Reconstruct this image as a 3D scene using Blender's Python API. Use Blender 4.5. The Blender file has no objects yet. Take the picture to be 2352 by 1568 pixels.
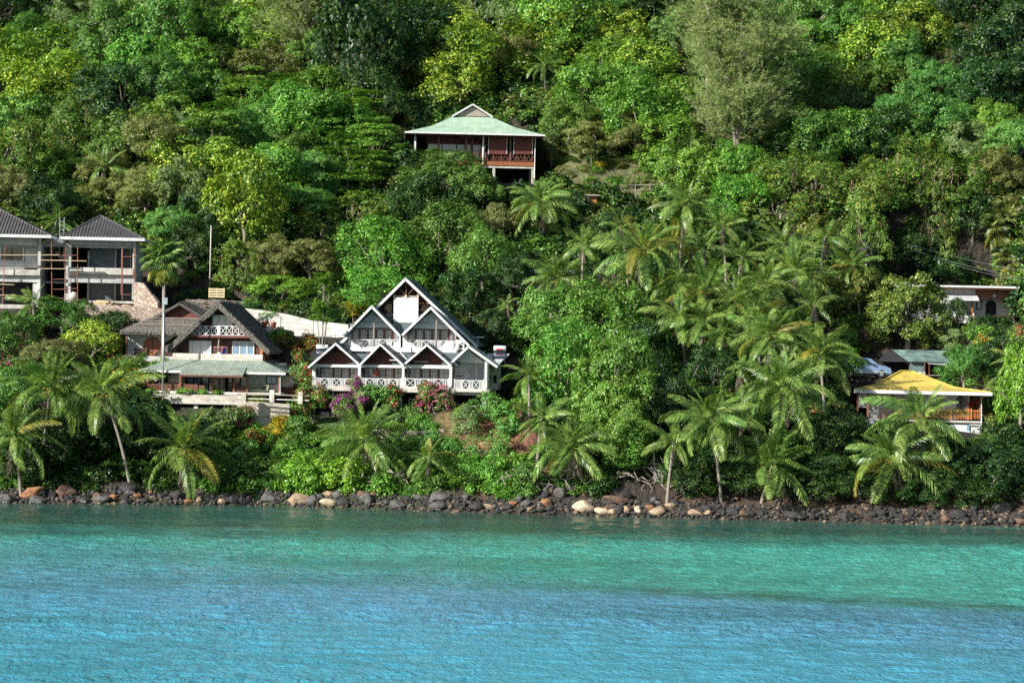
import bpy, bmesh, math, random
import numpy as np
from mathutils import Vector, Matrix
R = math.radians
SC = bpy.context.scene
# ------------------------------------------------------------------ camera
F_PX, ROLL, CZ = 5534.0, R(1.1), 14.0          # focal length in 2352-wide picture units
cd = bpy.data.cameras.new("camera"); cam = bpy.data.objects.new("camera", cd); SC.collection.objects.link(cam)
cd.sensor_width = 36.0; cd.lens = 36.0 * F_PX / 2352.0; cd.clip_end = 3000; cd.clip_start = 1.0
cam.matrix_world = Matrix.Translation((0, 0, CZ)) @ Matrix.Rotation(R(90), 4, 'X') @ Matrix.Rotation(ROLL, 4, 'Z')
SC.camera = cam
# ------------------------------------------------------------------ sky and sun
SUN_EL, SUN_AZ = 27.5, -126.0                 # degrees; azimuth from +Y towards +X
w = bpy.data.worlds.new("World"); SC.world = w; w.use_nodes = True
nt = w.node_tree; bg = nt.nodes['Background']; sky = nt.nodes.new('ShaderNodeTexSky')
sky.sky_type = 'NISHITA'; sky.sun_disc = False; sky.sun_elevation = R(SUN_EL); sky.sun_rotation = R(SUN_AZ % 360)
nt.links.new(sky.outputs[0], bg.inputs[0]); bg.inputs[1].default_value = 0.07
sl = bpy.data.lights.new("sun", 'SUN'); sl.energy = 5.0; sl.angle = R(0.5); sl.color = (1.0, 0.97, 0.90)
so = bpy.data.objects.new("sun", sl); SC.collection.objects.link(so)
e, a = R(SUN_EL), R(SUN_AZ)
sv = Vector((math.sin(a) * math.cos(e), math.cos(a) * math.cos(e), math.sin(e)))
so.rotation_euler = sv.to_track_quat('Z', 'Y').to_euler(); so.location = sv * 300
SC.view_settings.view_transform = 'Standard'; SC.view_settings.look = 'None'
SC.view_settings.exposure = 0.92; SC.view_settings.gamma = 1.0
c = SC.cycles
c.max_bounces = 6; c.diffuse_bounces = 4; c.glossy_bounces = 2; c.transmission_bounces = 3; c.transparent_max_bounces = 4
c.use_denoising = False; c.caustics_reflective = False; c.caustics_refractive = False
# ------------------------------------------------------------------ picture measurements -> world
CR, SR = math.cos(ROLL), math.sin(ROLL)
def ray(u, v):
    du, dv = u - 1176.0, v - 784.0
    x = du * CR + dv * SR; y = -du * SR + dv * CR
    return Vector((x / F_PX, 1.0, -y / F_PX))
def at(u, v, Y):
    r = ray(u, v); return Vector((r.x * Y, Y, CZ + r.z * Y))
def interp(x, xs, ys):
    return float(np.interp(x, xs, ys))
SHX = [-140, -42, -20, 0, 20, 42, 140]; SHY = [196, 197, 199.5, 195.6, 194, 192, 189]
PY = [-60, -6, 0, 3, 6, 10, 14, 20, 27, 34, 44, 54, 66, 80, 100, 130, 150, 190, 300]
PZ = [-5, -1.6, -0.1, 1.1, 2.9, 5.6, 7.8, 9.4, 12.0, 15.4, 20, 25.4, 32, 40, 52.5, 72, 80, 84, 60]
PADS = []   # (x0,x1,y0,y1,z,blend)
def hnoise(x, y):
    return (math.sin(x * .21 + y * .13) + math.sin(x * .083 - y * .19 + 2) + .5 * math.sin(x * .47 + 1.3) * math.sin(y * .39)) * .5
def zt(x, y):
    yy = y - interp(x, SHX, SHY)
    z = interp(yy, PY, PZ)
    z += hnoise(x, y) * min(1, max(0, (yy - 3) / 25)) * 1.3 + .25 * math.sin(x * .9) * min(1, max(0, yy / 4))
    z += .06 * (x) * min(1, max(0, (yy - 40) / 60)) * .3
    for (x0, x1, y0, y1, pz, b) in PADS:
        dx = max(x0 - x, x - x1, 0); dy = max(y0 - y, y - y1, 0)
        d = math.hypot(dx, dy)
        if d < b:
            t = d / b; t = t * t * (3 - 2 * t); z = pz * (1 - t) + z * t
    return z
def on_ray(u, v, hc, ymin=197.0):
    r = ray(u, v); Y = ymin
    while Y < 400:
        if zt(r.x * Y, Y) + hc >= CZ + r.z * Y: break
        Y += .5
    return Vector((r.x * Y, Y, zt(r.x * Y, Y))), Y
# ------------------------------------------------------------------ object helpers
def link(o): SC.collection.objects.link(o); return o
def tag(o, label=None, cat=None, group=None, kind=None):
    if label: o['label'] = label
    if cat: o['category'] = cat
    if group: o['group'] = group
    if kind: o['kind'] = kind
    return o
def thing(name, label, cat, loc=(0, 0, 0), rz=0, group=None, scale=None):
    o = link(bpy.data.objects.new(name, None)); o.location = loc; o.rotation_euler = (0, 0, rz)
    o.empty_display_size = .5
    if scale: o.scale = scale
    return tag(o, label, cat, group)
def inst(name, me, parent=None, loc=(0, 0, 0), rot=(0, 0, 0), scale=(1, 1, 1), mat=None):
    o = link(bpy.data.objects.new(name, me)); o.location = loc; o.rotation_euler = rot; o.scale = scale; o.parent = parent
    if mat:
        o.material_slots[0].link = 'OBJECT'; o.material_slots[0].material = mat
    return o
class MB:
    def __init__(s): s.v = []; s.f = []
    def add(s, vs, fs):
        n = len(s.v); s.v += [tuple(p) for p in vs]; s.f += [tuple(i + n for i in f) for f in fs]; return s
    def hexa(s, p):      # p: bottom 4 ccw, top 4 ccw
        return s.add(p, [(3, 2, 1, 0), (4, 5, 6, 7), (0, 1, 5, 4), (1, 2, 6, 5), (2, 3, 7, 6), (3, 0, 4, 7)])
    def box(s, x0, x1, y0, y1, z0, z1):
        x0, x1 = sorted((x0, x1)); y0, y1 = sorted((y0, y1)); z0, z1 = sorted((z0, z1))
        return s.hexa([(x0, y0, z0), (x1, y0, z0), (x1, y1, z0), (x0, y1, z0), (x0, y0, z1), (x1, y0, z1), (x1, y1, z1), (x0, y1, z1)])
    def slab(s, poly, off):   # polygon extruded by vector off
        n = len(poly); off = Vector(off); a = [Vector(p) for p in poly]; b = [p + off for p in a]
        return s.add(a + b, [tuple(range(n))[::-1], tuple(range(n, 2 * n))] + [(i, (i + 1) % n, n + (i + 1) % n, n + i) for i in range(n)])
    def bar(s, p, q, w=.06, h=.06, up=(0, 0, 1)):
        p, q = Vector(p), Vector(q); d = (q - p).normalized(); up = Vector(up)
        if abs(d.dot(up)) > .95: up = Vector((0, 1, 0))
        r = d.cross(up).normalized() * w / 2; t = r.cross(d).normalized() * h / 2
        return s.hexa([p - r - t, p + r - t, q + r - t, q - r - t, p - r + t, p + r + t, q + r + t, q - r + t])
    def tube(s, pts, rads, n=8, cap=True):
        pts = [Vector(p) for p in pts]; base = len(s.v); m = len(pts)
        for i, p in enumerate(pts):
            d = (pts[min(i + 1, m - 1)] - pts[max(i - 1, 0)]).normalized()
            a = d.cross(Vector((0, 0, 1)) if abs(d.z) < .9 else Vector((1, 0, 0))).normalized(); b = d.cross(a)
            for k in range(n):
                t = 2 * math.pi * k / n
                s.v.append(tuple(p + (a * math.cos(t) + b * math.sin(t)) * rads[i]))
        for i in range(m - 1):
            for k in range(n):
                s.f.append((base + i * n + k, base + i * n + (k + 1) % n, base + (i + 1) * n + (k + 1) % n, base + (i + 1) * n + k))
        if cap:
            s.f.append(tuple(base + k for k in range(n))[::-1]); s.f.append(tuple(base + (m - 1) * n + k for k in range(n)))
        return s
    def mesh(s, name, mat, smooth=False):
        me = bpy.data.meshes.new(name); me.from_pydata(s.v, [], s.f); me.materials.append(mat)
        if smooth: me.polygons.foreach_set('use_smooth', [True] * len(me.polygons))
        me.update()
        bm = bmesh.new(); bm.from_mesh(me); bmesh.ops.recalc_face_normals(bm, faces=bm.faces); bm.to_mesh(me); bm.free()
        return me
    def build(s, name, mat, parent=None, smooth=False, label=None):
        o = link(bpy.data.objects.new(name, s.mesh(name, mat, smooth))); o.parent = parent
        if label: o['label'] = label
        return o
# ------------------------------------------------------------------ materials
def nodemat(name):
    m = bpy.data.materials.new(name); m.use_nodes = True
    return m, m.node_tree, m.node_tree.nodes['Principled BSDF']
def ramp(nt, stops):
    n = nt.nodes.new('ShaderNodeValToRGB'); el = n.color_ramp.elements
    while len(el) < len(stops): el.new(.5)
    for e_, (p, c_) in zip(el, stops): e_.position = p; e_.color = (*c_, 1)
    return n
def mat(name, col, rough=.6, var=.25, scale=1.5, bump=0.0, bscale=8, stretch=(1, 1, 1), metal=0, spec=.4, dirt=None):
    m, nt, b = nodemat(name); N, L = nt.nodes, nt.links
    tc = N.new('ShaderNodeTexCoord'); mp = N.new('ShaderNodeMapping'); mp.inputs['Scale'].default_value = stretch
    L.new(tc.outputs['Object'], mp.inputs[0])
    nz = N.new('ShaderNodeTexNoise'); nz.inputs['Scale'].default_value = scale; nz.inputs['Detail'].default_value = 6; nz.inputs['Roughness'].default_value = .65
    L.new(mp.outputs[0], nz.inputs[0])
    lo = tuple(max(0, x * (1 - var)) for x in col); hi = tuple(min(1, x * (1 + var * .7)) for x in col)
    st = [(.3, lo), (.7, hi)]
    if dirt: st = [(.28, dirt), (.42, lo), (.7, hi)]
    r = ramp(nt, st); L.new(nz.outputs[0], r.inputs[0]); L.new(r.outputs[0], b.inputs['Base Color'])
    b.inputs['Roughness'].default_value = rough; b.inputs['Metallic'].default_value = metal; b.inputs['Specular IOR Level'].default_value = spec
    if bump:
        n2 = N.new('ShaderNodeTexNoise'); n2.inputs['Scale'].default_value = bscale; n2.inputs['Detail'].default_value = 5
        L.new(mp.outputs[0], n2.inputs[0]); bp = N.new('ShaderNodeBump'); bp.inputs['Strength'].default_value = bump; bp.inputs['Distance'].default_value = .1
        L.new(n2.outputs[0], bp.inputs['Height']); L.new(bp.outputs[0], b.inputs['Normal'])
    return m
def leafmat(name, stops, rough=.42, tr=.22, vary=.35, spec=.36):
    m, nt, b = nodemat(name); N, L = nt.nodes, nt.links
    stops = [(p_, (c_[0] * 1.55, c_[1] * 1.40, c_[2] * 1.10) if c_[0] < c_[1] * 1.1 else c_) for p_, c_ in stops]
    g = N.new('ShaderNodeNewGeometry'); r = ramp(nt, stops)
    tc = N.new('ShaderNodeTexCoord'); nz = N.new('ShaderNodeTexNoise'); nz.inputs['Scale'].default_value = .55; nz.inputs['Detail'].default_value = 2
    L.new(tc.outputs['Object'], nz.inputs[0])
    ma = N.new('ShaderNodeMath'); ma.operation = 'MULTIPLY_ADD'; L.new(nz.outputs[0], ma.inputs[0]); ma.inputs[1].default_value = 1.5; ma.inputs[2].default_value = -.75
    ad = N.new('ShaderNodeMath'); ad.operation = 'ADD'; L.new(g.outputs['Random Per Island'], ad.inputs[0]); L.new(ma.outputs[0], ad.inputs[1]); ad.use_clamp = True
    L.new(ad.outputs[0], r.inputs[0])
    oi = N.new('ShaderNodeObjectInfo'); mr = N.new('ShaderNodeMapRange'); mr.inputs[3].default_value = 1 - vary * .6; mr.inputs[4].default_value = 1 + vary * .6
    L.new(oi.outputs['Random'], mr.inputs[0])
    hs = N.new('ShaderNodeHueSaturation'); L.new(r.outputs[0], hs.inputs['Color']); L.new(mr.outputs[0], hs.inputs['Value'])
    m2 = N.new('ShaderNodeMath'); m2.operation = 'MULTIPLY'; L.new(oi.outputs['Random'], m2.inputs[0]); m2.inputs[1].default_value = 37.0
    m3 = N.new('ShaderNodeMath'); m3.operation = 'FRACT'; L.new(m2.outputs[0], m3.inputs[0])
    mh = N.new('ShaderNodeMapRange'); mh.inputs[3].default_value = .490; mh.inputs[4].default_value = .520; L.new(m3.outputs[0], mh.inputs[0]); L.new(mh.outputs[0], hs.inputs['Hue'])
    L.new(hs.outputs[0], b.inputs['Base Color']); b.inputs['Roughness'].default_value = rough; b.inputs['Specular IOR Level'].default_value = spec
    t = N.new('ShaderNodeBsdfTranslucent'); mg = N.new('ShaderNodeMixRGB'); mg.blend_type = 'MULTIPLY'; mg.inputs[0].default_value = 1; mg.inputs[2].default_value = (1.5, 1.5, .6, 1)
    L.new(hs.outputs[0], mg.inputs[1]); L.new(mg.outputs[0], t.inputs[0])
    mx = N.new('ShaderNodeMixShader'); mx.inputs[0].default_value = tr
    L.new(b.outputs[0], mx.inputs[1]); L.new(t.outputs[0], mx.inputs[2]); L.new(mx.outputs[0], N['Material Output'].inputs[0])
    return m
def tilemat(name, col, line, sx, sz, rough=.5, sheet=False, var=.15, axis='X', mortar=.06, dirt=.25):
    """brick/tile/corrugation pattern built from object coordinates"""
    m, nt, b = nodemat(name); N, L = nt.nodes, nt.links
    tc = N.new('ShaderNodeTexCoord'); br = N.new('ShaderNodeTexBrick'); mp = N.new('ShaderNodeMapping')
    if axis == 'XZ': mp.inputs['Rotation'].default_value = (R(90), 0, 0)
    L.new(tc.outputs['Object'], mp.inputs[0]); L.new(mp.outputs[0], br.inputs[0])
    br.inputs['Scale'].default_value = 1; br.inputs['Brick Width'].default_value = sx; br.inputs['Row Height'].default_value = sz
    br.inputs['Mortar Size'].default_value = mortar * sx; br.inputs['Mortar Smooth'].default_value = .6
    br.offset = 0 if sheet else .5
    br.inputs['Color1'].default_value = (*[x * (1 - var) for x in col], 1); br.inputs['Color2'].default_value = (*[min(1, x * (1 + var)) for x in col], 1); br.inputs['Mortar'].default_value = (*line, 1)
    nz = N.new('ShaderNodeTexNoise'); nz.inputs['Scale'].default_value = 1.1; nz.inputs['Detail'].default_value = 6; L.new(tc.outputs['Object'], nz.inputs[0])
    mr = N.new('ShaderNodeMapRange'); mr.inputs[1].default_value = .3; mr.inputs[2].default_value = .7; mr.inputs[3].default_value = 1 - dirt; mr.inputs[4].default_value = 1 + dirt * .5
    L.new(nz.outputs[0], mr.inputs[0])
    hs = N.new('ShaderNodeHueSaturation'); L.new(br.outputs[0], hs.inputs['Color']); L.new(mr.outputs[0], hs.inputs['Value']); L.new(hs.outputs[0], b.inputs['Base Color'])
    b.inputs['Roughness'].default_value = rough
    bp = N.new('ShaderNodeBump'); bp.inputs['Strength'].default_value = .6; bp.inputs['Distance'].default_value = .04; bp.invert = True
    L.new(br.outputs['Fac'], bp.inputs['Height']); L.new(bp.outputs[0], b.inputs['Normal'])
    return m
def glass(name, col, rough=.06):
    m, nt, b = nodemat(name); b.inputs['Base Color'].default_value = (*col, 1); b.inputs['Roughness'].default_value = rough
    b.inputs['Specular IOR Level'].default_value = .8; b.inputs['Coat Weight'].default_value = .3
    N, L = nt.nodes, nt.links
    tc = N.new('ShaderNodeTexCoord'); nz = N.new('ShaderNodeTexNoise'); nz.inputs['Scale'].default_value = 6; L.new(tc.outputs['Object'], nz.inputs[0])
    mp = N.new('ShaderNodeMapping'); mp.inputs['Scale'].default_value = (1, 1, .05); L.new(tc.outputs['Object'], mp.inputs[0]); L.new(mp.outputs[0], nz.inputs[0])
    r = ramp(nt, [(.35, tuple(x * .7 for x in col)), (.65, tuple(min(1, x * 1.25) for x in col))]); L.new(nz.outputs[0], r.inputs[0]); L.new(r.outputs[0], b.inputs['Base Color'])
    return m
M = {}
M['white'] = mat('white_paint', (.60, .60, .59), .5, .12, 1.6, .15, 30, dirt=(.42, .41, .36))
M['offwhite'] = mat('cream_wall', (.58, .53, .47), .75, .10, .8, .2, 20, dirt=(.52, .45, .38))
M['whitewall'] = mat('white_wall', (.62, .61, .60), .8, .08, .7, .2, 20, dirt=(.55, .52, .48))
M['concrete'] = mat('raw_concrete', (.46, .455, .44), .9, .22, .9, .3, 14, dirt=(.22, .21, .20))
M['concrete_lt'] = mat('pale_concrete', (.50, .47, .42), .9, .25, 1.1, .4, 10, dirt=(.2, .19, .17))
M['deck'] = mat('weathered_slab', (.50, .45, .38), .9, .3, 1.4, .4, 10, dirt=(.14, .14, .10), stretch=(1, 1, 2.5))
M['brownwood'] = mat('dark_brown_wood', (.075, .028, .018), .6, .35, 3, .3, 12, stretch=(.4, 1, 6))
M['redwood'] = mat('red_stained_boards', (.11, .022, .015), .5, .3, 2, .35, 10, stretch=(.2, 1, 9))
M['doorwood'] = mat('varnished_wood', (.26, .09, .035), .45, .3, 3, .2, 12, stretch=(6, 1, .4))
M['framewood'] = mat('brown_joinery', (.13, .055, .035), .5, .25, 4)
M['postwood'] = mat('red_brown_post', (.19, .075, .045), .55, .3, 4)
M['orangewood'] = mat('orange_timber', (.42, .15, .05), .5, .3, 4, .2, 12)
M['graytimber'] = mat('grey_timber', (.30, .25, .21), .8, .3, 4, .3, 12, stretch=(5, 5, .5))
M['plank'] = mat('pale_plank', (.55, .43, .26), .8, .25, 3)
M['rust'] = mat('rusty_red_steel', (.25, .10, .07), .7, .35, 6)
M['thatch'] = mat('grey_thatch', (.15, .135, .12), .95, .45, 5, 1.0, 22, stretch=(3, 3, 1), dirt=(.06, .055, .05))
M['thatch_straw'] = mat('loose_thatch_straw', (.19, .172, .15), .95, .5, 6)
M['slate'] = mat('dark_slate_roof', (.085, .115, .12), .6, .3, 2.5, .3, 9)
M['greytile'] = tilemat('ribbed_dark_roof_tiles', (.115, .105, .10), (.03, .03, .03), .30, .42, .5, sheet=True, var=.12, mortar=.16)
M['greentile'] = tilemat('green_roof_tiles', (.24, .285, .235), (.12, .15, .12), .26, .36, .45, var=.12, mortar=.1)
M['greensheet'] = tilemat('pale_green_sheet_roof', (.36, .48, .36), (.24, .36, .25), .20, 60, .45, sheet=True, var=.06, mortar=.12, dirt=.2)
M['yellow'] = mat('yellow_painted_roof', (.50, .38, .08), .55, .18, .9, .2, 4, dirt=(.30, .22, .07))
M['greysheet'] = tilemat('pale_grey_sheet_roof', (.50, .53, .53), (.28, .31, .31), .30, 60, .4, sheet=True, var=.06, mortar=.1)
M['bluesheet'] = tilemat('blue_green_old_sheet', (.20, .30, .27), (.10, .15, .14), .2, 60, .5, sheet=True, var=.1, mortar=.1, dirt=.6)
M['stone'] = None
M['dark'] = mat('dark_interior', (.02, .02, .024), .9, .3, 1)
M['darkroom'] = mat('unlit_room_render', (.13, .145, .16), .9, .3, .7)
M['glass'] = glass('dark_window_glass', (.02, .028, .035))
M['curtain'] = glass('curtained_glass', (.38, .44, .50))
M['skyglass'] = glass('pale_sliding_glass', (.14, .24, .33), .03)
M['steel'] = mat('galvanised_steel', (.45, .48, .5), .4, .15, 3, metal=.7)
M['tank'] = mat('white_tank', (.6, .63, .66), .35, .1, 2)
M['red'] = mat('red_cloth', (.45, .012, .015), .8, .15, 8)
M['blue'] = mat('blue_cloth', (.02, .03, .25), .8, .15, 8)
M['pinkboard'] = mat('pinkish_board', (.42, .30, .28), .8, .15, 3)
M['pink'] = mat('pink_cloth', (.55, .22, .2), .8, .15, 8)
M['skin'] = mat('skin', (.20, .10, .06), .5, .1, 8)
M['hair'] = mat('black_hair', (.01, .009, .008), .6, .2, 8)
M['pattern'] = tilemat('patterned_sofa_cover', (.17, .19, .12), (.33, .33, .25), .45, .35, .9, var=.5, mortar=.12, axis='XZ')
M['terracotta'] = mat('terracotta', (.42, .16, .10), .8, .2, 4)
M['bark'] = mat('pale_bark', (.26, .22, .18), .9, .4, 5, .6, 10, stretch=(3, 3, .6))
M['palmbark'] = mat('grey_palm_bark', (.25, .22, .18), .9, .35, 4, .6, 8, stretch=(.6, .6, 5))
M['whitebark'] = mat('bleached_branch', (.45, .42, .38), .9, .3, 5)
M['greenfence'] = mat('green_wire', (.03, .16, .10), .5, .2, 5)
M['tanpanel'] = tilemat('tan_parapet_blocks', (.56, .50, .42), (.36, .31, .26), .34, .5, .8, var=.25, mortar=.05, axis='XZ')
def stonemat(name, c1, c2, mortar, sc):
    m, nt, b = nodemat(name); N, L = nt.nodes, nt.links
    tc = N.new('ShaderNodeTexCoord')
    v = N.new('ShaderNodeTexVoronoi'); v.inputs['Scale'].default_value = sc; L.new(tc.outputs['Object'], v.inputs[0])
    v2 = N.new('ShaderNodeTexVoronoi'); v2.feature = 'DISTANCE_TO_EDGE'; v2.inputs['Scale'].default_value = sc; L.new(tc.outputs['Object'], v2.inputs[0])
    sp = N.new('ShaderNodeSeparateColor'); L.new(v.outputs['Color'], sp.inputs[0])
    r = ramp(nt, [(0, c1), (.5, tuple((a_ + b_) / 2 for a_, b_ in zip(c1, c2))), (1, c2)]); L.new(sp.outputs[0], r.inputs[0])
    mr = N.new('ShaderNodeMapRange'); mr.inputs[2].default_value = .06; L.new(v2.outputs[0], mr.inputs[0])
    mx = N.new('ShaderNodeMixRGB'); L.new(mr.outputs[0], mx.inputs[0]); mx.inputs[1].default_value = (*mortar, 1); L.new(r.outputs[0], mx.inputs[2])
    L.new(mx.outputs[0], b.inputs['Base Color']); b.inputs['Roughness'].default_value = .9
    bp = N.new('ShaderNodeBump'); bp.inputs['Distance'].default_value = .08; L.new(mr.outputs[0], bp.inputs['Height']); L.new(bp.outputs[0], b.inputs['Normal'])
    return m
M['stone'] = stonemat('pink_rubble_stone', (.34, .25, .20), (.47, .38, .30), (.30, .23, .18), 2.9)
M['drystone'] = stonemat('grey_dry_stone', (.26, .22, .18), (.42, .36, .29), (.05, .04, .035), 1.8)
# leaf materials
G = lambda *s: [(p, c_) for p, c_ in s]
LM = {
 'b': leafmat('bright_leaves', G((0, (.030, .085, .012)), (.5, (.065, .165, .022)), (.85, (.11, .235, .035)), (1, (.19, .33, .07)))),
 'm': leafmat('mid_green_leaves', G((0, (.026, .068, .014)), (.5, (.056, .135, .026)), (.9, (.10, .20, .04)), (1, (.15, .26, .07)))),
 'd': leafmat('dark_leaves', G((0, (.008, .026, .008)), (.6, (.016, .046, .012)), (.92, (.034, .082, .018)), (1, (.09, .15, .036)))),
 'y': leafmat('yellow_green_leaves', G((0, (.035, .085, .010)), (.45, (.085, .165, .016)), (.8, (.17, .26, .03)), (1, (.30, .38, .06)))),
 'f': leafmat('soft_green_leaves', G((0, (.035, .10, .025)), (.5, (.07, .175, .04)), (1, (.12, .24, .06)))),
 'o': leafmat('olive_leaves', G((0, (.045, .065, .018)), (.5, (.090, .125, .032)), (.85, (.15, .18, .055)), (1, (.20, .17, .08)))),
 'g': leafmat('grey_green_leaves', G((0, (.045, .085, .035)), (.5, (.09, .15, .06)), (1, (.15, .22, .10)))),
 'T': leafmat('great_tree_leaves', G((0, (.038, .10, .018)), (.5, (.075, .185, .030)), (.85, (.12, .25, .045)), (1, (.20, .30, .10)))),
 'v': leafmat('vine_leaves', G((0, (.06, .05, .022)), (.05, (.09, .08, .03)), (.12, (.04, .10, .018)), (.6, (.07, .155, .025)), (.9, (.12, .20, .035)), (1, (.20, .20, .05)))),
 'r': leafmat('bronze_leaves', G((0, (.05, .03, .018)), (.35, (.11, .075, .035)), (.6, (.05, .10, .025)), (1, (.11, .15, .045)))),
 'n': leafmat('brown_vine', G((0, (.04, .022, .014)), (.6, (.10, .055, .03)), (.85, (.20, .12, .03)), (1, (.05, .10, .02))), tr=.1),
 'c': leafmat('needle_sprays', G((0, (.065, .105, .045)), (.5, (.11, .165, .07)), (1, (.18, .24, .11))), rough=.6, tr=.35),
 'k': leafmat('mango_leaves', G((0, (.035, .07, .016)), (.5, (.075, .13, .028)), (.9, (.14, .20, .05)), (1, (.20, .25, .08)))),
 'a': leafmat('beach_shrub_leaves', G((0, (.05, .14, .012)), (.5, (.10, .24, .02)), (1, (.20, .38, .05)))),
 'q': leafmat('croton_yellow_leaves', G((0, (.05, .10, .01)), (.4, (.25, .22, .01)), (1, (.50, .36, .02)))),
 'x': leafmat('croton_dark_leaves', G((0, (.03, .05, .01)), (.5, (.10, .06, .015)), (.8, (.30, .12, .01)), (1, (.05, .12, .02)))),
 'z': leafmat('magenta_bracts', G((0, (.16, .008, .12)), (.5, (.32, .02, .26)), (1, (.45, .06, .38))), rough=.7, vary=.1),
 'R': leafmat('crimson_bracts', G((0, (.25, .01, .03)), (.5, (.48, .03, .07)), (1, (.6, .12, .14))), rough=.7, vary=.1),
 'P': leafmat('pink_bracts', G((0, (.22, .02, .08)), (.4, (.38, .06, .15)), (.8, (.52, .12, .17)), (1, (.07, .12, .03))), rough=.7, vary=.1),
 'Y': leafmat('orange_blossom', G((0, (.5, .2, .01)), (1, (.7, .35, .02))), rough=.7, vary=.1),
}
PALM = leafmat('palm_leaflets', G((0, (.040, .086, .024)), (.5, (.090, .165, .042)), (.85, (.15, .235, .062)), (1, (.23, .29, .095))), rough=.36, tr=.26)
PALMB = leafmat('silver_palm_leaflets', G((0, (.07, .13, .08)), (.5, (.12, .20, .12)), (1, (.20, .30, .18))), rough=.4, tr=.3)
PALMY = leafmat('yellowing_palm_leaflets', G((0, (.09, .12, .02)), (.5, (.17, .18, .03)), (1, (.30, .24, .06))), rough=.5, tr=.35)
DEADF = leafmat('dead_frond', G((0, (.10, .075, .055)), (.5, (.20, .16, .12)), (1, (.32, .26, .20))), rough=.8, tr=.1)
# ------------------------------------------------------------------ leaf meshes
def leafmesh(name, C, Nn, T, L, W, mat_, fold=.25):
    """one folded rhomb leaf per row: centre C, normal Nn, long direction T, half length L, half width W"""
    n = len(C)
    Nn = Nn / np.linalg.norm(Nn, axis=1, keepdims=True)
    T = T - Nn * np.sum(T * Nn, axis=1, keepdims=True); T = T / (np.linalg.norm(T, axis=1, keepdims=True) + 1e-9)
    B = np.cross(Nn, T); L = L[:, None]; W = W[:, None]
    V = np.stack([C - T * L, C + B * W + Nn * W * fold, C + T * L, C - B * W + Nn * W * fold], 1).reshape(-1, 3)
    i = np.arange(n)[:, None] * 4
    Fc = np.concatenate([i + np.array([[0, 1, 2]]), i + np.array([[0, 2, 3]])], 1).reshape(-1, 3)
    me = bpy.data.meshes.new(name); me.vertices.add(len(V)); me.vertices.foreach_set('co', V.astype(np.float32).ravel())
    me.loops.add(Fc.size); me.loops.foreach_set('vertex_index', Fc.astype(np.int32).ravel())
    me.polygons.add(len(Fc)); me.polygons.foreach_set('loop_start', np.arange(0, Fc.size, 3, dtype=np.int32))
    me.materials.append(mat_); me.update(calc_edges=True)
    return me
def unit(rs, n):
    d = rs.normal(size=(n, 3)); return d / np.linalg.norm(d, axis=1, keepdims=True)
def nrm(a): return a / (np.linalg.norm(a, axis=-1, keepdims=True) + 1e-9)
def crown(name, seed, R3, nl, lr, nc, nleaf, ls, kind='lob', hang=0.0, bottom=-.35, mat_=None, asp=.55):
    """clumped crown: lobes on an ellipsoid, twig clumps on the lobes, leaves in the clumps. Crown centre at the origin."""
    rs = np.random.RandomState(seed); R3 = np.array(R3, float)
    d = unit(rs, nl * 6); d = d[d[:, 2] > bottom][:nl]
    if kind == 'pag':
        k = 5; lob = []; rad = []
        for t in range(k):
            z = -.75 + 1.65 * t / (k - 1) + rs.normal() * .04; rr = math.sqrt(max(.08, 1 - max(z, -.35) ** 2 * .95))
            for j in range(int(5 + 10 * rr)):
                a_ = rs.rand() * 6.28; q = rr * math.sqrt(rs.rand() * .8 + .2) * .92
                lob.append((math.cos(a_) * q * R3[0], math.sin(a_) * q * R3[1], (z + rs.normal() * .035 - q * q * .06) * R3[2])); rad.append(lr * (.7 + .5 * rs.rand()))
        lob = np.array(lob); rad = np.array(rad)
    else:
        q = .50 + .42 * rs.rand(len(d), 1) ** .6
        lob = d * q * R3; lob += rs.normal(size=lob.shape) * .10 * R3
        rad = lr * (.55 + .9 * rs.rand(len(lob)))
    P, Nn, T = [], [], []
    out0 = nrm(lob / R3)
    for i in range(len(lob)):
        m = max(4, int(nc * (rad[i] / lr) ** 2))
        dd = nrm(unit(rs, m) + out0[i] * .55 + np.array([0, 0, .25]))
        sq = np.array([1, 1, .42 if kind == 'pag' else (.9 if kind != 'fea' else .5)])
        cc = lob[i] + dd * rad[i] * sq * (.75 + .35 * rs.rand(m, 1))
        if hang: cc[:, 2] -= hang * rs.rand(m) ** 2 * R3[2]
        k2 = np.repeat(np.arange(m), nleaf)
        spread = ls * 1.5
        p = cc[k2] + rs.normal(size=(len(k2), 3)) * spread * np.array([1, 1, .8 if kind != 'pag' else .3])
        base = dd[k2] if kind != 'pag' else dd[k2] * .8 + np.array([-.25, -.35, .7])
        n_ = nrm(base * .9 + np.array([-.1, -.1, .35]) + unit(rs, len(k2)) * .62)
        t_ = unit(rs, len(k2)) + dd[k2] * .5 - np.array([0, 0, .4])
        P.append(p); Nn.append(n_); T.append(t_)
    P, Nn, T = map(np.concatenate, (P, Nn, T))
    s = ls * (.6 + .7 * rs.rand(len(P)))
    me = leafmesh(name, P, Nn, T, s, s * asp, mat_)
    return me, lob
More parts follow.
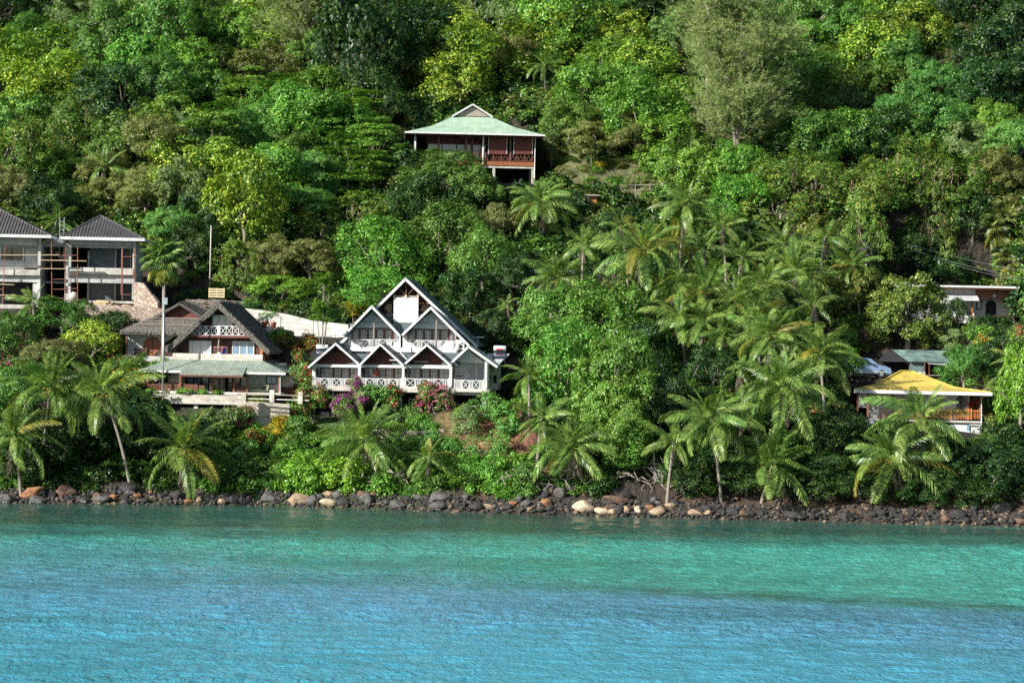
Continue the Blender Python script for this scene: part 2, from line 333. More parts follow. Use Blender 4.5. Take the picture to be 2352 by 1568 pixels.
def strands(name, seed, R3, n, mat_, ls=.12):
    """dry hanging vine strands down the sides of a crown"""
    rs = np.random.RandomState(seed); P, Nn, T, L, W = [], [], [], [], []
    for i in range(n):
        a_ = rs.rand() * 6.28; x, y = math.cos(a_) * R3[0] * (.8 + .25 * rs.rand()), math.sin(a_) * R3[1] * (.8 + .25 * rs.rand())
        z0 = R3[2] * (.6 * rs.rand() - .1); m = rs.randint(5, 14)
        for k in range(m):
            P.append((x + rs.normal() * .08, y + rs.normal() * .08, z0 - k * .32)); Nn.append((math.cos(a_) + rs.normal() * .4, math.sin(a_) + rs.normal() * .4, .2)); T.append((rs.normal() * .15, rs.normal() * .15, -1)); L.append(.26); W.append(.035 + .03 * rs.rand())
    return leafmesh(name, np.array(P), np.array(Nn), np.array(T), np.array(L), np.array(W), mat_)
def trunkmesh(name, seed, hc, lob, r, mat_, reach=.8, nlimb=9):
    rs = np.random.RandomState(seed); mb = MB()
    top = hc * .78
    pts = [(0, 0, -1.5), (rs.normal() * .1, rs.normal() * .1, top * .4), (rs.normal() * .25, rs.normal() * .25, top)]
    mb.tube(pts, [r * 1.25, r, r * .7], 7)
    for i in rs.permutation(len(lob))[:nlimb]:
        q = Vector(lob[i]) * reach + Vector((0, 0, hc)); s = Vector(pts[1]).lerp(Vector(pts[2]), .3 + .7 * rs.rand())
        mid = s.lerp(q, .5) + Vector((rs.normal() * .25, rs.normal() * .25, -.25))
        mb.tube([s, mid, q], [r * .5, r * .32, r * .12], 5)
    return mb.mesh(name, mat_, True)
# name: (R3, lobes, lobe radius, clumps, leaves, leaf size, kind, hang, centre height, trunk radius)
KD = {
 'lob': ((4, 4, 3.4), 34, 1.25, 22, 15, .15, 'lob', 0, 3.7, .22),
 'big': ((4, 4, 3.6), 46, 1.05, 20, 16, .135, 'lob', 0, 3.8, .22),
 'lar': ((4, 4, 3.8), 30, 1.25, 17, 12, .195, 'lob', .05, 3.9, .22),
 'fin': ((4, 4, 3.2), 44, 1.05, 30, 17, .105, 'fea', 0, 3.7, .2),
 'pag': ((4, 4, 4.2), 0, .95, 15, 12, .17, 'pag', 0, 5.0, .16),
 'vin': ((4, 4, 4.0), 30, 1.15, 20, 14, .14, 'lob', .35, 3.6, .2),
 'opn': ((4, 4, 3.4), 22, .85, 15, 12, .14, 'lob', 0, 5.0, .16),
 'man': ((4, 4, 3.9), 60, .80, 20, 18, .13, 'lob', 0, 3.9, .25),
}
PROTO = {}
def proto(kind, var):
    key = (kind, var)
    if key not in PROTO:
        k = KD[kind]; sd = hash_(kind) + var * 17
        bot = -.8 if kind in ('man', 'vin') else -.62
        me, lob = crown('crown', sd, k[0], k[1], k[2], k[3], k[4], k[5], k[6], k[7], bot, LM['m'])
        open_ = kind in ('opn',)
        tm = trunkmesh('trunk', sd + 1, k[8], lob, k[9], M['whitebark'] if open_ else M['bark'], 1.0 if open_ else .8, 16 if open_ else 9)
        st = strands('hanging_vines', sd + 2, k[0], 26, LM['n']) if kind == 'vin' else None
        PROTO[key] = (me, tm, k[8], st)
    return PROTO[key]
def hash_(s): return sum(ord(ch) * (i + 7) for i, ch in enumerate(s)) % 9973
TREES = []
rnd = random.Random(5)
def tree(u, v, w, h, kind, col, label=None, cat='tree', name=None, hc=None, group=None, Y=None, nv=3):
    """crown centred on picture point (u,v), w x h picture units, standing on the hillside"""
    var = rnd.randrange(nv); me, tm, ch, st = proto(kind, var)
    Yg = 240.0; sw = 1.0; hh = hc
    for _ in range(4):
        sw = w / (F_PX / Yg) / 8.0; sh = h / (F_PX / Yg) / (2.0 * KD[kind][0][2])
        hh = ch * sh if hc is None else hc
        if Y is None: g, Yg = on_ray(u, v, hh)
        else:
            Yg = Y; p = at(u, v, Y); g = Vector((p.x, Y, zt(p.x, Y)))
    cz = at(u, v, Yg).z
    k = max(.6, (cz - g.z) / ch) if hc is not None or Y is not None else sh
    t = thing(name or 'broadleaf_tree', label, cat, g, rnd.random() * 6.28, group)
    inst('crown', me, t, (0, 0, cz - g.z), (0, 0, 0), (sw, sw * .95, sh), LM[col])
    inst('trunk', tm, t, (0, 0, 0), (0, 0, 0), (max(.7, sw), max(.7, sw), (cz - g.z) / ch), None)
    if st: inst('hanging_vines', st, t, (0, 0, cz - g.z), (0, 0, 0), (sw, sw, sh))
    TREES.append((t, u, v, kind, col))
    return t
# ------------------------------------------------------------------ casuarina
def casuarina(name, seed, H, wid, nb, lean=0.0, forks=1):
    rs = np.random.RandomState(seed); mb = MB(); P, Nn, T, L, W = [], [], [], [], []
    for f in range(forks):
        sx = (f - (forks - 1) / 2) * wid * .16
        top = Vector((lean * H + sx * 3.2, rs.normal() * .5, H * (1 - .12 * f)))
        base = Vector((0, 0, -1.5)); mid = Vector((lean * H * .3 + sx * .7, 0, H * .42))
        mb.tube([base, Vector((0, 0, H * .16)), mid, mid.lerp(top, .5), top], [.34, .27, .19, .11, .03], 7)
        for i in range(nb):
            t = .22 + .76 * (i + rs.rand()) / nb
            s = (Vector((0, 0, H * .16)).lerp(mid, (t - .16) / .3) if t < .42 else mid.lerp(top, (t - .42) / .58))
            a_ = rs.rand() * 6.28; ln = wid * (.5 - .36 * max(0, t - .3)) * (.3 + 1.0 * rs.rand() ** .8)
            up = .1 + .75 * rs.rand()
            q = s + Vector((math.cos(a_) * ln, math.sin(a_) * ln, ln * up)); md = s.lerp(q, .5) + Vector((0, 0, -.12 * ln))
            mb.tube([s, md, q], [.06, .035, .012], 5)
            if rs.rand() < .16: continue
            for k in range(int(12 + 6 * ln)):
                w_ = .2 + .9 * rs.rand(); sp_ = .25 + ln * .13; c0 = s.lerp(md, w_ * 2) if w_ < .5 else md.lerp(q, min(1, w_ * 2 - 1)); c0 = c0 + Vector((rs.normal() * sp_, rs.normal() * sp_, rs.normal() * sp_ * .8 + .1))
                dr = (q - s).normalized() + Vector((rs.normal() * .35, rs.normal() * .35, .15 + rs.normal() * .3)); dr = dr.normalized()
                tu = rs.randint(10, 22)
                for j in range(tu):
                    cc = c0 + dr * j * .07 + Vector(rs.normal(size=3) * (.06 + .011 * j))
                    P.append(cc); T.append(dr + Vector(rs.normal(size=3) * .4)); Nn.append(rs.normal(size=3) + np.array([-.4, -.5, .5])); L.append(.24 + .1 * rs.rand()); W.append(.028 + .014 * rs.rand())
    tm = mb.mesh('trunk', M['bark'], True)
    me = leafmesh('crown', np.array([tuple(p) for p in P]), np.array([tuple(p) for p in Nn]), np.array([tuple(p) for p in T]), np.array(L), np.array(W), LM['c'])
    return tm, me
# ------------------------------------------------------------------ palms
def frondmesh(name, bend, mat_, seed, L=1.0, n=44, leaf=.26, droop=.5, twist=0.0, w=.0092, ragged=0.05):
    """one pinnate frond of length 1 growing along +X from the origin, bending down"""
    rs = np.random.RandomState(seed); V, Fc = [], []
    pts = []; p = Vector((0, 0, 0)); K = 24
    for i in range(K + 1):
        t = i / K; ang = -bend * t ** 1.4
        pts.append((p.copy(), Vector((math.cos(ang), 0, math.sin(ang))))); p = p + pts[-1][1] * (L / K)
    for i in range(K):     # rachis
        a_, b_ = pts[i][0], pts[i + 1][0]; r0 = .012 * (1 - i / K * .8); r1 = .012 * (1 - (i + 1) / K * .8); k = len(V)
        V += [a_ + Vector((0, -r0, 0)), a_ + Vector((0, r0, 0)), b_ + Vector((0, r1, 0)), b_ + Vector((0, -r1, 0)), a_ + Vector((0, 0, -r0 * 1.6)), b_ + Vector((0, 0, -r1 * 1.6))]
        Fc += [(k, k + 1, k + 2, k + 3), (k, k + 3, k + 5, k + 4), (k + 1, k + 4, k + 5, k + 2)]
    for i in range(n):
        t = .14 + .86 * (i + .5) / n; j = min(K - 1, int(t * K)); f = t * K - j
        c0 = pts[j][0].lerp(pts[j + 1][0], f); d = pts[j][1]; up = Vector((-d.z, 0, d.x))
        ll = leaf * (math.sin(math.pi * min(1, (t * .82 + .16))) ** .6) * (.85 + .3 * rs.rand())
        for s in (-1, 1):
            if rs.rand() < ragged: continue
            tw = twist + rs.normal() * .10; side = Vector((0, s, 0)) * math.cos(tw) + up * math.sin(tw) * s
            l1 = (side + d * .55 + up * .22).normalized(); l2 = (side * .75 + d * .6 + Vector((0, 0, -droop * (.7 + .6 * rs.rand())))).normalized()
            l3 = (side * .45 + d * .5 + Vector((0, 0, -droop * 2.0))).normalized()
            q1 = c0 + l1 * ll * .34; q2 = q1 + l2 * ll * .36; q3 = q2 + l3 * ll * .30
            k = len(V); ww = w * (.8 + .4 * rs.rand())
            V += [c0 - d * ww * .5, c0 + d * ww * .5, q1 - d * ww, q1 + d * ww, q2 - d * ww * .75, q2 + d * ww * .75, q3]
            Fc += [(k, k + 1, k + 3, k + 2), (k + 2, k + 3, k + 5, k + 4), (k + 4, k + 5, k + 6)]
    me = bpy.data.meshes.new(name); me.from_pydata([tuple(q) for q in V], [], Fc); me.materials.append(mat_); me.update(); return me
FR = {}
def fronds():
    for nm, mt in (('g', PALM), ('b', PALMB), ('y', PALMY)):
        FR[nm] = [frondmesh('frond', b_, mt, 10 + i, droop=dr) for i, (b_, dr) in enumerate([(.35, .25), (.6, .4), (.85, .55), (1.15, .7), (1.45, .8), (.75, .5), (1.0, .75)])]
    FR['d'] = [frondmesh('dead_frond', b_, DEADF, 30 + i, n=30, droop=1.6, ragged=.3, leaf=.2) for i, b_ in enumerate([.5, .9])]
    mb = MB(); rs = np.random.RandomState(3)
    me = bpy.data.meshes.new('coconut_cluster'); bm = bmesh.new()
    for i in range(9):
        q = Vector((rs.normal() * .16, rs.normal() * .16, -.15 - .35 * rs.rand()))
        bmesh.ops.create_icosphere(bm, subdivisions=1, radius=.12 + .03 * rs.rand(), matrix=Matrix.Translation(q) @ Matrix.Scale(1.25, 4, (0, 0, 1)))
    bm.to_mesh(me); bm.free(); me.materials.append(mat('green_gold_coconut', (.34, .27, .05), .5, .4, 5)); FR['nut'] = me
PALMS = []
def palm(u, v, w, hc=5.0, n=25, col='g', name='coconut_palm', label=None, nuts=1, dead=3, Y=None, lean=None, seed=None, yellow=.02, up=1.0, group='coconut palms on the shore and hillside'):
    rs = random.Random(seed if seed is not None else int(u * 7 + v))
    if Y is None: g, Yg = on_ray(u, v, hc)
    else: Yg = Y; p = at(u, v, Y); g = Vector((p.x, Y, zt(p.x, Y)))
    top = at(u, v, Yg); H = top.z - g.z
    ln = lean if lean is not None else rs.uniform(-.18, .18)
    base = Vector((top.x - ln * H, Yg + .25, 0)); base.z = zt(base.x, base.y)
    t = thing(name, label, 'palm tree' if 'palm' in name else 'palm', base, 0, group); H = top.z - base.z
    Lf = w / (F_PX / Yg) * .5 * 1.16
    tp = Vector((ln * H, -.25, H)); mid = Vector((ln * H * .32, -.05, H * .5)); mb = MB(); r = .13 if H > 3 else .16
    K = max(6, int(H * 3)); pts = []; rd = []
    for i in range(K + 1):
        f = i / K; q = Vector((0, 0, -.8)).lerp(mid, f).lerp(mid.lerp(tp, f), f); pts.append(q); rd.append(r * (1.35 - .55 * f ** .5) * (1 + .06 * (i % 2)))
    mb.tube(pts, rd, 8); mb.build('trunk', M['palmbark'], t, True)
    a0 = rs.random() * 6.28; n = n + rs.randint(-4, 4); up0 = up * rs.uniform(.86, 1.08); kb = rs.uniform(-.9, .9)
    for i in range(n):
        f = i / (n - 1)                       # 0 = youngest
        az = a0 + i * 2.399; pitch = R(84 - 118 * f ** .9) * up0 + rs.uniform(-.1, .1)
        k = 0 if f < .12 else min(6, max(0, int(1 + f * 4 + kb + rs.uniform(-.9, .9))))
        cc = col if rs.random() > yellow * (1 + 1.5 * f) else 'y'
        s = Lf * (.62 + .45 * min(1, f * 3)) * rs.uniform(.78, 1.15)
        inst('frond', FR[cc][k], t, tp, (rs.uniform(-.8, .8), -pitch, az + rs.uniform(-.3, .3)), (s, s, s))
    for i in range(dead):
        s = Lf * rs.uniform(.5, .8); inst('dead_frond', FR['d'][i % 2], t, tp - Vector((0, 0, .15)), (rs.uniform(-.6, .6), R(rs.uniform(55, 80)), rs.random() * 6.28), (s, s, s))
    if nuts:
        for i in range(nuts * 2):
            az = rs.random() * 6.28; inst('coconut_cluster', FR['nut'], t, tp + Vector((math.cos(az) * .3, math.sin(az) * .3, -.1)), (0, 0, az), (1, 1, 1))
    PALMS.append((t, u, v, w, H)); return t
# fan palms
def fanleaf(mat_, seed, n=26, split=.45):
    rs = np.random.RandomState(seed); V, Fc = [], []
    V += [Vector((0, -.015, 0)), Vector((0, .015, 0)), Vector((.55, .012, .05)), Vector((.55, -.012, .05))]; Fc.append((0, 1, 2, 3)); c0 = Vector((.55, 0, .05))
    for i in range(n):
        a0, a1 = [R(-135 + 270 * (i + q) / n) for q in (0, 1)]; am = (a0 + a1) / 2; r1 = .36; r2 = .62 * (1 - .22 * abs(am) / 2.4) * (.92 + .16 * rs.rand())
        def pt(a_, r_, z): return c0 + Vector((math.cos(a_) * r_, math.sin(a_) * r_, z - .22 * r_ * r_))
        k = len(V); V += [c0, pt(a0, r1, -.01), pt(am, r1 * 1.05, .03), pt(a1, r1, -.01), pt(am, r2, -.10 - .12 * rs.rand())]
        Fc += [(k, k + 1, k + 2), (k, k + 2, k + 3), (k + 1, k + 4, k + 2), (k + 2, k + 4, k + 3)]
    me = bpy.data.meshes.new('fan_leaf'); me.from_pydata([tuple(q) for q in V], [], Fc); me.materials.append(mat_); me.update(); return me
def fanpalm(u, v, w, Y, label, name='fan_palm', n=30, lean=0, thin=.13, skirt=8, matk='g'):
    rs = random.Random(int(u)); top = at(u, v, Y); b = Vector((top.x - lean, Y, 0)); b.z = zt(b.x, b.y); H = top.z - b.z
    t = thing(name, label, 'palm tree', b)
    MB().tube([(0, 0, -.8), (lean * .5, 0, H * .5), (lean, 0, H)], [thin * 1.2, thin, thin], 8).build('trunk', M['palmbark'], t, True)
    S = w / (F_PX / Y) * .5 * .95; mg = fanleaf(PALM if matk == 'g' else LM['o'], 4); my = fanleaf(PALMY, 5)
    for i in range(n + skirt):
        f = i / (n - 1); az = i * 2.399; pit = R(80 - 95 * min(1, f) - (30 * rs.random() + 25 if f > 1 else 0))
        me = my if f > 1 and rs.random() < .5 else mg; s = S * rs.uniform(.8, 1.05)
        inst('fan_leaf', me, t, (lean, 0, H), (rs.uniform(-.4, .4), -pit, az), (s, s, s))
    return t
# rosette shrubs (dracaena, pandanus, croton): blades radiating from stem tips
def rosette(name, seed, tips, mat_, L=.55, w=.035, n=36, stem=None):
    rs = np.random.RandomState(seed); P, Nn, T, LL, W = [], [], [], [], []
    for tp in tips:
        for i in range(n):
            a_ = rs.rand() * 6.28; el = R(75 - 95 * rs.rand()); d = np.array([math.cos(a_) * math.cos(el), math.sin(a_) * math.cos(el), math.sin(el)])
            l = L * (.7 + .5 * rs.rand()); P.append(np.array(tp) + d * l * .5); T.append(d); Nn.append(np.array([0, 0, 1.]) + rs.normal(size=3) * .3); LL.append(l * .5); W.append(w)
    return leafmesh(name, np.array(P), np.array(Nn), np.array(T), np.array(LL), np.array(W), mat_, .6)
# ------------------------------------------------------------------ building pads (filled before the terrain is meshed)
def padpx(u0, u1, vb, Y0, Y1, b=5.0, drop=0.0):
    p0, p1 = at(u0, vb, Y0), at(u1, vb, Y0)
    PADS.append((p0.x, p1.x, Y0, Y1, (p0.z + p1.z) / 2 - drop, b))
padpx(-60, 345, 712, 225.2, 245, 1.0)       # building site terrace
padpx(270, 420, 842, 219.5, 228, 1.5)
padpx(400, 640, 925, 214.2, 221, 1.2)   # thatched houses
padpx(400, 800, 772, 222, 230, 3)       # driveway behind them
padpx(735, 1150, 962, 213, 223, 2.5)    # under the white gabled house
padpx(970, 1250, 420, 259.5, 272, 3)      # green-roofed house
padpx(1985, 2230, 1030, 208, 218, 2.5)  # yellow-roofed house
padpx(1930, 2230, 868, 218.5, 229, 2.0)   # car and shed
padpx(2080, 2380, 752, 230.5, 250, 3)     # flat-roofed house
padpx(1190, 1300, 690, 232, 240, 2)     # white bungalow behind the palms
# ------------------------------------------------------------------ ground sheet
def build_ground():
    x0, x1, y0, y1, s = -130, 130, 185, 420, 1.0
    nx = int((x1 - x0) / s) + 1; ny = int((y1 - y0) / s) + 1; V = []
    for j in range(ny):
        for i in range(nx):
            x, y = x0 + i * s, y0 + j * s; V.append((x, y, zt(x, y) + .12 * math.sin(x * 2.3 + y) * math.sin(y * 1.9)))
    F_ = [(j * nx + i, j * nx + i + 1, (j + 1) * nx + i + 1, (j + 1) * nx + i) for j in range(ny - 1) for i in range(nx - 1)]
    me = bpy.data.meshes.new('ground'); me.from_pydata(V, [], F_); me.polygons.foreach_set('use_smooth', [True] * len(F_))
    at_ = me.color_attributes.new('soil', 'FLOAT_COLOR', 'POINT')
    # r: red earth, g: dry grass, b: green grass
    pr = [at(1150, 1010, 206), at(1130, 985, 209)]; col = np.zeros((len(V), 4), np.float32); col[:, 3] = 1
    A = np.array(V)
    pc = at(1120, 1000, 207); col[:, 0] = np.clip(1.5 - np.hypot((A[:, 0] - pc.x) / 5.5, (A[:, 1] - 208) / 6), 0, 1)
    sh = np.interp(A[:, 0], SHX, SHY); yy = A[:, 1] - sh
    col[:, 0] = np.maximum(col[:, 0], np.where(A[:, 0] > 12, np.clip(1.2 - np.abs(yy - 4) / 4, 0, 1) * .12, 0))  # only a trace of red: the bank's shade is put into the soil colour
    pg = at(1450, 400, 270); col[:, 1] = np.clip(1.6 - np.hypot((A[:, 0] - pg.x) / 11, (A[:, 1] - 266) / 11), 0, 1)
    pl = at(720, 1000, 205); col[:, 2] = np.clip(1.8 - np.hypot((A[:, 0] - pl.x) / 9, (A[:, 1] - 206) / 7), 0, 1)
    at_.data.foreach_set('color', col.ravel())
    m, nt, b = nodemat('hillside_soil'); N, L = nt.nodes, nt.links
    ca = N.new('ShaderNodeVertexColor'); ca.layer_name = 'soil'; sp = N.new('ShaderNodeSeparateColor'); L.new(ca.outputs[0], sp.inputs[0])
    tc = N.new('ShaderNodeTexCoord'); nz = N.new('ShaderNodeTexNoise'); nz.inputs['Scale'].default_value = .8; nz.inputs['Detail'].default_value = 8; L.new(tc.outputs['Object'], nz.inputs[0])
    def rr(a_, b_): r = ramp(nt, [(.35, a_), (.68, b_)]); L.new(nz.outputs[0], r.inputs[0]); return r
    base = rr((.016, .014, .010), (.05, .036, .024)); red = rr((.13, .045, .022), (.33, .15, .085)); dry = rr((.05, .065, .02), (.15, .14, .06)); gr = rr((.025, .06, .012), (.06, .12, .02))
    cur = base
    for k, o_ in enumerate((red, dry, gr)):
        mx = N.new('ShaderNodeMixRGB'); L.new(sp.outputs[k], mx.inputs[0]); L.new(cur.outputs[0], mx.inputs[1]); L.new(o_.outputs[0], mx.inputs[2]); cur = mx
    L.new(cur.outputs[0], b.inputs['Base Color']); b.inputs['Roughness'].default_value = .95
    bp = N.new('ShaderNodeBump'); bp.inputs['Distance'].default_value = .5; n2 = N.new('ShaderNodeTexNoise'); n2.inputs['Scale'].default_value = 2.2; n2.inputs['Detail'].default_value = 8
    L.new(tc.outputs['Object'], n2.inputs[0]); L.new(n2.outputs[0], bp.inputs['Height']); L.new(bp.outputs[0], b.inputs['Normal'])
    me.materials.append(m); o = link(bpy.data.objects.new('ground', me)); tag(o, kind='structure')
build_ground()
# ------------------------------------------------------------------ sea
def build_sea():
    # real wave relief near the frame, flat far away
    xs = np.concatenate([[-600, -200], np.arange(-62, 62.01, .36), [200, 600]])
    ys = np.concatenate([[-400, 0, 60], np.arange(84, 201.5, .34), [230]])
    X, Yv = np.meshgrid(xs, ys); rs = np.random.RandomState(8); Z = np.zeros_like(X)
    fade = np.clip((64 - np.abs(X)) / 10, 0, 1) * np.clip((Yv - 82) / 6, 0, 1) * np.clip((203 - Yv) / 20, .15, 1)
    for i in range(46):
        wl = .95 * 2.6 ** rs.rand(); th = R(88) + rs.normal() * .5; k = 2 * math.pi / wl; am = .0036 * wl
        ph = rs.rand() * 6.28; q = np.sin(k * (X * math.cos(th) + Yv * math.sin(th)) + ph + .8 * np.sin(X * .05 + Yv * .07 + i))
        Z += am * (q + .25 * np.cos(2 * (k * (X * math.cos(th) + Yv * math.sin(th)) + ph)))
    Z *= fade
    nx, ny = len(xs), len(ys); V = np.stack([X, Yv, Z], -1).reshape(-1, 3)
    i, j = np.meshgrid(np.arange(nx - 1), np.arange(ny - 1)); b0 = (j * nx + i).ravel(); Fc = np.stack([b0, b0 + 1, b0 + nx + 1, b0 + nx], 1)
    me = bpy.data.meshes.new('sea'); me.vertices.add(len(V)); me.vertices.foreach_set('co', V.astype(np.float32).ravel()); me.loops.add(Fc.size)
    me.loops.foreach_set('vertex_index', Fc.astype(np.int32).ravel()); me.polygons.add(len(Fc)); me.polygons.foreach_set('loop_start', np.arange(0, Fc.size, 4, dtype=np.int32)); me.update(calc_edges=True)
    me.polygons.foreach_set('use_smooth', [True] * len(Fc))
    m, nt, b = nodemat('sea_water'); N, L = nt.nodes, nt.links
    tc = N.new('ShaderNodeTexCoord')
    def noise(scale, st, det=4, off=(0, 0, 0), rough=.5):
        mp = N.new('ShaderNodeMapping'); mp.inputs['Scale'].default_value = st; mp.inputs['Location'].default_value = off; L.new(tc.outputs['Object'], mp.inputs[0])
        n = N.new('ShaderNodeTexNoise'); n.inputs['Scale'].default_value = scale; n.inputs['Detail'].default_value = det; n.inputs['Roughness'].default_value = rough; L.new(mp.outputs[0], n.inputs[0]); return n
    sx = N.new('ShaderNodeSeparateXYZ'); L.new(tc.outputs['Object'], sx.inputs[0])
    # water bands: muted blue with the sky's reflection put into the colour, pale sand shelf whose edge slants nearer on the right, fringe of seagrass and painted-in hill reflection along the rocks
    def math_(op, a_, b_, c_=None):
        q = N.new('ShaderNodeMath'); q.operation = op
        for k, x_ in enumerate((a_, b_, c_)):
            if x_ is None: continue
            if isinstance(x_, (int, float)): q.inputs[k].default_value = x_
            else: L.new(x_, q.inputs[k])
        return q.outputs[0]
    nb = noise(.05, (.4, 1, 1), 4, (0, 0, 0), .6); nc = noise(.11, (.3, 1, 1), 4, (5, 2, 0), .6)
    sk = math_('MULTIPLY_ADD', sx.outputs[0], .31, sx.outputs[1]); s1 = math_('MULTIPLY_ADD', math_('SUBTRACT', nb.outputs[0], .5), 26, sk)
    wd = N.new('ShaderNodeMapRange'); wd.inputs[1].default_value = -32; wd.inputs[2].default_value = 10; wd.inputs[3].default_value = 52; wd.inputs[4].default_value = 13; L.new(sx.outputs[0], wd.inputs[0])
    tt_ = math_('ADD', math_('DIVIDE', math_('SUBTRACT', s1, 139), wd.outputs[0]), .5); sm = N.new('ShaderNodeMapRange'); sm.interpolation_type = 'SMOOTHSTEP'; L.new(tt_, sm.inputs[0])
    mr = N.new('ShaderNodeMapRange'); mr.inputs[1].default_value = 90; mr.inputs[2].default_value = 190; L.new(s1, mr.inputs[0])
    rb_ = ramp(nt, [(0, (.055, .31, .41)), (.2, (.065, .29, .40)), (.45, (.085, .235, .36)), (1, (.07, .25, .34))]); L.new(mr.outputs[0], rb_.inputs[0])
    ra_ = ramp(nt, [(0, (.05, .24, .24)), (.5, (.055, .27, .225)), (.8, (.065, .34, .275)), (1, (.055, .27, .215))]); L.new(mr.outputs[0], ra_.inputs[0])
    r = N.new('ShaderNodeMixRGB'); L.new(sm.outputs[0], r.inputs[0]); L.new(rb_.outputs[0], r.inputs[1]); L.new(ra_.outputs[0], r.inputs[2])
    # shore fringe: seagrass, with the dark hill reflection put into its colour
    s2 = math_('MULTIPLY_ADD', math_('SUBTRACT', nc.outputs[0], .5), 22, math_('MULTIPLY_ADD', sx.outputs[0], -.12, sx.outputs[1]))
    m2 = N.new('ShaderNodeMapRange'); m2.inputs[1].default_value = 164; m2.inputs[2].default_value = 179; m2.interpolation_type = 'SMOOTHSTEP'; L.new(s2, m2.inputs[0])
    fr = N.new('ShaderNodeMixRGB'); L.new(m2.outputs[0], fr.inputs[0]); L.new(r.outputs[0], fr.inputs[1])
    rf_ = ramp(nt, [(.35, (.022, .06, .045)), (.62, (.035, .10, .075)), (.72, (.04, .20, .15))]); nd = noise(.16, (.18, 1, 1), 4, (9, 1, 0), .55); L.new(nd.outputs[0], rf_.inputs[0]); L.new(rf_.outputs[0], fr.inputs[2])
    # dark weed line along the slanting edge of the sand shelf, fading out to the left
    dl = math_('ABSOLUTE', math_('SUBTRACT', math_('MULTIPLY_ADD', math_('SUBTRACT', nc.outputs[0], .5), 5, sk), 139.5), 0); bnd = N.new('ShaderNodeMapRange'); bnd.inputs[1].default_value = .5; bnd.inputs[2].default_value = 4.0; bnd.inputs[3].default_value = 1; bnd.inputs[4].default_value = 0; L.new(dl, bnd.inputs[0])
    lf = N.new('ShaderNodeMapRange'); lf.inputs[1].default_value = -10; lf.inputs[2].default_value = 12; L.new(sx.outputs[0], lf.inputs[0])
    dk = math_('MULTIPLY', bnd.outputs[0], lf.outputs[0]); rbk = ramp(nt, [(.40, (0, 0, 0)), (.55, (1, 1, 1))]); nk = noise(.9, (.35, .8, 1), 4, (2, 7, 0), .6); L.new(nk.outputs[0], rbk.inputs[0]); dk = math_('MULTIPLY', dk, math_('MULTIPLY_ADD', rbk.outputs[0], .45, .3))
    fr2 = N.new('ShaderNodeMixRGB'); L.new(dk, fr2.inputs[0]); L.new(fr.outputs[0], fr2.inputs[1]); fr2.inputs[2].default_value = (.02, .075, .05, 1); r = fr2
    # dark seagrass beds
    ng = noise(.06, (.35, 1.5, 1), 5, (11, 4, 0), .6); rg = ramp(nt, [(.50, (0, 0, 0)), (.66, (1, 1, 1))]); L.new(ng.outputs[0], rg.inputs[0])
    mg = N.new('ShaderNodeMath'); mg.operation = 'MULTIPLY'; L.new(rg.outputs[0], mg.inputs[0]); mg.inputs[1].default_value = .5
    mx = N.new('ShaderNodeMixRGB'); L.new(mg.outputs[0], mx.inputs[0]); L.new(r.outputs[0], mx.inputs[1]); mx.inputs[2].default_value = (.012, .10, .095, 1)
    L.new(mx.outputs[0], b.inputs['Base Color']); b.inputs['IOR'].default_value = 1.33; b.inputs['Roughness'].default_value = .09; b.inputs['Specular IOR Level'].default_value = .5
    n1 = noise(1.1, (1.0, .7, 1), 3, (0, 0, 0), .62); n2 = noise(3.2, (1, .8, 1), 3, (3, 3, 0), .6)
    b1 = N.new('ShaderNodeBump'); b1.inputs['Strength'].default_value = 1; b1.inputs['Distance'].default_value = .34; L.new(n1.outputs[0], b1.inputs['Height']); ngu = noise(.07, (.3, 1, 1), 3, (21, 3, 0), .55); gu = N.new('ShaderNodeMapRange'); gu.inputs[1].default_value = .38; gu.inputs[2].default_value = .62; gu.inputs[3].default_value = .35; L.new(ngu.outputs[0], gu.inputs[0]); L.new(gu.outputs[0], b1.inputs['Strength'])
    b2 = N.new('ShaderNodeBump'); b2.inputs['Strength'].default_value = 1; b2.inputs['Distance'].default_value = .10; L.new(n2.outputs[0], b2.inputs['Height']); L.new(b1.outputs[0], b2.inputs['Normal']); L.new(b2.outputs[0], b.inputs['Normal'])
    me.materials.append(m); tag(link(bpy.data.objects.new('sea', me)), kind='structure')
build_sea()
